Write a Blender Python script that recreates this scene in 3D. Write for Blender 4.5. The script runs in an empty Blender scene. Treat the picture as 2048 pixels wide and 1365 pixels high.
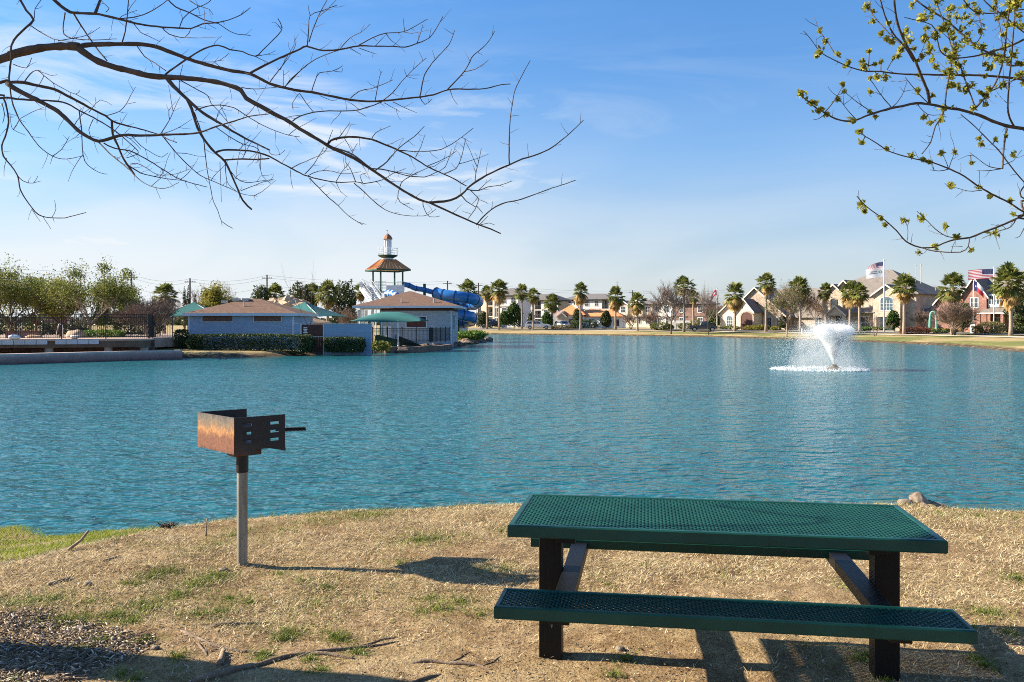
import bpy, math, random
import numpy as np
from mathutils import Vector, Matrix

random.seed(7)
R = math.radians
scene = bpy.context.scene
col = scene.collection

# ---------------------------------------------------------------- camera
F, HZ, CAM = 1735.0, 645.0, 1.7          # focal length and horizon row of the 2048-wide photograph, eye height in metres
cd = bpy.data.cameras.new("camera")
cd.sensor_fit = 'HORIZONTAL'
cd.sensor_width = 36.0
cd.lens = 36.0 * F / 2048.0
cd.shift_y = -(682.5 - HZ) / 2048.0
cd.clip_start = 0.05
cd.clip_end = 6000
cam = bpy.data.objects.new("camera", cd)
cam.location = (0, 0, CAM)
cam.rotation_euler = (R(90), 0, 0)
col.objects.link(cam)
scene.camera = cam

# ---------------------------------------------------------------- sun, sky, exposure
SUN = Vector((-1.70, 0.26, 0.95)).normalized()
SUN_EL = math.asin(SUN.z)
SUN_AZ = math.atan2(SUN.x, SUN.y)
sl = bpy.data.lights.new("sun", 'SUN')
sl.energy = 5.0
sl.angle = R(0.53)
sl.color = (1.0, 0.87, 0.70)
so = bpy.data.objects.new("sun", sl)
so.rotation_euler = (-SUN).to_track_quat('-Z', 'Y').to_euler()
so.location = SUN * 60
col.objects.link(so)

scene.view_settings.view_transform = 'Standard'
scene.view_settings.look = 'None'
scene.view_settings.exposure = 1.45
scene.view_settings.gamma = 1.0
scene.render.engine = 'CYCLES'
scene.cycles.filter_width = 1.0
scene.cycles.max_bounces = 6
scene.cycles.sample_clamp_indirect = 6
scene.cycles.volume_bounces = 12
scene.cycles.transparent_max_bounces = 12
scene.cycles.use_denoising = False
scene.cycles.caustics_reflective = False
scene.cycles.caustics_refractive = False

world = bpy.data.worlds.new("World")
scene.world = world
world.use_nodes = True
wt = world.node_tree
for n in list(wt.nodes):
    wt.nodes.remove(n)


def N(t, typ, loc=None, **kw):
    n = t.nodes.new(typ)
    for k, v in kw.items():
        setattr(n, k, v)
    return n


def L(t, a, b):
    t.links.new(a, b)


def ramp(t, fac, stops, interp='LINEAR'):
    n = t.nodes.new('ShaderNodeValToRGB')
    cr = n.color_ramp
    cr.interpolation = interp
    while len(cr.elements) < len(stops):
        cr.elements.new(0.5)
    for e, (p, c) in zip(cr.elements, stops):
        e.position = p
        if not isinstance(c, (tuple, list)):
            c = (c, c, c)
        e.color = (c[0], c[1], c[2], 1)
    if fac is not None:
        t.links.new(fac, n.inputs['Fac'])
    return n.outputs['Color']


def mth(t, op, a, b=None, clamp=False):
    n = t.nodes.new('ShaderNodeMath')
    n.operation = op
    n.use_clamp = clamp
    for i, x in enumerate((a, b)):
        if x is None:
            continue
        if isinstance(x, (int, float)):
            n.inputs[i].default_value = x
        else:
            t.links.new(x, n.inputs[i])
    return n.outputs[0]


def mixc(t, fac, a, b, blend='MIX'):
    n = t.nodes.new('ShaderNodeMix')
    n.data_type = 'RGBA'
    n.blend_type = blend
    n.clamp_factor = True
    for key, x in ((0, fac), (6, a), (7, b)):
        if isinstance(x, (int, float)):
            n.inputs[key].default_value = x
        elif isinstance(x, (tuple, list)):
            n.inputs[key].default_value = (x[0], x[1], x[2], 1)
        else:
            t.links.new(x, n.inputs[key])
    return n.outputs[2]


def noise(t, vec, scale, detail=4, rough=0.55, dist=0.0, out='Fac'):
    n = t.nodes.new('ShaderNodeTexNoise')
    n.inputs['Scale'].default_value = scale
    n.inputs['Detail'].default_value = detail
    n.inputs['Roughness'].default_value = rough
    n.inputs['Distortion'].default_value = dist
    if vec is not None:
        t.links.new(vec, n.inputs['Vector'])
    return n.outputs[out]


def mapping(t, vec, scale=(1, 1, 1), rot=(0, 0, 0), loc=(0, 0, 0)):
    n = t.nodes.new('ShaderNodeMapping')
    n.inputs['Scale'].default_value = scale
    n.inputs['Rotation'].default_value = rot
    n.inputs['Location'].default_value = loc
    t.links.new(vec, n.inputs['Vector'])
    return n.outputs[0]


sky = N(wt, 'ShaderNodeTexSky')
sky.sky_type = 'NISHITA'
sky.sun_disc = False
sky.sun_elevation = SUN_EL
sky.sun_rotation = SUN_AZ
sky.altitude = 20
sky.air_density = 1.0
sky.dust_density = 0.6
sky.ozone_density = 2.2
geo = N(wt, 'ShaderNodeTexCoord')
sep = N(wt, 'ShaderNodeSeparateXYZ')
L(wt, geo.outputs['Generated'], sep.inputs[0])
zpos = mth(wt, 'MAXIMUM', sep.outputs['Z'], 0.0)
# deeper blue overhead, pale air low down
tint = ramp(wt, mth(wt, 'MULTIPLY', zpos, 2.2), [(0.0, (0.50, 0.53, 0.62)), (0.12, (0.58, 0.66, 0.80)), (0.40, (0.62, 0.86, 1.10)), (0.75, (0.55, 0.92, 1.25)), (1.0, (0.55, 0.9, 1.25))])
skyc = mixc(wt, 1.0, sky.outputs[0], tint, 'MULTIPLY')
# thin cirrus: streaks pulled out level, thickest to the west
n1 = noise(wt, mapping(wt, geo.outputs['Generated'], (1.6, 1.6, 9.0), (0, R(10), 0), (0.3, 0.2, 0.9)), 2.0, 10, 0.62, 1.4)
n2 = noise(wt, mapping(wt, geo.outputs['Generated'], (1.3, 1.3, 5.0), (0, R(6), 0), (2.1, 0.7, 0.4)), 1.6, 4, 0.5, 0.6)
cl = mth(wt, 'MULTIPLY', ramp(wt, n1, [(0.42, 0.0), (0.62, 1.0)]), ramp(wt, n2, [(0.38, 0.1), (0.54, 1.0)]))
west = ramp(wt, mth(wt, 'MULTIPLY_ADD', sep.outputs['X'], 1.0), [(0.0, 1.0), (0.42, 0.85), (0.58, 0.30), (0.75, 0.10), (1.0, 0.08)])
west.node.inputs['Fac'].links[0].from_node.inputs[2].default_value = 0.5
low = ramp(wt, zpos, [(0.0, 0.9), (0.17, 1.0), (0.26, 0.75), (0.31, 0.12), (0.45, 0.2)])
amt = mth(wt, 'MULTIPLY', mth(wt, 'MULTIPLY', cl, low), west, True)
bank = mth(wt, 'MULTIPLY', ramp(wt, zpos, [(0.0, 0.95), (0.06, 0.85), (0.11, 0.62), (0.165, 0.30), (0.22, 0.10), (0.28, 0.0)]), mth(wt, 'MULTIPLY', ramp(wt, n2, [(0.38, 0.5), (0.58, 1.0)]), mth(wt, 'ADD', mth(wt, 'MULTIPLY', west, 0.50), 0.56)))
amt = mth(wt, 'MAXIMUM', mth(wt, 'MULTIPLY', amt, 1.0), bank, True)
cloudy = mixc(wt, amt, skyc, (5.3, 5.6, 5.85))
bg = N(wt, 'ShaderNodeBackground')
bg.inputs['Strength'].default_value = 0.062
L(wt, cloudy, bg.inputs['Color'])
wo = N(wt, 'ShaderNodeOutputWorld')
L(wt, bg.outputs[0], wo.inputs['Surface'])


# ---------------------------------------------------------------- photograph rows and columns to metres
def P(u, v, Y):
    return Vector(((u - 1024) / F * Y, Y, CAM - (v - HZ) / F * Y))


def XX(u, Y):
    return (u - 1024) / F * Y


def ZZ(v, Y):
    return CAM - (v - HZ) / F * Y


WATER = -0.60


# ---------------------------------------------------------------- terrain height
SHORE = np.array([(-2.3, 166), (19.2, 148), (29.8, 137.6), (34.2, 125), (37.9, 114), (41.7, 100), (42.9, 85), (39.2, 66.5),
                  (44, 52), (56, 38), (70, 20), (58, 9), (30, 9), (10, 9.8), (-3.4, 9.7), (-5, 9.2), (-8, 8.4), (-20, 8), (-44, 12),
                  (-62, 25), (-54, 42), (-27.7, 48.5), (-21, 55.5), (-15.8, 57.8), (-11.8, 63.3), (-8.4, 65.4), (-6.4, 76.7),
                  (-4.6, 92.8), (-3.0, 104), (-3.4, 110), (-9, 116), (-15, 130), (-22, 150), (-15, 166)], float)


def sdist(x, y):
    """distance to the shoreline, negative over the lake"""
    x = np.asarray(x, float); y = np.asarray(y, float)
    d = np.full(x.shape, 1e9)
    inside = np.zeros(x.shape, bool)
    n = len(SHORE)
    for i in range(n):
        ax, ay = SHORE[i]; bx, by = SHORE[(i + 1) % n]
        ex, ey = bx - ax, by - ay
        t = np.clip(((x - ax) * ex + (y - ay) * ey) / (ex * ex + ey * ey), 0, 1)
        d = np.minimum(d, (x - ax - t * ex) ** 2 + (y - ay - t * ey) ** 2)
        c = ((ay > y) != (by > y))
        with np.errstate(divide='ignore', invalid='ignore'):
            inside ^= c & (x < ax + (y - ay) * ex / (ey if ey else 1e-9))
    d = np.sqrt(d)
    return np.where(inside, -d, d)


def ss(t):
    t = np.clip(t, 0, 1)
    return t * t * (3 - 2 * t)


def lump(x, y, s, k=0):
    """cheap smooth pseudo-noise in -1..1"""
    return (np.sin(x * s * 1.0 + 1.7 * np.sin(y * s * 0.83 + k) + k) * np.cos(y * s * 1.13 + 1.3 * np.sin(x * s * 0.71 + 2 * k))
            + 0.5 * np.sin(x * s * 2.3 + y * s * 1.9 + 3 * k) * np.cos(y * s * 2.7 - x * s * 1.3 + k)) / 1.5


CRX = [-40, -8, -5, -4.2, -3.6, -3.3, -2.9, -2.4, -1.7, 0, 3.5, 4.6, 8, 40]
CRY = [1.0, 3.2, 4.6, 5.3, 6.0, 6.75, 7.28, 7.7, 8.04, 8.36, 8.3, 7.95, 7.6, 7.0]
DRX = [-40, -8, -5.5, -5, -4.2, -3.6, -3.3, -2.7, -1.5, 40]
DRW = [8.5, 7.5, 6.4, 5.7, 5.2, 4.3, 3.3, 1.9, 1.5, 1.5]


def gz(x, y):
    x = np.asarray(x, float); y = np.asarray(y, float)
    yc = np.interp(x, CRX, CRY) + 0.05 * lump(x, y * 0, 5.0, 1)
    w = np.interp(x, DRX, DRW)
    t = np.clip((y - yc + 0.25) / w, 0, 2.2)
    zn = -0.72 * (t ** 1.25 if True else t)
    zn = np.maximum(zn, -1.6)
    zn = zn + 0.010 * lump(x, y, 3.1) + 0.006 * lump(x, y, 9.3, 2) + 0.02 * lump(x, y, 0.9, 4)
    d = sdist(x, y)
    rag = 0.35 * lump(x, y, 0.8, 3)
    dd = d + rag
    zf = np.where(dd > 0, WATER + 0.33 * ss(dd / 1.1) + 0.47 * ss(dd / 15) + 0.28 * ss((d - 9) / 34), WATER + 0.9 * np.maximum(dd, -1.5) / 1.5 * 0.9)
    zf = zf + np.where(dd > 3, 0.04 * lump(x, y, 0.25, 5), 0)
    k = ss((y - 14) / 12)
    far_near = np.where(np.abs(x) > 30, 1.0, 0.0)
    return np.where(y < 26, zn * (1 - k) + zf * k, zf)


def G(x, y):
    return float(gz(np.array([x]), np.array([y]))[0])


# ---------------------------------------------------------------- mesh building
def link(o, parent=None):
    col.objects.link(o)
    if parent is not None:
        o.parent = parent
    return o


def tag(o, label, cat, group=None, kind=None):
    if label:
        o['label'] = label
    if cat:
        o['category'] = cat
    if group:
        o['group'] = group
    if kind:
        o['kind'] = kind
    return o


def thing(name, label, cat, loc=(0, 0, 0), rz=0.0, group=None, s=1.0):
    o = bpy.data.objects.new(name, None)
    o.empty_display_size = 0.2
    o.location = loc
    o.rotation_euler = (0, 0, rz)
    o.scale = (s, s, s)
    link(o)
    return tag(o, label, cat, group)


class MB:
    def __init__(s):
        s.v = []; s.f = []; s.mi = []; s.cur = 0

    def add(s, vs, fs):
        o = len(s.v)
        s.v += [tuple(p) for p in vs]
        s.f += [tuple(i + o for i in f) for f in fs]
        s.mi += [s.cur] * len(fs)
        return s

    def bx(s, x0, x1, y0, y1, z0, z1):
        return s.add([(x0, y0, z0), (x1, y0, z0), (x1, y1, z0), (x0, y1, z0), (x0, y0, z1), (x1, y0, z1), (x1, y1, z1), (x0, y1, z1)],
                     [(0, 3, 2, 1), (4, 5, 6, 7), (0, 1, 5, 4), (1, 2, 6, 5), (2, 3, 7, 6), (3, 0, 4, 7)])

    def beam(s, a, b, w, h, up=(0, 0, 1)):
        a = Vector(a); b = Vector(b)
        d = (b - a).normalized()
        up = Vector(up)
        if abs(d.dot(up)) > 0.98:
            up = Vector((0, 1, 0))
        r = d.cross(up).normalized()
        q = r.cross(d).normalized()
        vs = []
        for p in (a, b):
            for sx, sy in ((-1, -1), (1, -1), (1, 1), (-1, 1)):
                vs.append(p + r * (sx * w / 2) + q * (sy * h / 2))
        return s.add(vs, [(0, 1, 2, 3), (7, 6, 5, 4), (0, 4, 5, 1), (1, 5, 6, 2), (2, 6, 7, 3), (3, 7, 4, 0)])

    def tube(s, pts, rad, n=8, cap=True):
        pts = [Vector(p) for p in pts]
        if not isinstance(rad, (list, tuple)):
            rad = [rad] * len(pts)
        vs = []; fs = []
        prev = None
        for i, p in enumerate(pts):
            d = (pts[min(i + 1, len(pts) - 1)] - pts[max(i - 1, 0)])
            if d.length < 1e-9:
                d = Vector((0, 0, 1))
            d.normalize()
            if prev is None:
                up = Vector((0, 0, 1)) if abs(d.z) < 0.9 else Vector((1, 0, 0))
                r = d.cross(up).normalized()
            else:
                r = (prev - d * prev.dot(d))
                if r.length < 1e-6:
                    r = d.orthogonal()
                r.normalize()
            prev = r
            q = d.cross(r)
            for k in range(n):
                a = 2 * math.pi * k / n
                vs.append(p + (r * math.cos(a) + q * math.sin(a)) * rad[i])
        m = len(pts)
        for i in range(m - 1):
            for k in range(n):
                k2 = (k + 1) % n
                fs.append((i * n + k, i * n + k2, (i + 1) * n + k2, (i + 1) * n + k))
        if cap:
            fs.append(tuple(reversed(range(n))))
            fs.append(tuple((m - 1) * n + k for k in range(n)))
        return s.add(vs, fs)

    def lathe(s, prof, c=(0, 0, 0), n=20):
        vs = []; fs = []
        for r, z in prof:
            for k in range(n):
                a = 2 * math.pi * k / n
                vs.append((c[0] + r * math.cos(a), c[1] + r * math.sin(a), c[2] + z))
        m = len(prof)
        for i in range(m - 1):
            for k in range(n):
                k2 = (k + 1) % n
                fs.append((i * n + k, i * n + k2, (i + 1) * n + k2, (i + 1) * n + k))
        fs.append(tuple(reversed(range(n))))
        fs.append(tuple((m - 1) * n + k for k in range(n)))
        return s.add(vs, fs)

    def prism(s, pts, off):
        """closed solid: the outline pts (3-D, one plane) swept by the vector off"""
        off = Vector(off)
        n = len(pts)
        vs = [Vector(p) for p in pts] + [Vector(p) + off for p in pts]
        fs = [tuple(range(n)), tuple(reversed(range(n, 2 * n)))]
        for i in range(n):
            j = (i + 1) % n
            fs.append((i, i + n, j + n, j))
        return s.add(vs, fs)

    def slab(s, quad, t):
        """a sheet (polygon) with thickness t downward"""
        return s.prism(quad, (0, 0, -t))

    def blob(s, c, r, seed=0, rough=0.25, nu=12, nv=8, squash=(1, 1, 1)):
        vs = []; fs = []
        for j in range(nv + 1):
            th = math.pi * j / nv
            for i in range(nu):
                ph = 2 * math.pi * i / nu
                d = Vector((math.sin(th) * math.cos(ph), math.sin(th) * math.sin(ph), math.cos(th)))
                k = 1 + rough * float(lump(np.array(d.x * 2.0 + seed), np.array(d.y * 2.0 + d.z * 1.7 + seed), 1.6, seed))
                vs.append((c[0] + d.x * r * k * squash[0], c[1] + d.y * r * k * squash[1], c[2] + d.z * r * k * squash[2]))
        for j in range(nv):
            for i in range(nu):
                i2 = (i + 1) % nu
                fs.append((j * nu + i, (j + 1) * nu + i, (j + 1) * nu + i2, j * nu + i2))
        return s.add(vs, fs)

    def mesh(s, name, mats, smooth=False):
        me = bpy.data.meshes.new(name)
        me.from_pydata(s.v, [], s.f)
        if not isinstance(mats, (list, tuple)):
            mats = [mats]
        for m in mats:
            me.materials.append(m)
        if len(mats) > 1:
            me.polygons.foreach_set('material_index', s.mi)
        if smooth:
            me.polygons.foreach_set('use_smooth', [True] * len(me.polygons))
        me.update()
        return me

    def build(s, name, mats, parent=None, smooth=False, bevel=0, auto=None):
        me = s.mesh(name, mats, smooth)
        o = bpy.data.objects.new(name, me)
        link(o, parent)
        if bevel:
            b = o.modifiers.new("bevel", 'BEVEL')
            b.width = bevel
            b.segments = 2
            b.limit_method = 'ANGLE'
            b.angle_limit = R(40)
        return o


def np_mesh(name, verts, faces, mat, parent=None, smooth=False, link_it=True):
    """verts (n,3), faces (m,k) numpy arrays, all faces of k corners"""
    me = bpy.data.meshes.new(name)
    verts = np.ascontiguousarray(verts, np.float32); faces = np.ascontiguousarray(faces, np.int32)
    m, k = faces.shape
    me.vertices.add(len(verts))
    me.vertices.foreach_set('co', verts.ravel())
    me.loops.add(m * k)
    me.loops.foreach_set('vertex_index', faces.ravel())
    me.polygons.add(m)
    me.polygons.foreach_set('loop_start', np.arange(m, dtype=np.int32) * k)
    me.polygons.foreach_set('loop_total', np.full(m, k, np.int32))
    if smooth:
        me.polygons.foreach_set('use_smooth', np.ones(m, bool))
    me.materials.append(mat)
    me.update(calc_edges=True)
    me.validate()
    if not link_it:
        return me
    o = bpy.data.objects.new(name, me)
    return link(o, parent)


# ---------------------------------------------------------------- materials
def newmat(name):
    m = bpy.data.materials.new(name)
    m.use_nodes = True
    t = m.node_tree
    b = t.nodes['Principled BSDF']
    return m, t, b


def mat(name, c, rough=0.75, var=0.18, scale=3.0, bump=0.0, bscale=None, metal=0.0, spec=0.35, c2=None, detail=5):
    m, t, b = newmat(name)
    tc = N(t, 'ShaderNodeTexCoord').outputs['Object']
    n = noise(t, tc, scale, detail, 0.6)
    lo = tuple(x * (1 - var) for x in c); hi = tuple(min(1, x * (1 + var)) for x in c)
    if c2 is not None:
        lo, hi = c, c2
    L(t, ramp(t, n, [(0.3, lo), (0.7, hi)]), b.inputs['Base Color'])
    b.inputs['Roughness'].default_value = rough
    b.inputs['Metallic'].default_value = metal
    b.inputs['Specular IOR Level'].default_value = spec
    if bump:
        bn = N(t, 'ShaderNodeBump')
        bn.inputs['Strength'].default_value = bump
        bn.inputs['Distance'].default_value = 0.02
        L(t, noise(t, tc, bscale or scale * 6, 6, 0.65), bn.inputs['Height'])
        L(t, bn.outputs[0], b.inputs['Normal'])
    return m


def leafmat(name, c, c2, trans=0.3, rough=0.6, big=0.6):
    """foliage: every leaf its own shade, slow drift across the crown, light passing through"""
    m, t, b = newmat(name)
    g = N(t, 'ShaderNodeNewGeometry')
    tc = N(t, 'ShaderNodeTexCoord').outputs['Object']
    k = mth(t, 'ADD', mth(t, 'MULTIPLY', g.outputs['Random Per Island'], 0.6), mth(t, 'MULTIPLY', noise(t, tc, big, 2), 0.4))
    cc = ramp(t, k, [(0.15, c), (0.85, c2)])
    L(t, cc, b.inputs['Base Color'])
    b.inputs['Roughness'].default_value = rough
    b.inputs['Specular IOR Level'].default_value = 0.25
    tr = N(t, 'ShaderNodeBsdfTranslucent')
    L(t, cc, tr.inputs['Color'])
    mx = N(t, 'ShaderNodeMixShader')
    mx.inputs[0].default_value = trans
    L(t, b.outputs[0], mx.inputs[1]); L(t, tr.outputs[0], mx.inputs[2])
    L(t, mx.outputs[0], t.nodes['Material Output'].inputs['Surface'])
    return m


def brickmat(name, c1, c2, mortar, scale=4.0, rough=0.85, var=0.3):
    m, t, b = newmat(name)
    tc = N(t, 'ShaderNodeTexCoord').outputs['Object']
    se = N(t, 'ShaderNodeSeparateXYZ'); L(t, tc, se.inputs[0])
    cb = N(t, 'ShaderNodeCombineXYZ')
    L(t, mth(t, 'ADD', se.outputs[0], se.outputs[1]), cb.inputs[0]); L(t, se.outputs[2], cb.inputs[1])
    br = N(t, 'ShaderNodeTexBrick')
    br.inputs['Scale'].default_value = scale
    br.inputs['Color1'].default_value = (*c1, 1); br.inputs['Color2'].default_value = (*c2, 1); br.inputs['Mortar'].default_value = (*mortar, 1)
    br.inputs['Mortar Size'].default_value = 0.015
    L(t, cb.outputs[0], br.inputs['Vector'])
    nn = noise(t, tc, 0.9, 5, 0.65)
    nb = noise(t, tc, 5.0, 3, 0.65)
    cc = mixc(t, 1.0, br.outputs['Color'], ramp(t, nn, [(0.3, 1 - var), (0.7, 1 + var)]), 'MULTIPLY')
    cc = mixc(t, 1.0, cc, ramp(t, nb, [(0.35, 0.75), (0.65, 1.2)]), 'MULTIPLY')
    L(t, cc, b.inputs['Base Color'])
    b.inputs['Roughness'].default_value = rough
    b.inputs['Specular IOR Level'].default_value = 0.2
    return m


def shinglemat(name, c1, c2, rows=5.0):
    m, t, b = newmat(name)
    tc = N(t, 'ShaderNodeTexCoord').outputs['Object']
    w = N(t, 'ShaderNodeTexWave'); w.wave_type = 'BANDS'; w.bands_direction = 'Z'; w.wave_profile = 'SAW'
    w.inputs['Scale'].default_value = rows
    w.inputs['Distortion'].default_value = 0.4
    L(t, tc, w.inputs['Vector'])
    n = noise(t, tc, 2.2, 8, 0.75)
    n2 = noise(t, mapping(t, tc, (5, 5, 9)), 1.2, 2, 0.6)
    cc = ramp(t, mth(t, 'ADD', mth(t, 'MULTIPLY', n, 0.55), mth(t, 'MULTIPLY', n2, 0.45)), [(0.35, c1), (0.65, c2)])
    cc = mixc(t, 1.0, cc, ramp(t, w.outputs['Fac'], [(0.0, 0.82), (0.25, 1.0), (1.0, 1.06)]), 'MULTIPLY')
    L(t, cc, b.inputs['Base Color'])
    b.inputs['Roughness'].default_value = 0.9
    b.inputs['Specular IOR Level'].default_value = 0.2
    return m


def sidingmat(name, c, lap=0.18, dirt=0.12):
    m, t, b = newmat(name)
    tc = N(t, 'ShaderNodeTexCoord').outputs['Object']
    se = N(t, 'ShaderNodeSeparateXYZ'); L(t, tc, se.inputs[0])
    fr = mth(t, 'FRACT', mth(t, 'DIVIDE', se.outputs[2], lap))
    n = noise(t, mapping(t, tc, (0.6, 0.6, 3)), 2.0, 4)
    cc = ramp(t, n, [(0.3, tuple(x * (1 - dirt) for x in c)), (0.7, tuple(x * (1 + dirt) for x in c))])
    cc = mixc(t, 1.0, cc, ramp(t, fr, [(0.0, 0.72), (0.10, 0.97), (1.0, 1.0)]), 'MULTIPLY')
    L(t, cc, b.inputs['Base Color'])
    b.inputs['Roughness'].default_value = 0.6
    return m


def glassmat(name, c=(0.03, 0.04, 0.05), rough=0.08):
    m, t, b = newmat(name)
    tc = N(t, 'ShaderNodeTexCoord').outputs['Object']
    L(t, ramp(t, noise(t, tc, 1.4, 3), [(0.35, c), (0.7, tuple(x * 2.2 for x in c))]), b.inputs['Base Color'])
    b.inputs['Roughness'].default_value = rough
    b.inputs['Specular IOR Level'].default_value = 0.6
    return m


M = {}
M['white'] = mat('white_paint', (0.74, 0.74, 0.72), 0.5, 0.06, 2)
M['cream'] = mat('cream_stucco', (0.62, 0.56, 0.46), 0.85, 0.10, 1.5)
M['trim'] = mat('pale_blue_trim', (0.52, 0.60, 0.68), 0.5, 0.08, 2)
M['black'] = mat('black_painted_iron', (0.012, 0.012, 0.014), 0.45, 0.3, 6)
M['dark_glass'] = glassmat('dark_window_glass')
M['sky_glass'] = glassmat('window_glass', (0.05, 0.08, 0.10))
M['steel'] = mat('galvanised_steel', (0.42, 0.42, 0.40), 0.45, 0.22, 9, 0.15, 40, 0.55)
M['concrete'] = mat('concrete', (0.38, 0.36, 0.33), 0.9, 0.18, 2.5, 0.3, 20)
M['bark'] = mat('tree_bark', (0.060, 0.045, 0.034), 0.95, 0, 9, 0.9, 60, c2=(0.14, 0.105, 0.08))
M['bark_pale'] = mat('pale_bark', (0.20, 0.155, 0.115), 0.95, 0, 5, 0.6, 30, c2=(0.36, 0.29, 0.22))
M['twig'] = mat('bare_twigs', (0.15, 0.105, 0.08), 0.95, 0, 2, c2=(0.27, 0.195, 0.15))
M['palm_bark'] = mat('palm_trunk_bark', (0.20, 0.15, 0.11), 0.95, 0, 6, 0.6, 25, c2=(0.40, 0.32, 0.25))
M['palm_leaf'] = leafmat('palm_fronds', (0.06, 0.095, 0.02), (0.27, 0.275, 0.075), 0.35)
M['palm_dry'] = leafmat('dry_palm_fronds', (0.26, 0.15, 0.04), (0.55, 0.38, 0.15), 0.25)
M['leaf_dark'] = leafmat('dark_evergreen_leaves', (0.024, 0.042, 0.013), (0.10, 0.12, 0.045), 0.2, 0.4)
M['leaf_green'] = leafmat('green_leaves', (0.022, 0.055, 0.012), (0.085, 0.15, 0.03), 0.25)
M['leaf_olive'] = leafmat('olive_spring_leaves', (0.06, 0.088, 0.018), (0.25, 0.265, 0.055), 0.35)
M['leaf_yellow'] = leafmat('yellow_green_leaves', (0.13, 0.13, 0.02), (0.36, 0.33, 0.06), 0.35)
M['leaf_hedge'] = leafmat('clipped_hedge_leaves', (0.022, 0.048, 0.022), (0.085, 0.125, 0.045), 0.2)
M['leaf_bright'] = leafmat('bright_hedge_leaves', (0.06, 0.13, 0.02), (0.19, 0.30, 0.05), 0.3)  # own leaf colour of the brighter green hedges and shrubs
M['leaf_tan'] = leafmat('tan_shrub_leaves', (0.14, 0.12, 0.05), (0.33, 0.29, 0.12), 0.25)
M['leaf_red'] = leafmat('red_shrub_leaves', (0.10, 0.03, 0.02), (0.24, 0.08, 0.05), 0.25)
M['buds'] = leafmat('spring_bud_leaves', (0.15, 0.165, 0.02), (0.48, 0.45, 0.075), 0.5)
M['rock'] = mat('sand_coloured_rock', (0.34, 0.24, 0.15), 0.9, 0, 1.6, 0.6, 6, c2=(0.55, 0.42, 0.29))
M['canvas'] = mat('green_shade_cloth', (0.026, 0.145, 0.13), 0.8, 0.12, 1.2)
M['tile'] = shinglemat('orange_roof_tiles', (0.50, 0.18, 0.07), (0.78, 0.36, 0.16), 5)
M['roof_brown'] = shinglemat('brown_shingles', (0.105, 0.062, 0.042), (0.215, 0.135, 0.095), 6)
M['roof_grey'] = shinglemat('grey_shingles', (0.095, 0.09, 0.09), (0.20, 0.19, 0.185), 4)
M['roof_tan'] = shinglemat('tan_shingles', (0.125, 0.11, 0.095), (0.26, 0.23, 0.20), 4)
M['brick_tan'] = brickmat('tan_brick', (0.36, 0.29, 0.22), (0.49, 0.405, 0.315), (0.55, 0.48, 0.40), 2.2)
M['brick_rose'] = brickmat('rose_brick', (0.30, 0.22, 0.165), (0.42, 0.325, 0.25), (0.42, 0.37, 0.31), 2.2)
M['brick_red'] = brickmat('red_brick', (0.22, 0.095, 0.07), (0.31, 0.155, 0.12), (0.34, 0.27, 0.23), 2.4)
M['brick_brown'] = brickmat('brown_brick', (0.16, 0.09, 0.075), (0.25, 0.15, 0.12), (0.24, 0.20, 0.18), 2.4)
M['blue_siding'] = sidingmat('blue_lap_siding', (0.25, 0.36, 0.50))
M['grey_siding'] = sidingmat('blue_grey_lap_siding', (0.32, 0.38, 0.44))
M['wood_brown'] = mat('brown_stained_wood', (0.085, 0.035, 0.028), 0.7, 0.3, 4)

# ================================================================ THE SETTING
# ---------------------------------------------------------------- ground: one sheet out to the horizon
def axis(parts):
    out = [np.arange(a, b, s) for a, b, s in parts]
    return np.concatenate(out)


gx = axis([(-3000, -400, 400), (-400, -100, 30), (-100, -60, 6), (-60, -8, 1.0), (-8, 8, 0.055), (8, 62, 1.0), (62, 110, 6), (110, 420, 30), (420, 3001, 400)])
gy = axis([(-300, -30, 60), (-30, 0, 3), (0, 2.4, 0.3), (2.4, 10.6, 0.05), (10.6, 14, 0.4), (14, 40, 2), (40, 175, 0.9), (175, 260, 3), (260, 420, 20), (420, 4001, 400)])
GX, GY = np.meshgrid(gx, gy)
GZ = gz(GX, GY)
gv = np.stack([GX, GY, GZ], -1).reshape(-1, 3)
ny, nx = GX.shape
ii = (np.arange(ny - 1)[:, None] * nx + np.arange(nx - 1)[None, :]).ravel()
gf = np.stack([ii, ii + 1, ii + nx + 1, ii + nx], -1)

m, t, b = newmat('ground_soil_and_dry_grass')
tc = N(t, 'ShaderNodeTexCoord').outputs['Object']
pos = N(t, 'ShaderNodeSeparateXYZ'); L(t, tc, pos.inputs[0])
nb = noise(t, tc, 0.9, 6, 0.62, 0.3)
nm = noise(t, tc, 7.0, 6, 0.7)
nf = noise(t, tc, 60.0, 4, 0.7)
soil = ramp(t, mth(t, 'ADD', mth(t, 'MULTIPLY', nm, 0.5), mth(t, 'MULTIPLY', nf, 0.5)), [(0.33, (0.095, 0.06, 0.035)), (0.5, (0.29, 0.20, 0.105)), (0.68, (0.54, 0.42, 0.245))])
dry = ramp(t, mth(t, 'ADD', mth(t, 'MULTIPLY', nm, 0.45), mth(t, 'MULTIPLY', nf, 0.55)), [(0.32, (0.15, 0.10, 0.055)), (0.5, (0.34, 0.25, 0.13)), (0.7, (0.50, 0.39, 0.22))])
near = mixc(t, ramp(t, nb, [(0.42, 0.0), (0.58, 1.0)]), soil, dry)
near = mixc(t, 1.0, near, ramp(t, noise(t, tc, 2.3, 5, 0.7, 0.4), [(0.34, (0.62, 0.55, 0.48)), (0.56, (1.0, 1.0, 1.0))]), 'MULTIPLY')
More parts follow.
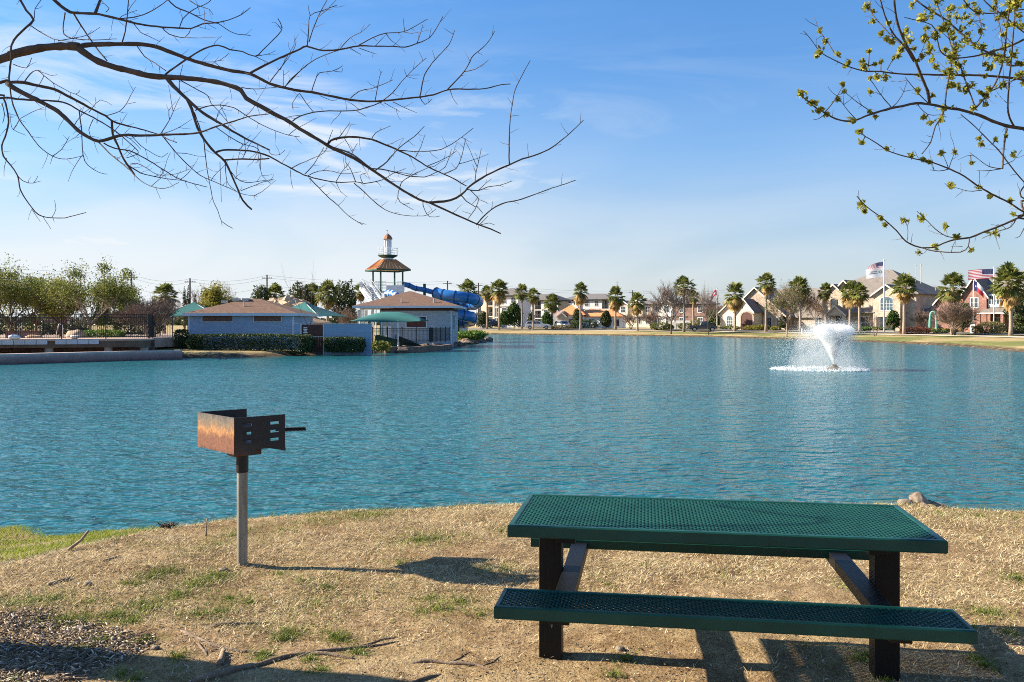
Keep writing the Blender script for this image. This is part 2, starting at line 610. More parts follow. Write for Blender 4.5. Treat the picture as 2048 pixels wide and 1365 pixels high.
# far bank: dry winter lawn with greener areas
nl = noise(t, tc, 0.06, 5, 0.6, 0.5)
nl2 = noise(t, mapping(t, tc, (1, 1, 1)), 0.7, 5, 0.7)
lawn_dry = ramp(t, nl2, [(0.3, (0.27, 0.205, 0.095)), (0.7, (0.43, 0.34, 0.17))])
lawn_grn = ramp(t, nl2, [(0.3, (0.06, 0.10, 0.018)), (0.7, (0.15, 0.19, 0.045))])
east = N(t, 'ShaderNodeMapRange'); east.inputs['From Min'].default_value = 10; east.inputs['From Max'].default_value = 40
L(t, pos.outputs[0], east.inputs['Value'])
gsel = ramp(t, mth(t, 'ADD', nl, mth(t, 'MULTIPLY', east.outputs[0], 0.10)), [(0.56, 0.0), (0.64, 0.75)])
far = mixc(t, gsel, lawn_dry, lawn_grn)
wet = N(t, 'ShaderNodeMapRange'); wet.inputs['From Min'].default_value = WATER + 0.30; wet.inputs['From Max'].default_value = WATER + 0.16
L(t, pos.outputs[2], wet.inputs['Value'])
mud = ramp(t, noise(t, tc, 1.5, 4, 0.7), [(0.35, (0.035, 0.026, 0.016)), (0.6, (0.13, 0.095, 0.06)), (0.72, (0.30, 0.25, 0.18))])
far = mixc(t, wet.outputs[0], far, mud)
ysel = N(t, 'ShaderNodeMapRange'); ysel.inputs['From Min'].default_value = 14; ysel.inputs['From Max'].default_value = 22
L(t, pos.outputs[1], ysel.inputs['Value'])
L(t, mixc(t, ysel.outputs[0], near, far), b.inputs['Base Color'])
b.inputs['Roughness'].default_value = 0.95
b.inputs['Specular IOR Level'].default_value = 0.1
bn = N(t, 'ShaderNodeBump'); bn.inputs['Strength'].default_value = 0.9; bn.inputs['Distance'].default_value = 0.03
L(t, mth(t, 'ADD', nm, mth(t, 'MULTIPLY', nf, 0.5)), bn.inputs['Height']); L(t, bn.outputs[0], b.inputs['Normal'])
M['ground'] = m
ground = np_mesh('ground', gv, gf, m, smooth=True)
tag(ground, 'dry grassy ground of the park and of the far banks', None, kind='structure')

# ---------------------------------------------------------------- lake water
m, t, b = newmat('lake_water')
tc = N(t, 'ShaderNodeTexCoord').outputs['Object']
pos = N(t, 'ShaderNodeSeparateXYZ'); L(t, tc, pos.inputs[0])
nbig = noise(t, mapping(t, tc, (0.05, 0.10, 1)), 1.0, 3, 0.5)
L(t, ramp(t, nbig, [(0.3, (0.012, 0.100, 0.118)), (0.7, (0.020, 0.132, 0.150))]), b.inputs['Base Color'])
b.inputs['Roughness'].default_value = 0.14
b.inputs['IOR'].default_value = 1.33
b.inputs['Specular IOR Level'].default_value = 0.32
# true wave slopes, taken from the height field by small steps so that far water stays as rough as near water


def wave_height(vec):
    w1 = noise(t, mapping(t, vec, (0.8, 1.2, 1), (0, 0, R(9))), 1.9, 2, 0.5, 0.5)
    w2 = noise(t, mapping(t, vec, (0.85, 1.25, 1), (0, 0, R(-11))), 5.4, 2, 0.5, 0.5)
    w3 = noise(t, mapping(t, vec, (1, 1.5, 1), (0, 0, R(5))), 0.35, 2, 0.5)
    return mth(t, 'ADD', mth(t, 'ADD', mth(t, 'MULTIPLY', w1, 0.135), mth(t, 'MULTIPLY', w2, 0.065)), mth(t, 'MULTIPLY', w3, 0.12))


def shifted(dx, dy):
    n = N(t, 'ShaderNodeVectorMath'); n.operation = 'ADD'
    L(t, tc, n.inputs[0]); n.inputs[1].default_value = (dx, dy, 0)
    return n.outputs[0]


E_ = 0.03
h0_ = wave_height(tc)
nv = N(t, 'ShaderNodeCombineXYZ')
L(t, mth(t, 'DIVIDE', mth(t, 'SUBTRACT', h0_, wave_height(shifted(E_, 0))), E_), nv.inputs[0])
L(t, mth(t, 'DIVIDE', mth(t, 'SUBTRACT', h0_, wave_height(shifted(0, E_))), E_), nv.inputs[1])
nv.inputs[2].default_value = 1.0
nn_ = N(t, 'ShaderNodeVectorMath'); nn_.operation = 'NORMALIZE'
L(t, nv.outputs[0], nn_.inputs[0]); L(t, nn_.outputs[0], b.inputs['Normal'])
M['water'] = m
wx = axis([(-70, -16, 6), (-16, 16, 0.5), (16, 81, 6)])
wy = axis([(6, 30, 0.5), (30, 171, 3)])
WX, WY = np.meshgrid(wx, wy)
wv = np.stack([WX, WY, np.full_like(WX, WATER)], -1).reshape(-1, 3)
ny, nx = WX.shape
ii = (np.arange(ny - 1)[:, None] * nx + np.arange(nx - 1)[None, :]).ravel()
lake = np_mesh('lake_water', wv, np.stack([ii, ii + 1, ii + nx + 1, ii + nx], -1), m, smooth=True)
tag(lake, 'rippled turquoise lake water', None, kind='structure')


# ---------------------------------------------------------------- footpath along the far bank
def offset_line(pts, d):
    pts = [Vector((p[0], p[1])) for p in pts]
    out = []
    for i, p in enumerate(pts):
        a = pts[max(i - 1, 0)]; c = pts[min(i + 1, len(pts) - 1)]
        tv = (c - a).normalized()
        out.append(p + Vector((-tv.y, tv.x)) * -d)
    return out


def strip(name, pts, d0, d1, lift, material, label):
    fine = []
    for a, c in zip(pts[:-1], pts[1:]):
        k = max(2, int((Vector(c) - Vector(a)).length / 1.0))
        for i in range(k):
            fine.append(Vector(a).lerp(Vector(c), i / k))
    # soften the corners
    for _ in range(40):
        fine = [fine[0]] + [(fine[i - 1] + fine[i] * 2 + fine[i + 1]) / 4 for i in range(1, len(fine) - 1)] + [fine[-1]]
    K = 4
    rows = [offset_line(fine, d0 + (d1 - d0) * k / K) for k in range(K + 1)]
    vs = []
    for r in rows:
        for p in r:
            vs.append((p.x, p.y, G(p.x, p.y) + lift))
    n = len(fine)
    fs = [(k * n + i, k * n + i + 1, (k + 1) * n + i + 1, (k + 1) * n + i) for k in range(K) for i in range(n - 1)]
    o = np_mesh(name, np.array(vs), np.array(fs), material)
    return tag(o, label, None, kind='structure')


bank_line = [(-60, 171), (-20, 171), (-2.3, 166), (19.2, 148), (29.8, 137.6), (34.2, 125), (37.9, 114), (41.7, 100), (43.2, 85), (43.5, 66), (48, 45)]
M['asphalt'] = mat('road_asphalt', (0.19, 0.18, 0.17), 0.9, 0.15, 0.8)
M['path'] = mat('path_concrete', (0.50, 0.44, 0.35), 0.9, 0.1, 0.8)
strip('road', bank_line, -13.5, -19.5, 0.10, M['asphalt'], 'road along the far bank')
strip('path', bank_line, -9.4, -11.0, 0.07, M['path'], 'pale footpath along the far bank')

# ================================================================ FOREGROUND OBJECTS
# ---------------------------------------------------------------- picnic table
m, t, b = newmat('green_plastic_coating')
tc = N(t, 'ShaderNodeTexCoord').outputs['Object']
L(t, ramp(t, noise(t, tc, 5, 5, 0.7), [(0.3, (0.005, 0.044, 0.032)), (0.7, (0.009, 0.068, 0.050))]), b.inputs['Base Color'])
L(t, ramp(t, noise(t, tc, 11, 4), [(0.3, 0.28), (0.7, 0.48)]), b.inputs['Roughness'])
b.inputs['Specular IOR Level'].default_value = 0.25
M['green_coat'] = m
m, t, b = newmat('black_post_paint')
tc = N(t, 'ShaderNodeTexCoord').outputs['Object']
g = noise(t, mapping(t, tc, (30, 30, 2)), 3, 5, 0.7)
L(t, ramp(t, g, [(0.35, (0.0025, 0.0026, 0.0032)), (0.75, (0.007, 0.007, 0.008))]), b.inputs['Base Color'])
b.inputs['Roughness'].default_value = 0.5
b.inputs['Specular IOR Level'].default_value = 0.25
bn = N(t, 'ShaderNodeBump'); bn.inputs['Strength'].default_value = 0.4; bn.inputs['Distance'].default_value = 0.003
L(t, g, bn.inputs['Height']); L(t, bn.outputs[0], b.inputs['Normal'])
M['post'] = m


def mesh_panel(name, lx, ly, zt, thick_rim, rim, parent, pitch_x, pitch_y, cy=0.0):
    """coated expanded-metal panel: a rolled rim round a real lattice of diamond holes; top at zt, centred on (0, cy)"""
    o = MB()
    r = rim
    prof = [(0, 0.006), (0.005, 0), (r - 0.006, 0), (r, 0.006), (r, 0.012), (0.010, 0.012), (0.010, thick_rim), (0.004, thick_rim), (0, thick_rim - 0.005)]
    # sweep the profile round the rectangle (mitred corners)
    cs = [(-lx / 2, cy - ly / 2, 1, 1), (lx / 2, cy - ly / 2, -1, 1), (lx / 2, cy + ly / 2, -1, -1), (-lx / 2, cy + ly / 2, 1, -1)]
    vs = []
    for (x, y, dx, dy) in cs:
        for a, h in prof:
            vs.append((x + dx * a, y + dy * a, zt - h))
    k = len(prof)
    fs = []
    for i in range(4):
        j = (i + 1) % 4
        for q in range(k):
            q2 = (q + 1) % k
            fs.append((i * k + q, j * k + q, j * k + q2, i * k + q2))
    o.add(vs, fs)
    rimo = o.build(name, M['green_coat'], parent, smooth=False)
    # the lattice
    x0, x1 = -lx / 2 + r - 0.004, lx / 2 - r + 0.004
    y0, y1 = cy - ly / 2 + r - 0.004, cy + ly / 2 - r + 0.004
    a, bb = pitch_x / 2, pitch_y / 2
    s = 0.64
    V = []; Fc = []
    zt2 = zt - 0.004; zb = zt2 - 0.006
    nxc = int((x1 - x0) / a) + 2; nyc = int((y1 - y0) / bb) + 2
    for i in range(nxc):
        for j in range(nyc):
            if (i + j) % 2:
                continue
            cx = x0 + i * a; cyy = y0 + j * bb
            base = len(V)
            def cl(x, y):
                return (min(max(x, x0), x1), min(max(y, y0), y1))
            for zz in (zt2, zb):
                for ang in range(4):
                    ux, uy = ((a, 0), (0, bb), (-a, 0), (0, -bb))[ang]
                    V.append((*cl(cx + ux, cyy + uy), zz - (0.0025 if ang in (1, 3) and zz == zt2 else 0)))
                for ang in range(4):
                    ux, uy = ((a, 0), (0, bb), (-a, 0), (0, -bb))[ang]
                    V.append((*cl(cx + ux * s, cyy + uy * s), zz))
            for q in range(4):
                q2 = (q + 1) % 4
                Fc.append((base + q, base + q2, base + 4 + q2, base + 4 + q))
                Fc.append((base + 8 + q2, base + 8 + q, base + 12 + q, base + 12 + q2))
                Fc.append((base + 4 + q, base + 4 + q2, base + 12 + q2, base + 12 + q))
    lat = np_mesh('mesh_sheet', np.array(V), np.array(Fc), M['green_coat'], rimo)
    return rimo


M['gusset'] = mat('dull_gusset_steel', (0.20, 0.18, 0.15), 0.6, 0.3, 30)
TX, TY, TRZ = 1.0, 4.315, R(-8.8)
TG = 0.0
table = thing('picnic_table', 'dark green metal mesh picnic table with black posts on the dry grass', 'picnic table', (TX, TY, TG), TRZ)
mesh_panel('tabletop', 1.95, 0.76, 0.745, 0.058, 0.032, table, 0.034, 0.036)
mesh_panel('seat', 1.97, 0.275, 0.462, 0.055, 0.026, table, 0.034, 0.036, cy=-0.557)
mesh_panel('seat', 1.97, 0.275, 0.462, 0.055, 0.026, table, 0.034, 0.036, cy=0.67)
for sx in (-1, 1):
    px = sx * 0.808
    MB().bx(px - 0.057, px + 0.057, -0.057, 0.057, -0.25, 0.72).build('leg', M['post'], table, bevel=0.004)
    ix = px - sx * (0.057 + 0.047)
    MB().bx(ix - 0.045, ix + 0.045, -0.66, 0.78, 0.383, 0.443).build('cross_beam', M['post'], table, bevel=0.003)
    MB().bx(ix - 0.045, ix + 0.045, -0.33, 0.33, 0.655, 0.725).build('cross_beam', M['post'], table, bevel=0.003)
    for cy in (-0.557, 0.0, 0.557):
        zt = 0.43 if cy else 0.71
        # flat gusset plates under each panel
        yy = cy + (-0.062 if cy == 0 else 0.0)
        w = 0.03
        xq = px - sx * 0.062
        MB().prism([(xq - w, yy, zt), (xq + w, yy, zt), (xq, yy, zt - 0.10)], (0, 0.005, 0)).build('gusset', M['gusset'], table) if cy <= 0 else None
    MB().bx(ix - 0.03, ix + 0.03, -0.66, -0.45, 0.4435, 0.4475).build('bracket', M['steel'], table)
    MB().bx(ix - 0.03, ix + 0.03, 0.56, 0.77, 0.4435, 0.4475).build('bracket', M['steel'], table)

# ---------------------------------------------------------------- park grill on a pipe
m, t, b = newmat('rusted_firebox_steel')
tc = N(t, 'ShaderNodeTexCoord').outputs['Object']
se = N(t, 'ShaderNodeSeparateXYZ'); L(t, tc, se.inputs[0])
nz = noise(t, tc, 7, 6, 0.7, 0.4)
nf = noise(t, tc, 45, 5, 0.7)
strk = noise(t, mapping(t, tc, (38, 38, 5)), 1.0, 5, 0.75)
hgt = mth(t, 'ADD', mth(t, 'ADD', se.outputs[2], mth(t, 'MULTIPLY', mth(t, 'SUBTRACT', nz, 0.5), 0.16)), mth(t, 'MULTIPLY', mth(t, 'SUBTRACT', strk, 0.5), 0.12))
band = ramp(t, mth(t, 'MULTIPLY', mth(t, 'SUBTRACT', hgt, 0.78), 3.4), [(0.0, (0.05, 0.02, 0.013)), (0.14, (0.17, 0.055, 0.022)), (0.40, (0.16, 0.055, 0.022)), (0.56, (0.36, 0.165, 0.05)), (0.70, (0.19, 0.12, 0.065)), (0.85, (0.11, 0.095, 0.078)), (1.0, (0.03, 0.028, 0.026))])
band = mixc(t, 1.0, band, ramp(t, nf, [(0.3, 0.45), (0.7, 1.35)]), 'MULTIPLY')
L(t, band, b.inputs['Base Color'])
b.inputs['Roughness'].default_value = 0.75
b.inputs['Metallic'].default_value = 0.1
bn = N(t, 'ShaderNodeBump'); bn.inputs['Strength'].default_value = 0.35; bn.inputs['Distance'].default_value = 0.004
L(t, nf, bn.inputs['Height']); L(t, bn.outputs[0], b.inputs['Normal'])
M['rust'] = m
m, t, b = newmat('sooty_steel')
tc = N(t, 'ShaderNodeTexCoord').outputs['Object']
se = N(t, 'ShaderNodeSeparateXYZ'); L(t, tc, se.inputs[0])
nz = noise(t, tc, 9, 6, 0.7, 0.5)
low = mth(t, 'SUBTRACT', mth(t, 'ADD', mth(t, 'MULTIPLY', mth(t, 'SUBTRACT', 1.0, se.outputs[2]), 2.2), mth(t, 'MULTIPLY', nz, 0.5)), mth(t, 'MULTIPLY', se.outputs[0], 0.7))
L(t, ramp(t, low, [(0.42, (0.010, 0.010, 0.012)), (0.62, (0.035, 0.024, 0.018)), (0.85, (0.15, 0.045, 0.018))]), b.inputs['Base Color'])
b.inputs['Roughness'].default_value = 0.6
M['soot'] = m
m, t, b = newmat('weathered_pipe')
tc = N(t, 'ShaderNodeTexCoord').outputs['Object']
nz = noise(t, mapping(t, tc, (25, 25, 2)), 1.5, 6, 0.7)
L(t, ramp(t, nz, [(0.3, (0.13, 0.115, 0.09)), (0.5, (0.23, 0.215, 0.175)), (0.72, (0.33, 0.31, 0.26))]), b.inputs['Base Color'])
b.inputs['Roughness'].default_value = 0.55; b.inputs['Metallic'].default_value = 0.25
M['pipe'] = m

GXp, GYp = XX(484.5, 6.1), 6.1
GZ0 = ZZ(1128, 6.1)
grill = thing('park_grill', 'rusty black park grill with coil handle on a grey pipe by the water', 'grill', (GXp, GYp, GZ0))
gb = MB(); gb.lathe([(0.0365, -0.3), (0.0365, 0.655), (0.034, 0.665)], n=20)
gb.build('post', M['pipe'], grill, smooth=False)
MB().lathe([(0.0405, 0.645), (0.042, 0.655), (0.042, 0.745), (0.041, 0.765)], n=20).build('collar', M['black'], grill)
# firebox corners in plan, relative to the post
Cc = Vector((0.018, -0.22)); e1 = Vector((math.cos(R(135)), math.sin(R(135)))); e2 = Vector((math.cos(R(41)), math.sin(R(41))))
LA, LB = 0.545, 0.365
Ac = Cc + e1 * LA; Bc = Cc + e2 * LB; Dc = Ac + e2 * LB
zb, zt = 0.80, 1.05


def plate(mb, p, q, zb, zt, holes, th=0.006, skew=None):
    """upright steel plate from p to q (plan), with real slots (s0,s1,z0,z1) cut through it"""
    p = Vector((p.x, p.y)); q = Vector((q.x, q.y))
    ln = (q - p).length
    d = (q - p) / ln
    nrm = Vector((d.y, -d.x)) * th
    ss_ = sorted({0, ln} | {h[0] for h in holes} | {h[1] for h in holes})
    zs_ = sorted({zb, zt} | {h[2] for h in holes} | {h[3] for h in holes})
    for i in range(len(ss_) - 1):
        for j in range(len(zs_) - 1):
            sm, zm = (ss_[i] + ss_[i + 1]) / 2, (zs_[j] + zs_[j + 1]) / 2
            if any(h[0] < sm < h[1] and h[2] < zm < h[3] for h in holes):
                continue
            a = p + d * ss_[i]; c = p + d * ss_[i + 1]
            mb.prism([(a.x, a.y, zs_[j]), (c.x, c.y, zs_[j]), (c.x, c.y, zs_[j + 1]), (a.x, a.y, zs_[j + 1])], (nrm.x, nrm.y, 0))


mb = MB(); plate(mb, Ac, Cc, zb, zt, [])
mb.build('rusted_side', M['rust'], grill)
holes = []
for s0 in (0.055, 0.255):
    for k in range(3):
        holes.append((s0, s0 + 0.062, 0.872 + k * 0.057, 0.894 + k * 0.057))
mb = MB(); plate(mb, Cc, Bc, zb + 0.022, zt, holes)
# lower lip near the corner and the flared foot at the far end
d2 = e2
def on(s, z): return ((Cc + d2 * s).x, (Cc + d2 * s).y, z)
nr = Vector((d2.y, -d2.x)) * 0.006
mb.prism([on(0.0, zb - 0.004), on(0.150, zb - 0.012), on(0.150, zb + 0.0215), on(0.0, zb + 0.0215)], (nr.x, nr.y, 0))
mb.prism([on(0.25, zb + 0.0215), on(LB + 0.004, zb - 0.008), on(LB + 0.004, zb + 0.014), on(LB, zb + 0.0215)], (nr.x, nr.y, 0))
for (s0, s1, z0, z1) in holes:   # the punched louvre lips
    a = Cc + d2 * s0; c = Cc + d2 * s1
    n2 = Vector((d2.y, -d2.x))
    mb.prism([(a.x, a.y, z1), (c.x, c.y, z1), (c.x + n2.x * 0.012, c.y + n2.y * 0.012, z1 - 0.003), (a.x + n2.x * 0.012, a.y + n2.y * 0.012, z1 - 0.003)], (0, 0, 0.002))
mb.build('slotted_side', M['soot'], grill)
mb = MB(); plate(mb, Dc, Ac, zb, zt, [])
mb.build('back_side', M['soot'], grill)
mb = MB()
mb.prism([(Ac.x, Ac.y, zb + 0.02), (Cc.x, Cc.y, zb + 0.02), (Bc.x, Bc.y, zb + 0.025), (Dc.x, Dc.y, zb + 0.02)], (0, 0, 0.006))
mb.build('firebox_floor', M['soot'], grill)
mb = MB()
for k in range(13):
    f = (k + 0.5) / 13
    a = Cc.lerp(Ac, f) + e2 * 0.015; c = Cc.lerp(Ac, f) + e2 * (LB - 0.015)
    mb.tube([(a.x, a.y, 0.96), (c.x, c.y, 0.96)], 0.005, 6)
for f in (0.08, 0.92):
    a = Cc + e1 * 0.02 + e2 * LB * f; c = Cc + e1 * (LA - 0.02) + e2 * LB * f
    mb.tube([(a.x, a.y, 0.952), (c.x, c.y, 0.952)], 0.006, 6)
mb.build('cooking_grate', M['black'], grill)
MB().bx(-0.085, 0.115, -0.06, 0.06, 0.766, zb + 0.012).build('mount', M['soot'], grill).rotation_euler = (0, 0, R(41))
# handle: rod with a coil-spring grip
h0 = Bc + e2 * -0.02 + e1 * 0.09
hd = Vector((0.95, 0.30)).normalized()
mb = MB()
hz = 0.93
mb.tube([(h0.x, h0.y, hz), (h0.x + hd.x * 0.21, h0.y + hd.y * 0.21, hz + 0.004)], 0.006, 8)
pts = []
for k in range(150):
    a = k / 150
    q = h0 + hd * (0.06 + 0.15 * a)
    ang = a * 2 * math.pi * 16
    pts.append((q.x - hd.y * math.cos(ang) * 0.0125, q.y + hd.x * math.cos(ang) * 0.0125, hz + 0.003 + math.sin(ang) * 0.0125))
mb.tube(pts, 0.0042, 5)
mb.build('coil_handle', M['black'], grill)


# ---------------------------------------------------------------- dead grass, green grass, wood chips
rng = np.random.default_rng(11)


def blades(n, xs, ys, length, width, tilt, curve=0.3):
    """n single blades: two quads each, bending over; returns verts, faces"""
    yaw = rng.uniform(0, 2 * np.pi, n)
    ln = rng.uniform(*length, n); wd = rng.uniform(*width, n)
    tl = np.radians(rng.uniform(*tilt, n))          # angle above the ground
    zs = gz(xs, ys)
    dx, dy = np.cos(yaw), np.sin(yaw)
    px, py = -dy, dx
    base = np.stack([xs, ys, zs - 0.004], -1)
    t2 = tl * (1 - curve) - 0.10
    mid = base + np.stack([dx * np.cos(tl), dy * np.cos(tl), np.sin(tl)], -1) * (ln * 0.5)[:, None]
    tip = mid + np.stack([dx * np.cos(t2), dy * np.cos(t2), np.sin(t2)], -1) * (ln * 0.5)[:, None]
    side = np.stack([px, py, rng.uniform(-0.5, 0.5, n)], -1) * (wd / 2)[:, None]
    v = np.stack([base - side, base + side, mid + side * 0.85, mid - side * 0.85, tip + side * 0.2, tip - side * 0.2], 1).reshape(-1, 3)
    o = np.arange(n)[:, None] * 6
    f = np.concatenate([o + np.array([[0, 1, 2, 3]]), o + np.array([[3, 2, 4, 5]])], 0)
    return v, f


def bladesmat(name, stops, trans=0.25):
    m, t, b = newmat(name)
    g = N(t, 'ShaderNodeNewGeometry')
    tc = N(t, 'ShaderNodeTexCoord').outputs['Object']
    k = mth(t, 'ADD', mth(t, 'MULTIPLY', mth(t, 'SUBTRACT', g.outputs['Random Per Island'], 0.15), 0.62), mth(t, 'MULTIPLY', noise(t, tc, 2.6, 5, 0.7), 0.62))
    cc = ramp(t, k, stops)
    L(t, cc, b.inputs['Base Color'])
    b.inputs['Roughness'].default_value = 0.7
    b.inputs['Specular IOR Level'].default_value = 0.2
    tr = N(t, 'ShaderNodeBsdfTranslucent'); L(t, cc, tr.inputs['Color'])
    mx = N(t, 'ShaderNodeMixShader'); mx.inputs[0].default_value = trans
    L(t, b.outputs[0], mx.inputs[1]); L(t, tr.outputs[0], mx.inputs[2])
    L(t, mx.outputs[0], t.nodes['Material Output'].inputs['Surface'])
    return m


M['straw'] = bladesmat('straw_coloured_dead_grass', [(0.12, (0.10, 0.068, 0.034)), (0.36, (0.37, 0.275, 0.14)), (0.64, (0.64, 0.52, 0.295)), (0.95, (0.86, 0.77, 0.53))])
M['lush'] = bladesmat('green_grass_blades', [(0.1, (0.07, 0.10, 0.016)), (0.5, (0.15, 0.20, 0.035)), (0.9, (0.34, 0.36, 0.09))], 0.35)
M['bright'] = bladesmat('bright_bank_grass_blades', [(0.1, (0.11, 0.15, 0.014)), (0.5, (0.24, 0.30, 0.025)), (0.9, (0.42, 0.44, 0.08))], 0.4)


def bare(x, y):
    """0 where the soil is bare, 1 where the dead turf is closed"""
    v = 0.55 + 0.75 * lump(x, y, 1.9, 6) + 0.45 * lump(x, y, 5.2, 8)
    v = v + 0.55 * ss((y - 4.4) / 1.6) - 0.25
    # trodden soil under and before the table's near side, roots area
    v = v - 0.5 * np.exp(-((x + 0.6) / 1.6) ** 2 - ((y - 4.35) / 0.55) ** 2)
    v = v * (0.38 + 0.62 * ss((y - 4.3) / 0.9)) - 0.6 * np.exp(-((x + 2.3) / 0.8) ** 2 - ((y - 7.2) / 0.5) ** 2) - 0.35 * np.clip(lump(x, y, 2.7, 12), 0, 1)
    return np.clip(v, 0.05, 1)


def scatter(n, x0, x1, y0, y1, keep):
    # denser in screen terms near the crest: sample uniformly in depth^0.7
    ys = y0 + (y1 - y0) * rng.uniform(0, 1, n) ** 1.0
    xs = rng.uniform(-1, 1, n)
    hw = ys * 0.64 + 0.25
    xs = xs * hw
    ok = (rng.uniform(0, 1, n) < keep(xs, ys)) & (np.abs(xs) < hw)
    return xs[ok], ys[ok]


def mulch_in(x, y):
    cxv = -2.55 + (4.75 - y) * 0.10
    e = ((x + 3.1) / 1.18) ** 2 + ((y - 4.42) / 0.72) ** 2 + 0.25 * lump(x, y, 4.0, 2)
    return np.clip((1.05 - e) * 4, 0, 1)


xs, ys = scatter(640000, -6, 6, 3.2, 9.6, lambda x, y: bare(x, y) * (1 - mulch_in(x, y)) * np.where(y - np.interp(x, CRX, CRY) > 0.45, 0.25, 1.0) * np.clip(0.35 + y / 12, 0, 1))
v, f = blades(len(xs), xs, ys, (0.022, 0.060), (0.0019, 0.0042), (2, 46))
tag(np_mesh('dead_grass', v, f, M['straw']), 'straw coloured dead grass matted over the lakeside ground', 'grass', kind='stuff')

# green tufts where the photograph has them: (column, row, radius in metres, how many blades)
TUFTS = [(70, 1200, .20, 420), (20, 1208, .18, 300), (110, 1196, .12, 200), (180, 1204, .12, 160), (330, 1146, .13, 420), (300, 1155, .09, 150), (415, 1156, .15, 520), (440, 1150, .10, 260), (385, 1165, .12, 260),
         (350, 1190, .12, 300), (265, 1168, .09, 200), (230, 1230, .10, 320), (262, 1240, .09, 260), (300, 1215, .14, 260), (130, 1240, .16, 420), (165, 1238, .10, 200), (460, 1192, .12, 200), (500, 1200, .10, 150),
         (400, 1225, .10, 160), (440, 1222, .10, 180), (285, 1205, .10, 220), (205, 1284, .07, 160), (290, 1280, .06, 130), (355, 1315, .06, 120), (525, 1306, .06, 150), (570, 1272, .06, 190), (580, 1262, .07, 150), (682, 1276, .06, 200), (668, 1270, .05, 120),
         (520, 1318, .05, 60), (620, 1318, .06, 120), (640, 1340, .06, 90), (715, 1302, .07, 150), (710, 1030, .30, 460), (745, 1028, .22, 380), (650, 1018, .28, 360), (600, 1020, .2, 180), (630, 1040, .3, 260), (835, 1081, .26, 700), (870, 1078, .2, 420), (800, 1126, .12, 120),
         (970, 1138, .10, 120), (1010, 1137, .16, 160), (1000, 1065, .2, 160), (860, 1195, .16, 180), (920, 1200, .16, 260), (880, 1215, .12, 160), (960, 1225, .12, 120), (845, 1222, .2, 160), (655, 1172, .12, 160), (560, 1145, .16, 160), (600, 1160, .16, 150), (630, 1200, .16, 130),
         (1250, 1320, .06, 90), (1225, 1350, .05, 90), (1720, 1178, .12, 260), (1705, 1172, .10, 160), (2035, 1160, .10, 260), (1960, 1225, .12, 200), (1990, 1230, .10, 160), (1735, 1312, .05, 110), (1720, 1320, .05, 80), (1970, 1330, .06, 150), (1955, 1318, .05, 110), (1770, 1360, .05, 80),
         (1560, 1060, .2, 60), (1880, 1030, .3, 260), (1960, 1035, .4, 340), (2030, 1040, .3, 200), (1700, 1004, .35, 360), (1640, 1002, .3, 300), (1600, 1002, .3, 200), (1420, 1000, .4, 200), (960, 1000, .5, 260), (880, 1003, .35, 280), (800, 1006, .3, 220), (540, 1020, .25, 160), (470, 1070, .16, 140), (430, 1090, .2, 200), (560, 1060, .2, 120),
         (1215, 1170, .12, 60), (1560, 1085, .2, 80), (1930, 1255, .1, 120), (1900, 1262, .08, 100), (2020, 1265, .1, 120), (30, 1362, .08, 60), (270, 1362, .06, 90), (170, 1300, .12, 140), (240, 1350, .08, 80)]
gxs = []; gys = []
for (u, v_, r, k) in TUFTS:
    Y = F * CAM / (v_ - HZ)
    X = XX(u, Y)
    k = int(k * 1.6)
    rr = np.abs(rng.normal(0, 0.55, k)) * r * 1.3
    aa = rng.uniform(0, 2 * np.pi, k)
    gxs.append(X + rr * np.cos(aa) * 1.25); gys.append(Y + rr * np.sin(aa) * 1.25)
# thin green in the dead turf here and there
x2, y2 = scatter(240000, -6, 6, 3.3, 9.2, lambda x, y: np.clip(lump(x, y, 1.3, 9) * 0.5 + lump(x, y, 4.0, 3) * 0.4 - 0.25 + 0.42 * np.exp(-((x + 1.3) / 1.3) ** 2 - ((y - 5.3) / 0.6) ** 2), 0, 0.42) * (1 - mulch_in(x, y)))
gxs.append(x2); gys.append(y2)
xs = np.concatenate(gxs); ys = np.concatenate(gys)
v, f = blades(len(xs), xs, ys, (0.018, 0.048), (0.0025, 0.0045), (15, 80))
tag(np_mesh('green_grass', v, f, M['lush']), 'scattered tufts of green grass coming up through dead turf', 'grass', kind='stuff')

# lush strip low on the bank at the water
n = 150000
xs = rng.uniform(-7.6, -2.2, n); ys = rng.uniform(5.2, 10.4, n)
hgt = gz(xs, ys)
dcr = ys - np.interp(xs, CRX, CRY)
w = np.interp(xs, DRX, DRW)
keep = (dcr > (0.55 + 0.35 * lump(xs, ys, 2.2, 1)) * np.where(xs < -3.0, 1.0, 1.6)) & (hgt > WATER - 0.02) & (rng.uniform(0, 1, n) < np.clip(0.75 + 0.9 * lump(xs, ys, 2.3, 7), 0.06, 1))
v, f = blades(int(keep.sum()), xs[keep], ys[keep], (0.018, 0.055), (0.003, 0.006), (20, 80))
tag(np_mesh('bank_grass', v, f, M['bright']), 'bright green grass growing low on the bank beside the water', 'grass', kind='stuff')
# ragged stalks along the crest against the water
n = 9000
xs = rng.uniform(-3.2, 6, n)
ys = np.interp(xs, CRX, CRY) + rng.uniform(-0.3, 0.35, n)
keep = rng.uniform(0, 1, n) < np.clip(0.35 + 0.7 * lump(xs, xs * 0, 2.6, 3), 0.08, 1)
v, f = blades(int(keep.sum()), xs[keep], ys[keep], (0.03, 0.085), (0.003, 0.006), (25, 88))
tag(np_mesh('crest_grass', v, f, M['lush']), 'ragged grass stalks along the top edge of the bank', 'grass', kind='stuff')

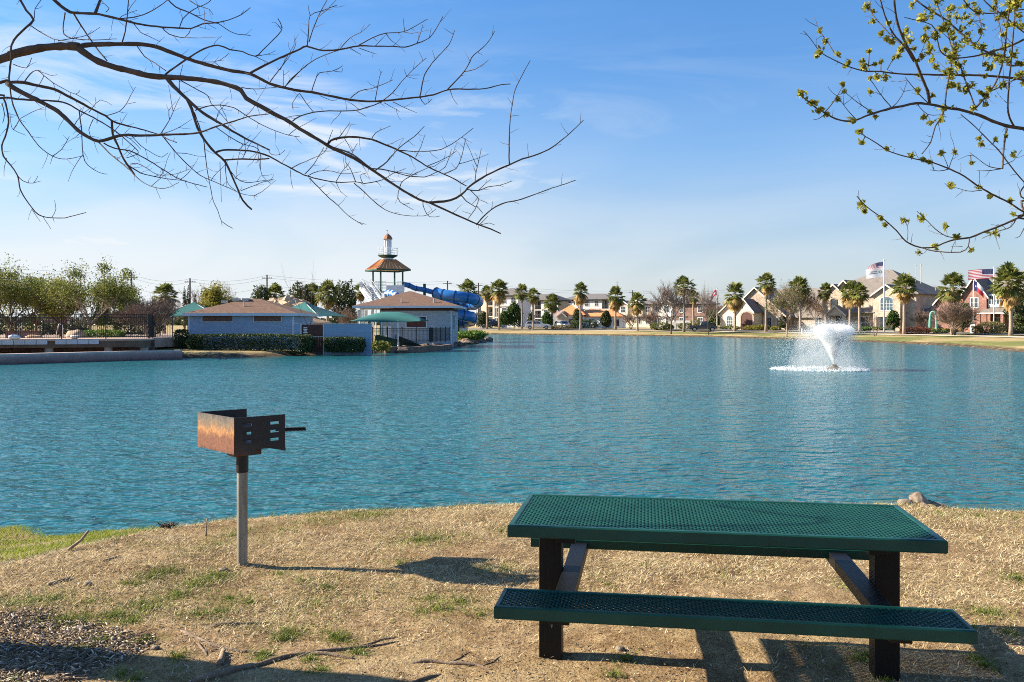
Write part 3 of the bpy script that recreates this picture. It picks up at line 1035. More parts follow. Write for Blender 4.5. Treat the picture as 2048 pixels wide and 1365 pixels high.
# wood chips
m, t, b = newmat('wood_chips')
g = N(t, 'ShaderNodeNewGeometry')
L(t, ramp(t, g.outputs['Random Per Island'], [(0.0, (0.045, 0.032, 0.022)), (0.45, (0.19, 0.14, 0.095)), (0.8, (0.36, 0.28, 0.20)), (1.0, (0.66, 0.57, 0.45))]), b.inputs['Base Color'])
b.inputs['Roughness'].default_value = 0.9
n = 24000
xs = rng.uniform(-4.6, -1.6, n); ys = rng.uniform(3.5, 5.3, n)
keep = rng.uniform(0, 1, n) < mulch_in(xs, ys)
xs, ys = xs[keep], ys[keep]
n = len(xs)
yaw = rng.uniform(0, 2 * np.pi, n); tl = rng.uniform(-0.5, 0.5, n); rl = rng.uniform(-0.6, 0.6, n)
ln = rng.uniform(0.012, 0.045, n); wd = rng.uniform(0.0025, 0.007, n); th = rng.uniform(0.002, 0.005, n)
d = np.stack([np.cos(yaw) * np.cos(tl), np.sin(yaw) * np.cos(tl), np.sin(tl)], -1)
s_ = np.stack([-np.sin(yaw) * np.cos(rl), np.cos(yaw) * np.cos(rl), np.sin(rl)], -1)
u_ = np.cross(d, s_)
c = np.stack([xs, ys, gz(xs, ys) + rng.uniform(0.0, 0.022, n)], -1)
vv = []
for a1, a2, a3 in ((-1, -1, -1), (1, -0.6, -1), (1, 0.7, -1), (-1, 1, -1), (-1, -1, 1), (1, -0.6, 1), (1, 0.7, 1), (-1, 1, 1)):
    vv.append(c + d * (ln / 2 * a1)[:, None] + s_ * (wd / 2 * a2)[:, None] + u_ * (th / 2 * a3)[:, None])
v = np.stack(vv, 1).reshape(-1, 3)
o8 = np.arange(n)[:, None] * 8
f = np.concatenate([o8 + np.array([q]) for q in ((0, 3, 2, 1), (4, 5, 6, 7), (0, 1, 5, 4), (1, 2, 6, 5), (2, 3, 7, 6), (3, 0, 4, 7))], 0)
tag(np_mesh('wood_chip_mulch', v, f, m), 'grey brown wood chip mulch spread round the tree', 'mulch', kind='stuff')

# crumbs of bark, twig and dead leaf over the whole near ground
n = 26000
xs, ys = scatter(n, -6, 6, 3.2, 8.2, lambda x, y: np.clip(0.75 + 0.6 * lump(x, y, 2.1, 5) - 0.10 * (y - 4), 0.05, 1))
n = len(xs)
yaw = rng.uniform(0, 2 * np.pi, n); ln = rng.uniform(0.006, 0.030, n); wd = rng.uniform(0.003, 0.009, n); tl = rng.uniform(-0.5, 0.5, n)
d = np.stack([np.cos(yaw) * np.cos(tl), np.sin(yaw) * np.cos(tl), np.sin(tl)], -1); s_ = np.stack([-np.sin(yaw), np.cos(yaw), rng.uniform(-.5, .5, n)], -1)
c = np.stack([xs, ys, gz(xs, ys) + rng.uniform(0.003, 0.018, n)], -1)
v = np.stack([c - d * (ln / 2)[:, None], c + s_ * (wd / 2)[:, None] + np.array([0, 0, .003]), c + d * (ln / 2)[:, None], c - s_ * (wd / 2)[:, None]], 1).reshape(-1, 3)
m, t, b = newmat('bark_and_leaf_crumbs')
g = N(t, 'ShaderNodeNewGeometry')
L(t, ramp(t, g.outputs['Random Per Island'], [(0.0, (0.05, 0.034, 0.022)), (0.5, (0.16, 0.105, 0.062)), (0.85, (0.30, 0.21, 0.13)), (1.0, (0.60, 0.52, 0.42))]), b.inputs['Base Color'])
b.inputs['Roughness'].default_value = 0.95
tag(np_mesh('leaf_litter', v, np.arange(n)[:, None] * 4 + np.arange(4)[None, :], m), 'crumbs of bark, twigs and dead leaves over the dry ground', 'litter', kind='stuff')

# ---------------------------------------------------------------- roots, sticks, stones, stump
M['root'] = mat('weathered_root_bark', (0.11, 0.075, 0.05), 0.95, 0, 14, 0.6, 60, c2=(0.30, 0.22, 0.15))
M['stick'] = mat('dry_stick', (0.16, 0.11, 0.07), 0.95, 0, 20, 0.5, 60, c2=(0.36, 0.27, 0.18))
M['stone'] = mat('brown_stone', (0.10, 0.08, 0.06), 0.9, 0, 12, 0.5, 30, c2=(0.28, 0.23, 0.175))


def gp(u, v_, lift=0.0):
    Y = F * CAM / (v_ - HZ)
    X = XX(u, Y)
    return Vector((X, Y, G(X, Y) + lift))


def ground_tube(name, label, cat, px, r0, r1, m, sink=0.3, group=None, forks=()):
    o = MB()
    for k, (pp, a, c) in enumerate([(px, r0, r1)] + list(forks)):
        pts = []
        src = [gp(u, v_) for u, v_ in pp]
        for i in range(len(src) - 1):
            for q in range(5):
                p = src[i].lerp(src[i + 1], q / 5)
                p = p + Vector((lump(p.x, p.y, 11.0, k) * 0.008, lump(p.x, p.y, 13.0, k + 2) * 0.008, 0))
                pts.append(p)
        pts.append(src[-1])
        nn = len(pts)
        rad = [(a + (c - a) * i / (nn - 1)) * (1 + 0.22 * lump(pts[i].x, pts[i].y, 17.0, 4)) for i in range(nn)]
        for i in range(nn):
            e = min(i, nn - 1 - i) / 3
            pts[i].z = G(pts[i].x, pts[i].y) + rad[i] * (1 - 2 * sink) - (rad[i] * 1.2 if e < 1 and sink > 0 else 0) * (1 - min(e, 1))
        o.tube(pts, rad, 8)
    ob = o.build(name, m, None, smooth=True)
    return tag(ob, label, cat, group)


RT = 'tree roots lying bare in the soil'
ground_tube('tree_root', 'longest exposed root, forked at its thin end, snaking from the shadow across bare soil', 'root',
            [(372, 1368), (420, 1356), (470, 1340), (520, 1330), (575, 1312), (620, 1305), (665, 1308), (710, 1315)], 0.018, 0.009, M['root'], 0.25, RT,
            [([(590, 1312), (640, 1302), (690, 1296), (730, 1290), (770, 1285), (800, 1280)], 0.013, 0.005), ([(700, 1300), (735, 1284), (765, 1276), (797, 1272)], 0.008, 0.004)])
ground_tube('tree_root', 'exposed root with one twig like fork, on bare soil just before the bench', 'root',
            [(818, 1322), (860, 1320), (905, 1325), (950, 1328), (985, 1338)], 0.013, 0.007, M['root'], 0.25, RT,
            [([(895, 1322), (920, 1314), (940, 1302)], 0.005, 0.003), ([(962, 1330), (985, 1322), (1002, 1312)], 0.006, 0.003)])
ground_tube('tree_root', 'short dark root lying at the bottom edge beyond the big root', 'root', [(820, 1364), (850, 1354), (882, 1345)], 0.011, 0.006, M['root'], 0.2, RT)
ground_tube('tree_root', 'dark straight root just above the pale forked root', 'root', [(415, 1253), (450, 1250), (490, 1246), (535, 1240)], 0.012, 0.008, M['root'], 0.25, RT)
ground_tube('tree_root', 'pale forked root bending over bare soil below the grill', 'root', [(362, 1258), (390, 1272), (415, 1288), (440, 1295), (480, 1300), (520, 1302)], 0.011, 0.008, M['root'], 0.25, RT, [([(395, 1284), (405, 1300), (413, 1314)], 0.008, 0.005)])
ground_tube('tree_root', 'pale root running along the edge of the trunk shadow', 'root', [(60, 1366), (110, 1364), (160, 1360), (205, 1356)], 0.010, 0.006, M['root'], 0.25, RT)


def stick(label, a, b_, r, mid=None, group='sticks lying on the ground'):
    pts = [Vector(a)] + ([Vector(mid)] if mid else []) + [Vector(b_)]
    fine = []
    for i in range(len(pts) - 1):
        for q in range(4):
            fine.append(pts[i].lerp(pts[i + 1], q / 4))
    fine.append(pts[-1])
    ob = MB().tube(fine, [r * (1.1 - 0.4 * i / len(fine)) for i in range(len(fine))], 7).build('stick', M['stick'], None, smooth=True)
    return tag(ob, label, 'stick', group)


a = gp(136, 1102, 0.0)
stick('thick stick leaning up out of the bank in front of green grass', a, Vector((XX(177, a.y + 0.1), a.y + 0.1, ZZ(1062, a.y + 0.1))), 0.012, Vector((XX(163, a.y + 0.05), a.y + 0.05, ZZ(1080, a.y + 0.05))))
stick('grey stick lying on the slope between grass tufts', gp(96, 1170, 0.006), gp(140, 1158, 0.012), 0.012, gp(120, 1163, 0.008))
a = gp(412, 1073); stick('thin pale twig standing upright at the bank edge near the grill', a, Vector((a.x + 0.0, a.y + 0.02, a.z + 0.135)), 0.006)
stick('thin twig lying flat between the stick and the grill', gp(206, 1127, 0.006), gp(240, 1118, 0.01), 0.007)
stick('thin dark stick lying on soil above the trunk shadow', gp(215, 1325, 0.005), gp(250, 1321, 0.008), 0.006)
stick('short twig on the mulch edge beside green grass', gp(150, 1312, 0.006), gp(182, 1304, 0.012), 0.007)
stick('short thick stub lying in soil below the forked root', gp(440, 1330, 0.008), gp(447, 1303, 0.012), 0.016)
for k, (u, v_, lab, r) in enumerate([(447, 1141, 'pale stone beside the foot of the grill post', 0.035), (310, 1298, 'dark stone on bare soil between roots and mulch', 0.026), (176, 1170, 'grey stone on the slope near the lying stick', 0.032),
                                     (163, 1258, 'dark stone at the edge of the mulch below green grass', 0.03), (275, 1302, 'small brown stone beside the dark stone', 0.022), (1240, 1300, 'brown stone beside the thin root before the bench', 0.03)]):
    p = gp(u, v_)
    r *= 0.72
    ob = MB().blob((p.x, p.y, p.z + r * 0.3), r, k + 1, 0.35, squash=(1.2, 1, 0.75)).build('stone', M['stone'], None, smooth=True)
    tag(ob, lab, 'stone', 'stones on the ground')
# twiggy clump at the bank edge
p = Vector((XX(335, 7.2), 7.2, G(XX(335, 7.2), 7.2)))
o = MB()
for k in range(60):
    a = random.uniform(0, 6.28); rr = random.uniform(0, 0.06)
    q = p + Vector((rr * math.cos(a), rr * math.sin(a), random.uniform(0, 0.02)))
    a2 = random.uniform(0, 6.28)
    o.tube([q, q + Vector((math.cos(a2) * 0.05, math.sin(a2) * 0.05, random.uniform(0.005, 0.04)))], [0.005, 0.003], 4)
tag(o.build('twig_clump', M['bark'], None), 'small dark clump of dead roots at the top of the bank', 'clump')

# stump by the water
m, t, b = newmat('weathered_stump_wood')
tc = N(t, 'ShaderNodeTexCoord').outputs['Object']
nz = noise(t, mapping(t, tc, (1, 1, 0.35)), 22, 6, 0.7, 0.5)
L(t, ramp(t, nz, [(0.32, (0.05, 0.033, 0.022)), (0.5, (0.22, 0.17, 0.125)), (0.72, (0.46, 0.40, 0.33))]), b.inputs['Base Color'])
b.inputs['Roughness'].default_value = 0.95
bn = N(t, 'ShaderNodeBump'); bn.inputs['Strength'].default_value = 0.8; bn.inputs['Distance'].default_value = 0.02
L(t, nz, bn.inputs['Height']); L(t, bn.outputs[0], b.inputs['Normal'])
M['stump'] = m
sy = 8.2
sp = Vector((XX(1836, sy), sy, G(XX(1836, sy), sy)))
stump = thing('tree_stump', 'pale weathered broken stump on the bank behind the picnic table', 'stump', sp, 0, None, 1.25)
o = MB()
o.tube([(0.03, 0, -0.05), (0.02, 0, 0.02), (-0.005, 0, 0.075), (-0.03, 0.0, 0.118)], [0.115, 0.085, 0.06, 0.042], 14)
o.build('stump_body', M['stump'], stump, smooth=True)
o = MB(); o.tube([(-0.03, 0, 0.02), (-0.09, -0.02, 0.05), (-0.155, -0.03, 0.065)], [0.05, 0.04, 0.026], 10)
o.build('broken_side_stub', M['stump'], stump, smooth=True)
o = MB()
for (x, y, l_) in ((0.25, -0.06, .05), (0.16, -0.13, .04), (-0.16, -0.12, .04), (0.02, -0.2, .05), (0.36, 0.0, .03)):
    o.tube([(x * 0.2, y * 0.2, 0.03), (x * 0.6, y * 0.6, 0.012), (x, y, -0.03)], [0.05, l_ * 0.8, 0.012], 8)
o.build('root_flare', M['root'], stump, smooth=True)

# ================================================================ THE TWO TREES WHOSE BRANCHES HANG INTO VIEW
class Branches:
    """limbs laid out from points read off the photograph; each joins the limb it springs from at that limb's own distance"""
    def __init__(s, d0, d1, seed):
        s.d0, s.d1 = d0, d1
        s.rnd = random.Random(seed)
        s.known = []      # (u, v, depth)
        s.groups = {}

    def add(s, group, pts, r0, r1, dep=None, slope=None, join=True):
        u0, v0 = pts[0]
        d = None
        if dep is not None:
            d = dep
        elif join and s.known:
            k = min(s.known, key=lambda q: (q[0] - u0) ** 2 + (q[1] - v0) ** 2)
            d = k[2]
        if d is None:
            d = s.d0
        if slope is None:
            slope = s.rnd.uniform(-0.0022, 0.0022)
        mb = s.groups.setdefault(group, MB())
        # Catmull-Rom through the points, with little knots
        fine = []
        n = len(pts)
        for i in range(n - 1):
            p0 = pts[max(i - 1, 0)]; p1 = pts[i]; p2 = pts[i + 1]; p3 = pts[min(i + 2, n - 1)]
            seg = math.hypot(p2[0] - p1[0], p2[1] - p1[1])
            K = max(2, min(6, int(seg / 9)))
            for q in range(K):
                t = q / K
                fine.append(tuple(0.5 * ((2 * p1[c]) + (-p0[c] + p2[c]) * t + (2 * p0[c] - 5 * p1[c] + 4 * p2[c] - p3[c]) * t * t + (-p0[c] + 3 * p1[c] - 3 * p2[c] + p3[c]) * t ** 3) for c in (0, 1)))
        fine.append(pts[-1])
        ln = 0
        world_pts = []; rad = []
        tot = sum(math.hypot(fine[i + 1][0] - fine[i][0], fine[i + 1][1] - fine[i][1]) for i in range(len(fine) - 1)) or 1
        for i, (u, v) in enumerate(fine):
            if i:
                ln += math.hypot(u - fine[i - 1][0], v - fine[i - 1][1])
            j = 0.5 * r1
            uu = u + s.rnd.uniform(-0.35, 0.35); vv = v + s.rnd.uniform(-0.35, 0.35)
            dd = d + slope * ln
            world_pts.append(P(uu, vv, dd))
            r = (r0 + (r1 - r0) * (ln / tot) ** 0.85) * (1 + s.rnd.uniform(-0.10, 0.14))
            rad.append(r / F * dd)
            s.known.append((u, v, dd))
        mb.tube(world_pts, rad, 8 if r0 > 2.5 else 5)
        return fine, d, slope

    def twigs(s, group, fine, d, slope, every, r, lmin, lmax, start=0.15, spread=55):
        n = len(fine)
        acc = 0
        nxt = s.rnd.uniform(0.4, 1) * every
        for i in range(1, n - 1):
            step = math.hypot(fine[i][0] - fine[i - 1][0], fine[i][1] - fine[i - 1][1])
            acc += step
            if i / n < start:
                continue
            if acc > nxt:
                nxt = acc + s.rnd.uniform(0.5, 1.6) * every
                a = math.atan2(fine[i + 1][1] - fine[i][1], fine[i + 1][0] - fine[i][0])
                sgn = s.rnd.choice((-1, 1))
                a += sgn * math.radians(s.rnd.uniform(25, spread + 25))
                l = s.rnd.uniform(lmin, lmax)
                p = [fine[i]]
                x, y = fine[i]
                for q in range(3):
                    a += s.rnd.uniform(-0.30, 0.30) - 0.06 * math.cos(a)
                    x += math.cos(a) * l / 3; y += math.sin(a) * l / 3
                    p.append((x, y))
                s.add(group, p, r, r * 0.45, slope=s.rnd.uniform(-0.012, 0.012))


def rd(txt, ox, oy, sc):
    return [(ox + float(a.split(',')[0]) / sc, oy + float(a.split(',')[1]) / sc) for a in txt.split()]


A = lambda s: rd(s, 0, 0, 2.8433)
B = lambda s: rd(s, 560, 0, 2.8438)
C7 = lambda s: rd(s, 1560, 0, 2.5758)

lt = Branches(4.85, 6.0, 3)
# trunk outside the frame; its limbs run in from there (points before the frame edge are where they leave the trunk)
LTX, LTY = -3.95, 4.5
w2p = lambda X, Y, Z: (1024 + X / Y * F, HZ + (CAM - Z) / Y * F)
j1 = w2p(LTX, LTY, 2.62); j2 = w2p(LTX, LTY, 2.25)
main = [j1, (-180, 170)] + A("0,340 60,315 150,290 280,268 400,264 450,268")
LM = []


def limb(g, pts, r0, r1, **k):
    f = lt.add(g, pts, r0, r1, **k)
    LM.append((g, f, r0))
    return f


limb('main_limb', main, 12.0, 7.6, dep=LTY, slope=-0.0003)
limb('upper_limb', A("440,266 520,255 650,252 780,252 880,265 950,290 1080,340 1200,375 1320,405 1420,420 1530,475 1620,500 1706,518 1773,525 1893,550 1993,570 2093,578 2173,575 2273,565 2383,553 2463,540 2543,513 2613,508 2723,508 2793,498 2853,482 2903,480"), 4.9, 0.9, slope=0.0009)
limb('lower_limb', A("440,270 500,315 560,350 640,380 740,405 840,430 940,440 1040,445 1200,462 1300,485 1370,515 1400,560 1480,605 1560,650 1640,690 1706,735 1793,785 1893,845 2013,900 2113,965 2193,1020 2293,1085 2383,1135 2443,1155 2543,1200 2653,1250 2723,1280 2793,1305 2848,1330"), 6.6, 1.3, slope=-0.0002)
tip = 'lower_limb'
limb(tip, B("850,1153 900,1150 970,1140 1030,1110 1070,1070 1130,1025 1200,985 1300,940 1380,905 1450,885 1530,850 1600,800 1660,750 1725,685"), 2.6, 0.8)
limb(tip, B("1305,935 1303,850 1307,700 1320,600 1335,520 1370,440 1422,345"), 1.5, 0.7)
limb(tip, B("1118,1280 1150,1240 1200,1195 1260,1160 1350,1140 1430,1115 1520,1080 1600,1055 1680,1027"), 1.5, 0.8)
limb(tip, B("268,825 290,800 340,785 420,780 520,795 600,825 680,860 760,900 850,955 930,990 1000,1025 1060,1060"), 2.4, 1.1)
limb(tip, B("680,857 760,862 850,860 920,850 1000,805 1060,760 1100,730"), 1.1, 0.6)
limb(tip, B("935,990 1000,960 1030,900 1045,840 1055,790"), 1.1, 0.6)
limb(tip, B("840,945 900,920 960,890 1005,858"), 0.9, 0.5)
limb(tip, B("545,968 610,920 650,870 700,825 760,780 820,720"), 1.4, 0.7)
limb(tip, B("525,962 580,965 650,980 720,1000 820,1008 880,985 940,950 975,850"), 1.3, 0.6)
limb(tip, B("680,1075 690,1040 730,1010 800,975 860,945"), 1.0, 0.6)
limb(tip, B("1110,1035 1115,980 1130,920 1145,845"), 1.0, 0.5)
limb(tip, B("1115,985 1095,935"), 0.8, 0.5)
limb(tip, B("1065,1080 1130,1085 1180,1065 1250,1055 1318,1030"), 1.1, 0.6)
limb(tip, B("1130,1083 1170,1045 1205,1018"), 0.8, 0.5)
limb(tip, B("1080,1080 1110,1110 1130,1135 1110,1190 1070,1245"), 1.0, 0.7)
limb(tip, B("1120,1175 1155,1215"), 0.8, 0.5)
limb(tip, B("1030,1110 1060,1145 1115,1180"), 1.2, 0.8)
limb(tip, B("1130,1135 1185,1158"), 0.7, 0.5)
limb(tip, B("812,1150 820,1190 850,1235 910,1230"), 0.9, 0.5)
limb(tip, B("1135,1280 1160,1255 1182,1233"), 0.8, 0.5)
limb(tip, B("1142,1280 1190,1270 1222,1282"), 0.8, 0.5)
limb(tip, B("680,1070 670,1125 700,1163 740,1155"), 1.0, 0.6)
limb(tip, B("700,1160 760,1195"), 0.8, 0.5)
limb(tip, B("270,820 300,740"), 0.9, 0.5)
limb(tip, B("320,800 350,765 398,697"), 0.9, 0.5)
limb(tip, B("520,795 545,755 630,717"), 1.0, 0.5)
limb(tip, B("770,895 800,840 825,765"), 0.9, 0.5)
limb(tip, B("545,960 700,985 780,995"), 0.8, 0.5)
limb(tip, B("400,900 415,860 440,815"), 0.8, 0.5)
limb(tip, B("300,840 380,865 430,890 480,930 545,975"), 1.8, 1.2)
u_ = 'upper_limb'
limb(u_, B("30,492 80,440 130,390 200,340 280,305 330,290"), 1.2, 0.8)
limb(u_, B("180,520 200,460 225,415 300,405 357,375"), 1.1, 0.6)
limb(u_, B("300,403 350,412 355,388"), 0.7, 0.5)
limb(u_, B("400,560 450,520 520,505 600,475 642,455"), 1.1, 0.6)
limb(u_, B("540,575 555,500 565,440 582,405"), 1.0, 0.5)
limb(u_, B("580,577 640,530 680,480 720,435 780,375 835,330"), 1.2, 0.6)
limb(u_, B("720,437 705,392"), 0.7, 0.4)
limb(u_, B("725,430 795,428"), 0.7, 0.4)
limb(u_, B("795,553 805,500 820,430 850,380 900,320 960,255 993,175"), 1.4, 0.7)
limb(u_, B("795,555 825,595 865,563"), 0.9, 0.5)
limb(u_, B("950,513 1000,460 1050,405 1080,350 1100,315 1150,275 1190,230 1220,180"), 1.5, 0.7)
limb(u_, B("1045,410 1110,395 1150,370 1185,345"), 1.0, 0.5)
limb(u_, B("968,515 985,560 1010,595"), 0.8, 0.4)
limb(u_, B("580,580 530,600 450,625 380,632 280,632 190,640 120,660 70,690"), 1.1, 1.2)
limb(u_, B("640,580 700,610 780,645"), 0.9, 0.4)
limb(u_, B("590,585 680,635"), 0.8, 0.4)
limb(u_, B("110,530 150,590 190,637"), 0.9, 0.7)
limb(u_, B("105,535 70,590 75,625"), 0.8, 0.6)
limb(u_, B("430,630 490,663"), 0.8, 0.4)
limb(u_, B("225,545 290,572 325,568"), 0.7, 0.4)
# rising fork of the upper limb
g3 = 'rising_limb'
limb(g3, A("1420,418 1480,385 1560,345 1640,310 1706,280 1743,265 1813,285 1893,288 1973,275 2043,262 2153,265 2233,265 2303,270 2373,248 2443,215 2483,160 2518,95"), 2.5, 0.7)
limb(g3, B("155,262 162,180 170,90 230,65 325,30"), 1.2, 0.6)
limb(g3, B("165,240 190,160 230,70 275,-12"), 1.2, 0.8)
limb(g3, B("170,90 160,30"), 0.7, 0.4)
limb(g3, B("345,275 400,215 460,185 515,138"), 1.0, 0.5)
limb(g3, B("450,257 530,215 600,190 700,183 770,150 838,110"), 1.2, 0.6)
limb(g3, B("710,180 700,105"), 0.7, 0.4)
limb(g3, B("780,247 800,190 812,140"), 0.8, 0.4)
limb(g3, B("850,215 860,160"), 0.6, 0.4)
limb(g3, B("400,277 460,312"), 0.9, 0.4)
limb(g3, B("450,275 550,310"), 0.9, 0.4)
limb(g3, B("540,265 600,200"), 0.8, 0.4)
limb(g3, B("0,400 40,325 78,260 85,205"), 0.9, 0.4)
limb(g3, A("1535,468 1570,420 1640,330 1680,260 1680,225"), 1.0, 0.5)
limb(g3, A("1620,500 1650,455 1706,405 1750,370"), 1.0, 0.5)
limb(g3, A("1610,495 1612,400"), 0.8, 0.5)
limb(g3, A("1370,497 1440,508 1540,500 1625,492"), 0.9, 0.6)
# top limbs
gt = 'top_limb'
limb(gt, [w2p(LTX, LTY, 4.35), (20, -60)] + A("300,-5 345,35 400,70 440,75 540,80 620,95 700,115 800,140 920,155 1010,160 1090,162 1150,138 1230,130 1300,115 1370,85 1425,45"), 8.0, 0.7, dep=LTY, slope=0.0006)
limb(gt, A("540,78 555,40 575,-8"), 3.0, 2.6)
limb(gt, A("420,80 460,145 500,205 560,290 610,347"), 1.8, 1.2)
limb(gt, A("370,73 358,170 380,210 450,225 560,228 665,222"), 1.4, 0.6)
limb(gt, A("330,235 430,215 500,200 570,155"), 1.0, 0.5, join=True)
limb(gt, A("680,107 760,100 840,75 900,40 965,-8"), 1.2, 0.9)
limb(gt, A("695,240 712,180 722,100 732,-8"), 1.4, 1.0)
limb(gt, A("950,-8 1000,40 1080,75 1160,115 1240,135 1300,175 1350,195 1425,203"), 1.5, 0.6)
limb(gt, A("1020,160 1040,110 1100,55 1180,20 1203,-6"), 1.0, 0.7)
limb(gt, A("1060,-8 1120,30 1190,55 1212,87"), 1.0, 0.5)
limb(gt, A("760,135 800,185 850,210 912,240"), 1.0, 0.5)
limb(gt, A("920,155 960,195 1050,215 1085,165"), 1.2, 0.7)
limb(gt, A("680,103 720,80 780,60"), 0.8, 0.5)
limb(gt, A("600,70 620,50 590,20 577,5"), 0.8, 0.5)
limb(gt, A("1240,135 1170,130 1230,165"), 0.7, 0.4)
limb(gt, A("550,265 545,270 610,345"), 1.1, 0.9)
gh = 'hanging_limb'
limb(gh, [w2p(LTX, LTY, 4.6), (-60, -40), (10, -40)] + A("110,-6 150,60 190,115 150,155 100,205 65,260 62,350 52,440 60,520 75,600 110,680 160,750 220,830 300,890 380,905 470,888"), 6.0, 0.6, dep=LTY, slope=-0.0004)
limb(gh, A("178,148 250,195 310,225 380,235 430,233"), 1.1, 0.7)
limb(gh, A("195,105 200,50 240,-6"), 0.9, 0.6)
limb(gh, A("300,888 350,850 395,778"), 0.9, 0.5)
limb(gh, A("300,888 285,935"), 0.8, 0.4)
limb(gh, A("115,675 180,640 250,612"), 0.8, 0.5)
limb(gh, A("110,685 75,740 60,690 55,640"), 0.8, 0.4)
limb(gh, A("75,738 105,755 150,772"), 0.7, 0.4)
limb(gh, A("75,365 150,388 180,330"), 0.9, 0.7)
limb(gh, A("140,465 170,425 210,400 250,430 300,470 370,510 430,537 455,515"), 1.2, 0.5)
limb(gh, A("215,402 290,430 325,425"), 0.7, 0.4)
# middle limb off the main limb
limb('main_limb', A("940,425 1000,380 1080,325 1160,280 1240,258 1310,285 1380,295 1450,322 1510,270 1580,200 1605,160 1580,105"), 2.0, 0.8)
limb('main_limb', A("1450,322 1520,310 1567,290"), 0.8, 0.4)
limb('main_limb', A("1450,322 1530,360"), 0.9, 0.5)
limb('main_limb', A("1595,165 1570,130 1545,130"), 0.7, 0.4)
limb('main_limb', A("780,262 820,320 880,360 945,405"), 1.1, 0.9)
limb('main_limb', A("1090,350 1180,355 1250,345 1303,303"), 1.0, 0.5)
# the lower group at the frame edge
gl = 'low_limb'
limb(gl, [j2, (-200, 235)] + A("-20,476 60,470 130,470 220,490 310,510 380,545 450,580 530,625 600,660 640,690 700,710 800,735 900,765"), 9.0, 1.0, dep=LTY, slope=0.0004)
limb(gl, A("40,476 110,520 180,555 260,595 330,635 390,690 440,740 500,780 560,805 620,790 700,770 800,772 920,768 1020,765 1130,755 1230,720 1330,690 1430,660 1530,650"), 5.2, 0.9)
limb(gl, [w2p(LTX, LTY, 2.0), (-150, 215)] + A("-10,560 100,565 200,572 300,575 380,590 450,630 530,670 600,710 660,750 720,800 785,860 775,880 720,900"), 5.5, 0.7, dep=LTY, slope=-0.0004)
limb(gl, A("635,690 640,760 670,830 700,900 740,960 765,995"), 2.4, 1.8)
limb(gl, A("560,808 620,870 680,920 740,970 790,1020 860,1060 940,1072 1015,1040"), 1.5, 0.6)
limb(gl, A("590,815 650,845 740,860 830,905 920,960 1000,1010 1080,1040 1180,1065"), 1.5, 0.7)
limb(gl, A("735,945 800,985 880,1005 960,1020 1060,1030"), 1.3, 0.6)
limb(gl, A("740,935 780,930 830,955 900,995 1000,990 1080,962"), 0.9, 0.5)
limb(gl, A("750,775 800,830 880,880 920,895 955,870"), 0.9, 0.5)
limb(gl, A("920,768 970,830 1020,890 1080,950 1140,1000 1230,1040 1300,1070 1380,1105 1465,1118"), 1.2, 0.5)
limb(gl, A("925,775 960,795 1005,812"), 1.3, 0.9)
limb(gl, A("910,768 940,720 970,670 1000,600 1025,550"), 1.0, 0.5)
limb(gl, A("965,680 960,630 1000,578"), 0.8, 0.4)
limb(gl, A("930,760 990,740 1060,700 1090,680"), 0.8, 0.4)
limb(gl, A("450,632 465,750 472,880 500,940 560,980 610,992"), 1.2, 0.6)
limb(gl, A("600,660 680,635 720,590 745,540 770,497"), 1.0, 0.5)
limb(gl, A("720,593 772,583"), 0.7, 0.4)
limb(gl, A("505,640 570,570 637,600"), 0.8, 0.4)
limb(gl, A("425,710 460,660 520,610"), 0.8, 0.5)
limb(gl, A("530,680 505,740 525,800"), 0.8, 0.5)
limb(gl, A("640,760 690,700 720,650"), 0.8, 0.4)
limb(gl, A("660,755 740,790 800,850"), 0.9, 0.5)
gd = 'drooping_limb'
limb(gd, [w2p(LTX, LTY, 1.95), (-120, 205)] + A("-10,540 20,560 40,620 48,700 30,780 10,830 20,890 60,940 100,1000 115,1080 150,1140 200,1205 240,1232 300,1240 370,1240 430,1225 490,1210"), 4.6, 0.7, dep=LTY, slope=0.0002)
limb(gd, A("100,1000 130,1030 190,1043 215,1000"), 1.0, 0.5)
limb(gd, A("190,1043 235,1030"), 0.6, 0.4)
limb(gd, A("295,1238 318,1190 310,1140"), 0.7, 0.4)
limb(gd, A("245,1235 290,1305"), 0.6, 0.4)
limb(gd, A("180,1190 230,1262"), 0.6, 0.4)
limb(gd, A("40,900 25,950 22,1005"), 0.7, 0.4)
limb(gd, A("10,590 25,650 15,700"), 1.2, 0.6)
# down-running limb from the middle of the lower limb
gm = 'forked_limb'
limb(gm, A("950,450 1010,515 1080,580 1150,640 1230,690 1320,745 1400,790 1460,820 1532,855"), 4.0, 1.6)
limb(gm, A("1065,570 1090,620 1110,690 1140,760 1180,820 1230,875 1280,920 1310,980 1340,1050 1380,1140 1432,1193"), 3.0, 1.6)
limb(gm, A("1105,640 1150,770 1165,850 1175,950 1195,1060 1215,1150 1240,1200 1260,1260 1322,1300"), 1.2, 0.6)
limb(gm, A("1225,870 1270,855 1380,857 1450,865 1530,890 1600,930 1706,985 1733,998 1813,1020 1913,1038 2013,1035 2073,1045"), 2.2, 0.9)
limb(gm, A("1270,912 1380,905 1450,908 1530,903"), 1.8, 1.4)
limb(gm, B("420,1042 480,1095 550,1160 620,1205 700,1225 780,1230 840,1225 887,1190"), 1.1, 0.5)
limb(gm, B("170,1015 260,1110 330,1170 390,1230 470,1280"), 1.1, 0.6)
limb(gm, B("440,1265 490,1278"), 0.7, 0.4)
limb(gm, B("60,962 110,935 180,905 250,870 265,840"), 1.0, 0.6)
limb(gm, B("140,992 190,940 220,890 250,840"), 1.0, 0.6)
limb(gm, B("160,1000 220,975 300,975 360,990 460,978"), 0.9, 0.5)
limb(gm, B("320,1033 350,980 385,940 395,920"), 0.9, 0.5)
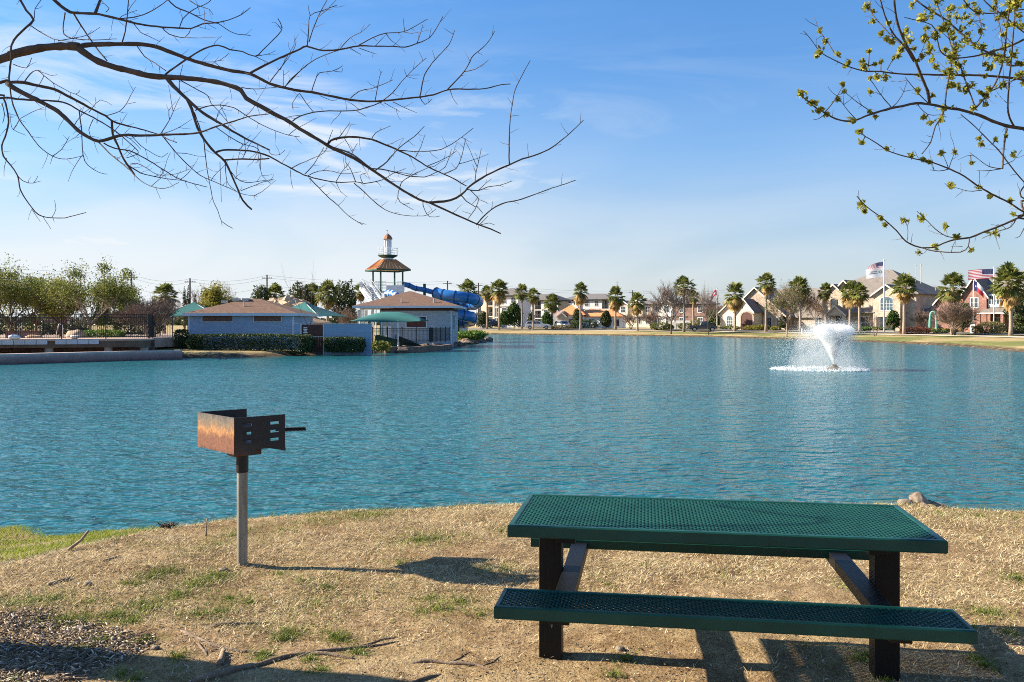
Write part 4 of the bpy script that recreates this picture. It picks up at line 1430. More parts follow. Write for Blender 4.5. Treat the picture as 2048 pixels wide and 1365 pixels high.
limb(gm, B("480,1045 580,1025 640,990 715,960"), 1.0, 0.5)
limb(gm, B("430,1035 400,960 370,920"), 1.0, 0.5)
limb(gm, B("470,1040 455,1000 490,985"), 0.9, 0.5)
limb(gm, B("60,970 65,1040 75,1075"), 0.7, 0.4)
limb(gm, B("320,1040 345,1090 385,1122"), 0.7, 0.4)
limb(gm, A("1030,460 1100,500 1180,545 1200,590 1250,640 1290,690 1340,740"), 1.1, 0.5)
limb(gm, A("1110,630 1180,605 1250,598 1330,615 1400,660 1470,700 1540,735 1640,770 1706,780"), 1.2, 0.6)
limb(gm, A("1230,725 1300,775 1380,820 1470,850 1480,940 1490,1000 1540,1045"), 1.0, 0.5)
limb(gm, A("1280,930 1340,1010 1400,1040 1490,1030 1560,1020"), 1.0, 0.5)
limb(gm, A("1370,1085 1450,1055 1500,1035 1555,1030"), 0.9, 0.5)
limb(gm, A("1280,930 1285,1000 1300,1050 1340,1085"), 0.9, 0.5)
limb(gm, A("1250,920 1255,1050 1260,1150"), 0.7, 0.4)
limb(gm, A("1020,520 1022,440 1040,370"), 0.9, 0.5)
limb(gm, A("1230,700 1240,640 1300,580"), 0.8, 0.4)
limb(gm, A("1530,860 1545,880 1590,880 1620,855"), 0.9, 0.5)
limb(gm, A("1390,790 1395,860 1380,900"), 0.8, 0.5)
limb(gm, A("1465,820 1470,900 1480,960"), 0.8, 0.5)
for g, (f, d, sl_), r0 in list(LM):
    if r0 < 0.75:
        continue
    lt.twigs(g, f, d, sl_, 30 if r0 < 2 else 46, 0.55, 7, 26 if r0 < 2 else 34)
for g, (f, d, sl_), r0 in list(LM):
    if 0.9 < r0 < 3 and lt.rnd.random() < 0.35:
        lt.twigs(g, f, d, sl_, 60, 0.75, 28, 75)

ltree = thing('bare_tree', 'leafless tree whose long grey branches spread over the lake view', 'tree', (LTX, 4.95, G(LTX, 4.95)))
LOC = Vector(ltree.location)
tr = MB()
tr.tube([Vector((0, -0.25, -0.3)), Vector((0, -0.27, 0.0)), Vector((0, -0.30, 0.3)), Vector((0, -0.33, 0.7)), Vector((0.02, -0.37, 1.1)), Vector((0, -0.41, 1.5)), Vector((0, -0.45, 2.1)), Vector((0, -0.45, 2.7)), Vector((-0.02, -0.45, 3.4)), Vector((0.02, -0.45, 4.4)), Vector((0.1, -0.35, 5.3)), Vector((0.05, -0.2, 6.2))],
        [0.36, 0.26, 0.20, 0.172, 0.165, 0.16, 0.158, 0.15, 0.135, 0.11, 0.07, 0.03], 18)
tr.build('trunk', M['bark'], ltree, smooth=True)
for g, mb in lt.groups.items():
    mb.v = [tuple(Vector(p) - LOC) for p in mb.v]
    mb.build(g, M['bark'], ltree, smooth=True)
# the rest of its crown, above and behind the picture, as bare limbs that only throw shade
o = MB()
rr = random.Random(5)
for k in range(9):
    a = rr.uniform(0, 6.28)
    z0 = rr.uniform(3.2, 5.2)
    p = Vector((0, -0.45, z0)); pts = [p]
    d = Vector((math.cos(a) * 0.8, math.sin(a) * 0.8, 0.65))
    if d.x > 0.2 and d.y > -0.2:
        d.z = 1.3
    for q in range(6):
        d = (d + Vector((rr.uniform(-.2, .2), rr.uniform(-.2, .2), rr.uniform(-.06, .1)))).normalized()
        p = p + d * 0.42
        pts.append(p)
    o.tube(pts, [0.055 - 0.007 * q for q in range(7)], 6)
    for q in range(2, 7):
        for w in range(2):
            e = (d + Vector((rr.uniform(-1, 1), rr.uniform(-1, 1), rr.uniform(-.3, .8)))).normalized()
            o.tube([pts[q], pts[q] + e * 0.35, pts[q] + e * 0.7 + Vector((0, 0, .08))], [0.014, 0.009, 0.004], 5)
o.build('crown_limb', M['bark'], ltree, smooth=True)

# ---------------------------------------------------------------- budding tree on the other side
rt = Branches(5.2, 4.4, 9)
RTX, RTY = 4.75, 5.35
q1 = w2p(RTX, RTY, 2.7); q2 = w2p(RTX, RTY, 3.15); q3 = w2p(RTX, RTY, 2.2); q4 = w2p(RTX, RTY, 1.75)
LM = []


def rl(g, pts, r0, r1, **k):
    f = rt.add(g, pts, r0, r1, **k)
    LM.append((g, f, r0))


rl('low_limb', [q1] + C7("1400,690 1257,665 1190,655 1120,635 1050,605 980,580 920,565 850,555 780,540 700,533 640,545 570,560 500,580 440,600 390,620 340,625 290,615 245,590 190,560 140,520 105,490"), 7.0, 1.2, dep=RTY, slope=-0.0009)
rl('upper_limb', [q2] + C7("1400,440 1257,412 1180,402 1080,393 950,387 850,388 740,385 620,382 520,370 440,368 370,350 300,320 240,290 200,262 160,205 120,160"), 5.0, 0.7, dep=RTY, slope=-0.0005)
rl('upper_limb', C7("280,272 240,210 205,160 178,92"), 1.0, 0.6)
rl('upper_limb', C7("770,532 760,470 730,400 700,320 650,230 615,150 595,70 588,-8"), 3.0, 2.2)
rl('upper_limb', C7("690,318 640,240 580,170 540,80 515,-8"), 1.9, 1.3)
rl('upper_limb', C7("640,250 580,190 530,140 480,80 440,20"), 1.3, 0.9)
rl('top_limb', [w2p(RTX, RTY, 3.55)] + C7("1300,330 1180,300 1070,270 1000,230 930,170 850,100 760,45 690,-8"), 3.4, 1.5, dep=RTY, slope=0.0006)
rl('low_limb', C7("850,548 855,480 870,400 885,310 890,230 900,150"), 1.8, 0.9)
rl('top_limb', C7("1300,185 1257,205 1180,240 1080,270 1000,290 900,300 830,270 810,200 780,130 640,90"), 2.2, 0.7, dep=RTY - 0.4)
rl('low_limb', C7("1000,540 960,430 920,320 880,230 860,150 830,80 800,-8"), 1.5, 1.1)
rl('low_limb', C7("995,570 1060,500 1110,430 1140,350 1160,240 1170,130 1192,-8"), 2.0, 1.3)
rl('low_limb', C7("1207,655 1175,580 1178,460 1190,330 1200,200 1210,80 1205,-8"), 1.8, 1.1)
rl('low_limb', C7("1050,490 1120,455 1180,425 1257,395 1300,380"), 1.3, 1.3)
rl('falling_limb', [q3] + C7("1360,1060 1257,940 1190,860 1130,780 1060,710 990,640 930,590"), 2.8, 0.9, dep=RTY, slope=-0.0010)
rl('falling_limb', C7("1168,665 1155,740 1145,870"), 2.2, 1.6)
rl('falling_limb', C7("1140,870 1080,860 1020,820 975,785"), 1.0, 0.6)
rl('falling_limb', C7("1140,870 1080,880 1015,880"), 1.0, 0.6)
rl('falling_limb', C7("1150,850 1200,830 1245,775"), 0.9, 0.5)
rl('low_limb', C7("845,560 830,610 800,650 775,735 730,795"), 1.6, 1.0)
rl('low_limb', C7("710,540 760,590 850,592"), 0.8, 0.6)
rl('low_limb', C7("575,555 520,490 480,430 455,400"), 1.1, 0.6)
rl('low_limb', C7("580,552 625,500 655,420"), 1.0, 0.5)
rl('low_limb', C7("480,582 400,530 340,480"), 1.0, 0.6)
rl('low_limb', C7("390,615 350,570 310,515"), 0.9, 0.6)
rl('low_limb', C7("230,580 280,520 320,450"), 1.2, 0.7)
rl('low_limb', C7("230,590 200,612 170,620"), 0.9, 0.5)
rl('low_limb', C7("760,530 720,490 645,400"), 1.0, 0.6)
rl('mid_limb', [q3] + C7("1340,1140 1257,1095 1180,1045 1090,1000 1020,960 950,910 870,870 790,840 720,825 640,805 560,780 500,740 440,705"), 3.6, 0.9, dep=RTY, slope=-0.0012)
rl('mid_limb', C7("870,872 820,882 775,875"), 1.0, 0.5)
rl('mid_limb', C7("868,868 845,810 825,785"), 0.8, 0.5)
rl('mid_limb', C7("870,868 895,800 905,780"), 0.8, 0.5)
rl('mid_limb', C7("1040,982 970,985 900,965"), 0.9, 0.5)
rl('mid_limb', C7("1025,960 1028,880"), 0.7, 0.4)
rl('bottom_limb', [q4] + C7("1370,1060 1257,1110 1180,1145 1110,1175 1040,1200 980,1225 900,1235 840,1255 790,1275 720,1275 650,1245 600,1190 540,1135 470,1085 430,1050 395,1012"), 4.2, 0.9, dep=RTY, slope=-0.0008)
rl('bottom_limb', C7("940,1228 860,1220 800,1180 760,1140 705,1090"), 1.1, 0.6)
rl('bottom_limb', C7("655,1247 660,1190 650,1150"), 0.8, 0.5)
rl('bottom_limb', C7("720,1275 800,1295 930,1300 970,1270 975,1228"), 1.2, 0.9)
rl('bottom_limb', C7("1215,1128 1190,1170 1130,1190 1040,1230"), 1.2, 0.6)
rl('bottom_limb', C7("1257,1175 1235,1220 1208,1228"), 0.9, 0.5)
rl('bottom_limb', C7("940,1270 880,1270"), 0.7, 0.4)
rl('top_limb', C7("1040,-8 1090,40 1150,80 1257,170"), 1.3, 1.3, dep=RTY - 0.3)
rl('top_limb', C7("1110,-8 1120,80 1140,180 1145,240"), 1.2, 0.8)
rl('top_limb', C7("940,-8 1000,60 1100,70 1180,60 1257,50"), 1.3, 1.2, dep=RTY - 0.5)
rl('top_limb', C7("700,330 740,240 745,190"), 0.8, 0.5)
rl('top_limb', C7("930,170 960,130 1000,110 1060,130"), 0.9, 0.5)
rl('top_limb', C7("1000,235 1040,180 1030,100 990,40"), 1.0, 0.5)
for g, (f, d, sl_), r0 in list(LM):
    rt.twigs(g, f, d, sl_, 34, 0.6, 6, 24)
    if r0 < 2.4:
        rt.twigs(g, f, d, sl_, 62, 0.65, 18, 48)
BUD = """105,485,34 160,530,22 200,572,24 245,592,20 372,622,22 320,432,18 332,472,18 300,512,24 185,530,18 462,578,12 490,602,14 410,680,28 420,735,22 550,768,20 675,805,18 735,825,18 765,836,20 830,790,26 900,785,16 880,955,24 1020,968,18
1085,1012,18 1185,1035,16 420,1050,26 435,1088,18 515,1125,26 540,1160,10 640,1137,24 730,1125,26 855,1165,24 905,1222,20 800,1268,20 715,1300,18 985,1290,12 1205,1105,14 1105,1200,32 205,160,22 235,215,26 205,270,24 188,292,12 300,280,24
350,325,20 332,345,14 430,345,26 425,310,16 490,330,16 520,322,14 460,265,16 465,403,12 500,400,26 545,396,32 465,475,18 712,466,24 785,495,18 740,607,18 880,370,40 850,378,24 920,450,20 990,440,26 1030,477,18 1075,455,18 960,470,14
995,557,18 450,35,28 478,110,22 520,175,18 550,205,24 575,215,20 650,160,26 665,212,32 620,260,28 605,292,14 680,28,26 720,95,20 745,195,36 770,258,34 780,312,28 800,345,20 830,150,34 870,120,50 890,42,36 812,12,26 960,90,36 1030,160,40
970,180,32 910,240,40 850,260,34 1050,240,24 1110,300,34 1080,350,20 1200,285,28 1150,180,20 1105,42,30 1160,80,24 1180,20,36 1230,80,20 1040,740,20 1110,720,20 1200,795,22 985,840,16 1235,10,28 730,290,16 560,120,16 1060,330,14 1025,715,16
910,90,30 1000,20,22 1130,290,22 940,150,26 480,60,14 585,300,12 690,250,18 1240,330,20 1060,540,12 1165,700,12 870,50,30 900,270,24 960,30,24 780,90,16""".split()
rtree = thing('budding_tree', 'tree with yellow green spring buds reaching in over the water from the side', 'tree', (RTX, RTY, G(RTX, RTY)))
LOC = Vector(rtree.location)
rr2 = np.random.default_rng(4)
cen = []; nor = []
rr4 = random.Random(8)
pool = [k for k in rt.known if 1830 < k[0] < 2060 and k[1] < 250]
BUD += ['%.1f,%.1f,%.1f' % ((k[0] - 1560) * 2.5758, k[1] * 2.5758, rr4.uniform(14, 34)) for k in rr4.sample(pool, min(70, len(pool)))]
for s_ in BUD:
    x, y, r = map(float, s_.split(','))
    u, v = 1560 + x / 2.5758, y / 2.5758
    k = min(rt.known, key=lambda q: (q[0] - u) ** 2 + (q[1] - v) ** 2)
    d = k[2]
    R_ = r / 2.5758 / F * d
    c = P(u, v, d)
    if math.hypot(k[0] - u, k[1] - v) > 2:
        kk = P(k[0], k[1], d)
        rt.groups['low_limb'].tube([kk, c], [0.003, 0.002], 5)
    nl = int(14 + r * 1.3)
    ax_ = rr2.uniform(0.55, 1.0, 3)
    for q in range(nl):
        dv = rr2.normal(0, 1, 3); dv /= np.linalg.norm(dv) + 1e-9
        cen.append((np.array(c) - np.array(LOC)) + dv * R_ * abs(rr2.normal(0, 0.62)) * ax_)
        nor.append(dv)
cen = np.array(cen); nor = np.array(nor)


def leaf_quads(cen, size, aspect, rg, up=None):
    n = len(cen)
    a = rg.normal(0, 1, (n, 3)) if up is None else up
    a /= np.linalg.norm(a, axis=1, keepdims=True) + 1e-9
    r = rg.normal(0, 1, (n, 3))
    b_ = np.cross(a, r); b_ /= np.linalg.norm(b_, axis=1, keepdims=True) + 1e-9
    c_ = np.cross(a, b_)
    sz = (size[0] + (size[1] - size[0]) * rg.uniform(0, 1, n))[:, None]
    l = b_ * sz; w = c_ * sz * aspect
    v = np.stack([cen - l, cen + w * 0.9 + a * sz * 0.18, cen + l, cen - w * 0.9 + a * sz * 0.18], 1).reshape(-1, 3)
    f = np.arange(n)[:, None] * 4 + np.arange(4)[None, :]
    return v, f


v, f = leaf_quads(cen, (0.006, 0.019), 0.5, rr2)
for g, mb in rt.groups.items():
    mb.v = [tuple(Vector(p) - LOC) for p in mb.v]
    mb.build(g, M['bark'], rtree, smooth=True)
bo = np_mesh('bud_leaves', v, f, M['buds'], rtree)
tr = MB()
tr.tube([(0, 0, -0.3), (0, 0, 0.1), (0.02, 0, 0.9), (0, 0, 1.8), (0, 0, 2.8), (0.03, 0, 3.8), (0.1, 0.1, 4.8)], [0.26, 0.19, 0.155, 0.14, 0.12, 0.08, 0.02], 14)
tr.build('trunk', M['bark'], rtree, smooth=True)

# ================================================================ PLANT BUILDERS
def skeleton(seed, h, fork, spread, r0, nmain=5, levels=3, kids=4, up=0.25, thin=0.55, stems=1, sides=5, minr=0.012, wob=0.16):
    """a branching woody skeleton rooted at the origin; returns (trunk mesh, limb mesh, tip points)"""
    rg = random.Random(seed)
    tr = MB(); lb = MB(); tips = []

    def grow(p, d, ln, r, lev, mb):
        pts = [Vector(p)]; rad = [r]
        n = 4
        dd = Vector(d)
        for i in range(n):
            dd = (dd + Vector((rg.gauss(0, wob), rg.gauss(0, wob), rg.gauss(0, wob) + up * 0.12))).normalized()
            pts.append(pts[-1] + dd * ln / n)
            rad.append(max(minr * 0.7, r * (1 - 0.62 * (i + 1) / n)))
        mb.tube(pts, rad, sides if lev < 2 else 3, cap=False)
        if lev >= levels:
            tips.extend(pts[2:])
            return
        k = kids if lev else nmain
        for i in range(k):
            f = 0.35 + 0.65 * (i + rg.random()) / k
            idx = min(n - 1, int(f * n)); fr = f * n - idx
            q = pts[idx].lerp(pts[idx + 1], min(1, fr))
            a = rg.uniform(0, 6.283)
            side = dd.orthogonal().normalized()
            side = Matrix.Rotation(a, 3, dd) @ side
            ang = rg.uniform(0.45, 0.95)
            nd = (dd * math.cos(ang) + side * math.sin(ang) + Vector((0, 0, up))).normalized()
            grow(q, nd, ln * rg.uniform(0.55, 0.8), max(minr, r * thin * (1 - 0.35 * f)), lev + 1, lb)
        if lev:
            tips.append(pts[-1])

    for st in range(stems):
        a = rg.uniform(0, 6.283)
        lean = 0.05 if stems == 1 else rg.uniform(0.2, 0.45)
        tdir = Vector((math.cos(a) * lean, math.sin(a) * lean, 1)).normalized()
        top = tdir * fork
        base = Vector((0, 0, -0.15)) if stems == 1 else Vector((math.cos(a) * r0, math.sin(a) * r0, -0.15))
        mid = base.lerp(top, 0.5) + Vector((rg.gauss(0, .03), rg.gauss(0, .03), 0)) * fork
        tr.tube([base, base.lerp(mid, 0.3), mid, top], [r0 * 1.35, r0, r0 * 0.85, r0 * 0.72], 8, cap=False)
        nm = max(2, nmain // (1 if stems == 1 else 2))
        for i in range(nm):
            aa = 6.283 * (i + rg.random() * 0.6) / nm + a
            el = rg.uniform(0.5, 1.15)
            d = Vector((math.cos(aa) * math.cos(el) * spread, math.sin(aa) * math.cos(el) * spread, math.sin(el)))
            ln = (h - fork) * rg.uniform(0.5, 0.68)
            grow(top - tdir * fork * 0.12 * rg.random(), d.normalized(), ln, r0 * 0.6, 1, lb)
    return tr, lb, tips


def fit(mbs, tips, h, w=None):
    """scale a skeleton to an exact height and half width"""
    vs = [v for mb in mbs for v in mb.v]
    zt = max(v[2] for v in vs); xs = sorted(abs(v[0]) for v in vs)
    kz = h / zt
    kx = (w / xs[int(len(xs) * 0.985)]) if w else kz
    for mb in mbs:
        mb.v = [(v[0] * kx, v[1] * kx, v[2] * kz) for v in mb.v]
    return [Vector((t[0] * kx, t[1] * kx, t[2] * kz)) for t in tips]


def foliage(name, tips, per, size, sigma, m, parent, seed, aspect=0.55, keep=1.0, squash=0.8):
    rg = np.random.default_rng(seed)
    T = np.array([tuple(t) for t in tips])
    if keep < 1:
        T = T[rg.uniform(0, 1, len(T)) < keep]
    c = np.repeat(T, per, 0)
    c = c + rg.normal(0, sigma, c.shape) * np.array([1, 1, squash])
    v, f = leaf_quads(c, size, aspect, rg)
    return np_mesh(name, v, f, m, parent)


def leafy_tree(label, u, Y, vtop, w, seed, lm, group=None, vbase=None, fork=None, dens=1.0, per=5, size=(0.09, 0.17), bark='bark', name='tree', cat='tree', stems=1, sigma=0.24, nmain=6, kids=4, spread=1.0, levels=3, r0=None, keep=1.0, zb=None):
    X = XX(u, Y)
    z = G(X, Y) if zb is None else zb
    h = ZZ(vtop, Y) - z
    fork = h * 0.2 if fork is None else fork
    r0 = h * 0.022 if r0 is None else r0
    t = thing(name, label, cat, (X, Y, z), random.Random(seed).uniform(0, 6.28), group)
    tr, lb, tips = skeleton(seed, h, fork, spread, r0, nmain, levels, kids, stems=stems, minr=0.012)
    tips = fit([tr, lb], tips, h * 0.97, w / 2)
    tr.build('trunk', M[bark], t, smooth=True)
    lb.build('limb', M[bark], t, smooth=True)
    T = list(tips)
    rc = random.Random(seed + 5)
    for k in range(int(16 * dens)):       # denser clumps here and there in the crown
        c = rc.choice(tips)
        T += [c + Vector((rc.gauss(0, .22), rc.gauss(0, .22), rc.gauss(0, .16))) * h * 0.075 for _ in range(40)]
    foliage('crown', T, max(1, int(per * dens)), size, sigma, M[lm], t, seed, keep=keep)
    return t


def bare_tree(label, u, Y, vtop, w, seed, group=None, fork=None, bark='twig', name='bare_tree', stems=1, minr=0.02, kids=5, nmain=7, levels=4, r0=None, buds=None, zb=None, trunk=None, spread=1.0):
    X = XX(u, Y)
    z = G(X, Y) if zb is None else zb
    h = ZZ(vtop, Y) - z
    fork = h * 0.3 if fork is None else fork
    t = thing(name, label, 'tree', (X, Y, z), random.Random(seed).uniform(0, 6.28), group)
    tr, lb, tips = skeleton(seed, h, fork, spread, r0 or h * 0.02, nmain, levels, kids, up=0.35, stems=stems, minr=minr, wob=0.12)
    tips = fit([tr, lb], tips, h, w / 2)
    tr.build('trunk', M[trunk or bark], t, smooth=True)
    lb.build('crown', M[bark], t)
    if buds:
        foliage('new_leaves', tips, buds[1], buds[2], 0.2, M[buds[0]], t, seed, keep=buds[3])
    return t


def shell_points(rg, n, dims, lumpy=0.2, k=0, box=0.0, inner=0.25):
    """points spread in the outer layer of a lumpy ellipsoid / rounded box standing on z=0"""
    d = rg.normal(0, 1, (n, 3)); d /= np.linalg.norm(d, axis=1, keepdims=True)
    if box:
        m_ = np.max(np.abs(d), axis=1, keepdims=True)
        d = d / (m_ ** box)
    rad = 1 + lumpy * lump(d[:, 0] * 2.2 + d[:, 2] * 2.4, d[:, 1] * 2.2 - d[:, 2] * 1.7, 1.5, k)
    rad = rad * (1 - inner * rg.uniform(0, 1, n) ** 1.6)
    p = d * rad[:, None] * np.array(dims) / 2
    p[:, 2] = p[:, 2] + dims[2] / 2
    return p


def shrub(label, loc, dims, lm, seed, n=900, size=(0.06, 0.12), name='shrub', cat='shrub', group=None, rz=0.0, box=0.0, lumpy=0.2, inner=0.3, stem=True):
    rg = np.random.default_rng(seed)
    t = thing(name, label, cat, loc, rz, group)
    p = shell_points(rg, n, dims, lumpy, seed, box, inner)
    p = p[p[:, 2] > 0.02]
    v, f = leaf_quads(p, size, 0.6, rg)
    np_mesh('foliage', v, f, M[lm], t)
    if stem:
        rgp = random.Random(seed)
        L_ = max(dims[0], dims[1])
        for k in range(max(3, int(L_ * 1.4))):
            o = MB()
            x = rgp.uniform(-0.42, 0.42) * dims[0]; y = rgp.uniform(-0.3, 0.3) * dims[1]
            o.tube([(x, y, -0.15), (x * 1.02 + rgp.uniform(-.05, .05), y, dims[2] * 0.45), (x + rgp.uniform(-.1, .1) * dims[0] * .5, y, dims[2] * 0.8)], [0.03, 0.022, 0.01], 4)
            o.build('stem', M['bark'], t)
    return t


# fan palms --------------------------------------------------------
def palm_crown(seed, n, el0, el1, dry=False):
    """fan fronds round the origin, unit: metres for a 3.2 m wide head"""
    rg = np.random.default_rng(seed)
    V = []; Fc = []
    for i in range(n):
        az = i * 2.39996 + rg.uniform(-.3, .3)
        el = math.radians(el0 + (el1 - el0) * ((i + 0.5) / n) + rg.uniform(-9, 9))
        d = np.array([math.cos(az) * math.cos(el), math.sin(az) * math.cos(el), math.sin(el)])
        s = np.array([-math.sin(az), math.cos(az), 0.0])
        nrm = np.cross(d, s)
        pl = rg.uniform(0.45, 0.85) * (0.75 if dry else 1)
        p0 = d * 0.08 + np.array([0, 0, rg.uniform(-0.15, 0.2)]); p1 = p0 + d * pl + np.array([0, 0, -0.06 * pl])
        b = len(V)
        w = s * 0.02
        V += [p0 - w, p0 + w, p1 + w * 0.6, p1 - w * 0.6]
        Fc.append((b, b + 1, b + 2, b + 3))
        k = 11
        L0 = rg.uniform(0.66, 1.0) * (0.8 if dry else 1)
        fold = rg.uniform(0.15, 0.5)
        for j in range(k):
            a = math.radians(-72 + 144 * j / (k - 1)) + rg.uniform(-.06, .06)
            ld = d * math.cos(a) + s * math.sin(a) - nrm * 0 + np.array([0, 0, -0.10 - 0.30 * abs(math.sin(a)) * fold - (0.5 if dry else 0)])
            ld /= np.linalg.norm(ld)
            ll = L0 * (1 - 0.28 * abs(math.sin(a)))
            m_ = p1 + ld * ll * 0.5
            tip = p1 + ld * ll * 0.98 + np.array([0, 0, -(0.16 + rg.uniform(0, .16)) * ll])
            side = np.cross(ld, nrm); side /= np.linalg.norm(side) + 1e-9
            ww = side * ll * 0.10
            b = len(V)
            V += [p1, m_ - ww, tip, m_ + ww]
            Fc.append((b, b + 1, b + 2, b + 3))
    return np.array(V), np.array(Fc)


PALM = []
for k in range(4):
    v, f = palm_crown(20 + k, 58, -38, 86)
    c = np_mesh('crown', v, f, M['palm_leaf'], link_it=False)
    v, f = palm_crown(60 + k, 32, -82, -14, True)
    d_ = np_mesh('dry_fronds', v, f, M['palm_dry'], link_it=False)
    PALM.append((c, d_))


def palm(label, u, Y, vtop, seed, width=None, group='fan palms round the lake', zb=None, r=0.17, lean=0.0, name='palm_tree'):
    X = XX(u, Y)
    z = G(X, Y) if zb is None else zb
    h = ZZ(vtop, Y) - z
    s = (width or 3.0) / 2.75
    rg = random.Random(seed)
    t = thing(name, label, 'palm tree', (X, Y, z), rg.uniform(0, 6.28), group)
    th = h - 1.35 * s
    lx = lean or rg.uniform(-0.22, 0.22)
    pts = [Vector((lx * (q / 6.0) ** 2 + rg.uniform(-.02, .02), rg.uniform(-.02, .02), -0.2 + (th + 0.2) * q / 6)) for q in range(7)]
    rad = [r * 1.5, r * 1.08, r, r * 0.96, r * 0.92, r * 0.95, r * 1.15]
    MB().tube(pts, rad, 10).build('trunk', M['palm_bark'], t, smooth=True)
    o = MB()
    for q in range(26):   # old leaf boots under the head
        a = q * 2.4; zz = th - 0.75 * s + 0.75 * s * q / 26
        p = Vector((lx, 0, zz)); d = Vector((math.cos(a), math.sin(a), 0.9))
        o.beam(p + d * r * 0.7, p + d * (r * 0.7 + 0.16 * s), 0.07, 0.03)
    o.build('leaf_boots', M['palm_bark'], t)
    cm, dm = PALM[seed % 4]
    for me, nm in ((cm, 'crown'), (dm, 'dry_fronds')):
        ob = bpy.data.objects.new(nm, me)
        ob.location = (lx, 0, th + (0.0 if nm == 'crown' else -0.2) * s)
        ds = rg.uniform(0.75, 1.35) if nm == 'dry_fronds' else rg.uniform(0.92, 1.1)
        ob.scale = (s * ds * rg.uniform(0.92, 1.08), s * ds * rg.uniform(0.92, 1.08), s * ds * rg.uniform(1.0, 1.2))
        ob.rotation_euler = (rg.uniform(-.12, .12), rg.uniform(-.12, .12), rg.uniform(0, 6.28))
        link(ob, t)
    return t


# ================================================================ BUILDING HELPERS
def hip_roof(mb, x0, x1, y0, y1, z0, rise, over, ridge_len=None, th=0.12, along='x'):
    X0, X1, Y0, Y1 = x0 - over, x1 + over, y0 - over, y1 + over
    cx, cy = (X0 + X1) / 2, (Y0 + Y1) / 2
    w, d = X1 - X0, Y1 - Y0
    if ridge_len is None:
        ridge_len = max(0.02, abs(w - d))
    hx = ridge_len / 2 if along == 'x' else 0.01
    hy = ridge_len / 2 if along == 'y' else 0.01
    vs = [(X0, Y0, z0), (X1, Y0, z0), (X1, Y1, z0), (X0, Y1, z0), (cx - hx, cy - hy, z0 + rise), (cx + hx, cy - hy, z0 + rise), (cx + hx, cy + hy, z0 + rise), (cx - hx, cy + hy, z0 + rise)]
    b = [(p[0], p[1], z0 - th) for p in vs[:4]]
    mb.add(vs + b, [(0, 1, 5, 4), (1, 2, 6, 5), (2, 3, 7, 6), (3, 0, 4, 7), (4, 5, 6, 7), (11, 10, 9, 8), (0, 8, 9, 1), (1, 9, 10, 2), (2, 10, 11, 3), (3, 11, 8, 0)])


def gable(wall, roof, trim, x0, x1, y0, y1, z0, z1, rise, over=0.35, axis='y', th=0.14):
    """walled block with a gabled roof; ridge along axis ('y': the gable faces front). wall/roof/trim are mesh builders"""
    if axis == 'y':
        cx = (x0 + x1) / 2
        wall.prism([(x0, y0, z0), (x1, y0, z0), (x1, y0, z1), (cx, y0, z1 + rise), (x0, y0, z1)], (0, y1 - y0, 0))
        k = rise / ((x1 - x0) / 2)
        for s in (-1, 1):
            xe = cx + s * ((x1 - x0) / 2 + over); ze = z1 - k * over
            roof.prism([(cx, y0 - over, z1 + rise + 0.01), (xe, y0 - over, ze + 0.01), (xe, y0 - over, ze + th), (cx, y0 - over, z1 + rise + th + 0.02)], (0, y1 - y0 + over, 0))
            if trim is not None:
                if s == -1:
                    trim.append(MB())
                trim[-1].prism([(cx, y0 - over - 0.05, z1 + rise - 0.10), (xe, y0 - over - 0.05, ze - 0.10), (xe, y0 - over - 0.05, ze + th + 0.02), (cx, y0 - over - 0.05, z1 + rise + th + 0.04)], (0, 0.047, 0))
    else:
        cy = (y0 + y1) / 2
        wall.prism([(x0, y0, z0), (x0, y0, z1), (x0, cy, z1 + rise), (x0, y1, z1), (x0, y1, z0)], (x1 - x0, 0, 0))
        k = rise / ((y1 - y0) / 2)
        for s in (-1, 1):
            ye = cy + s * ((y1 - y0) / 2 + over); ze = z1 - k * over
            roof.prism([(x0 - over, cy, z1 + rise + 0.01), (x0 - over, ye, ze + 0.01), (x0 - over, ye, ze + th), (x0 - over, cy, z1 + rise + th + 0.02)], (x1 - x0 + 2 * over, 0, 0))


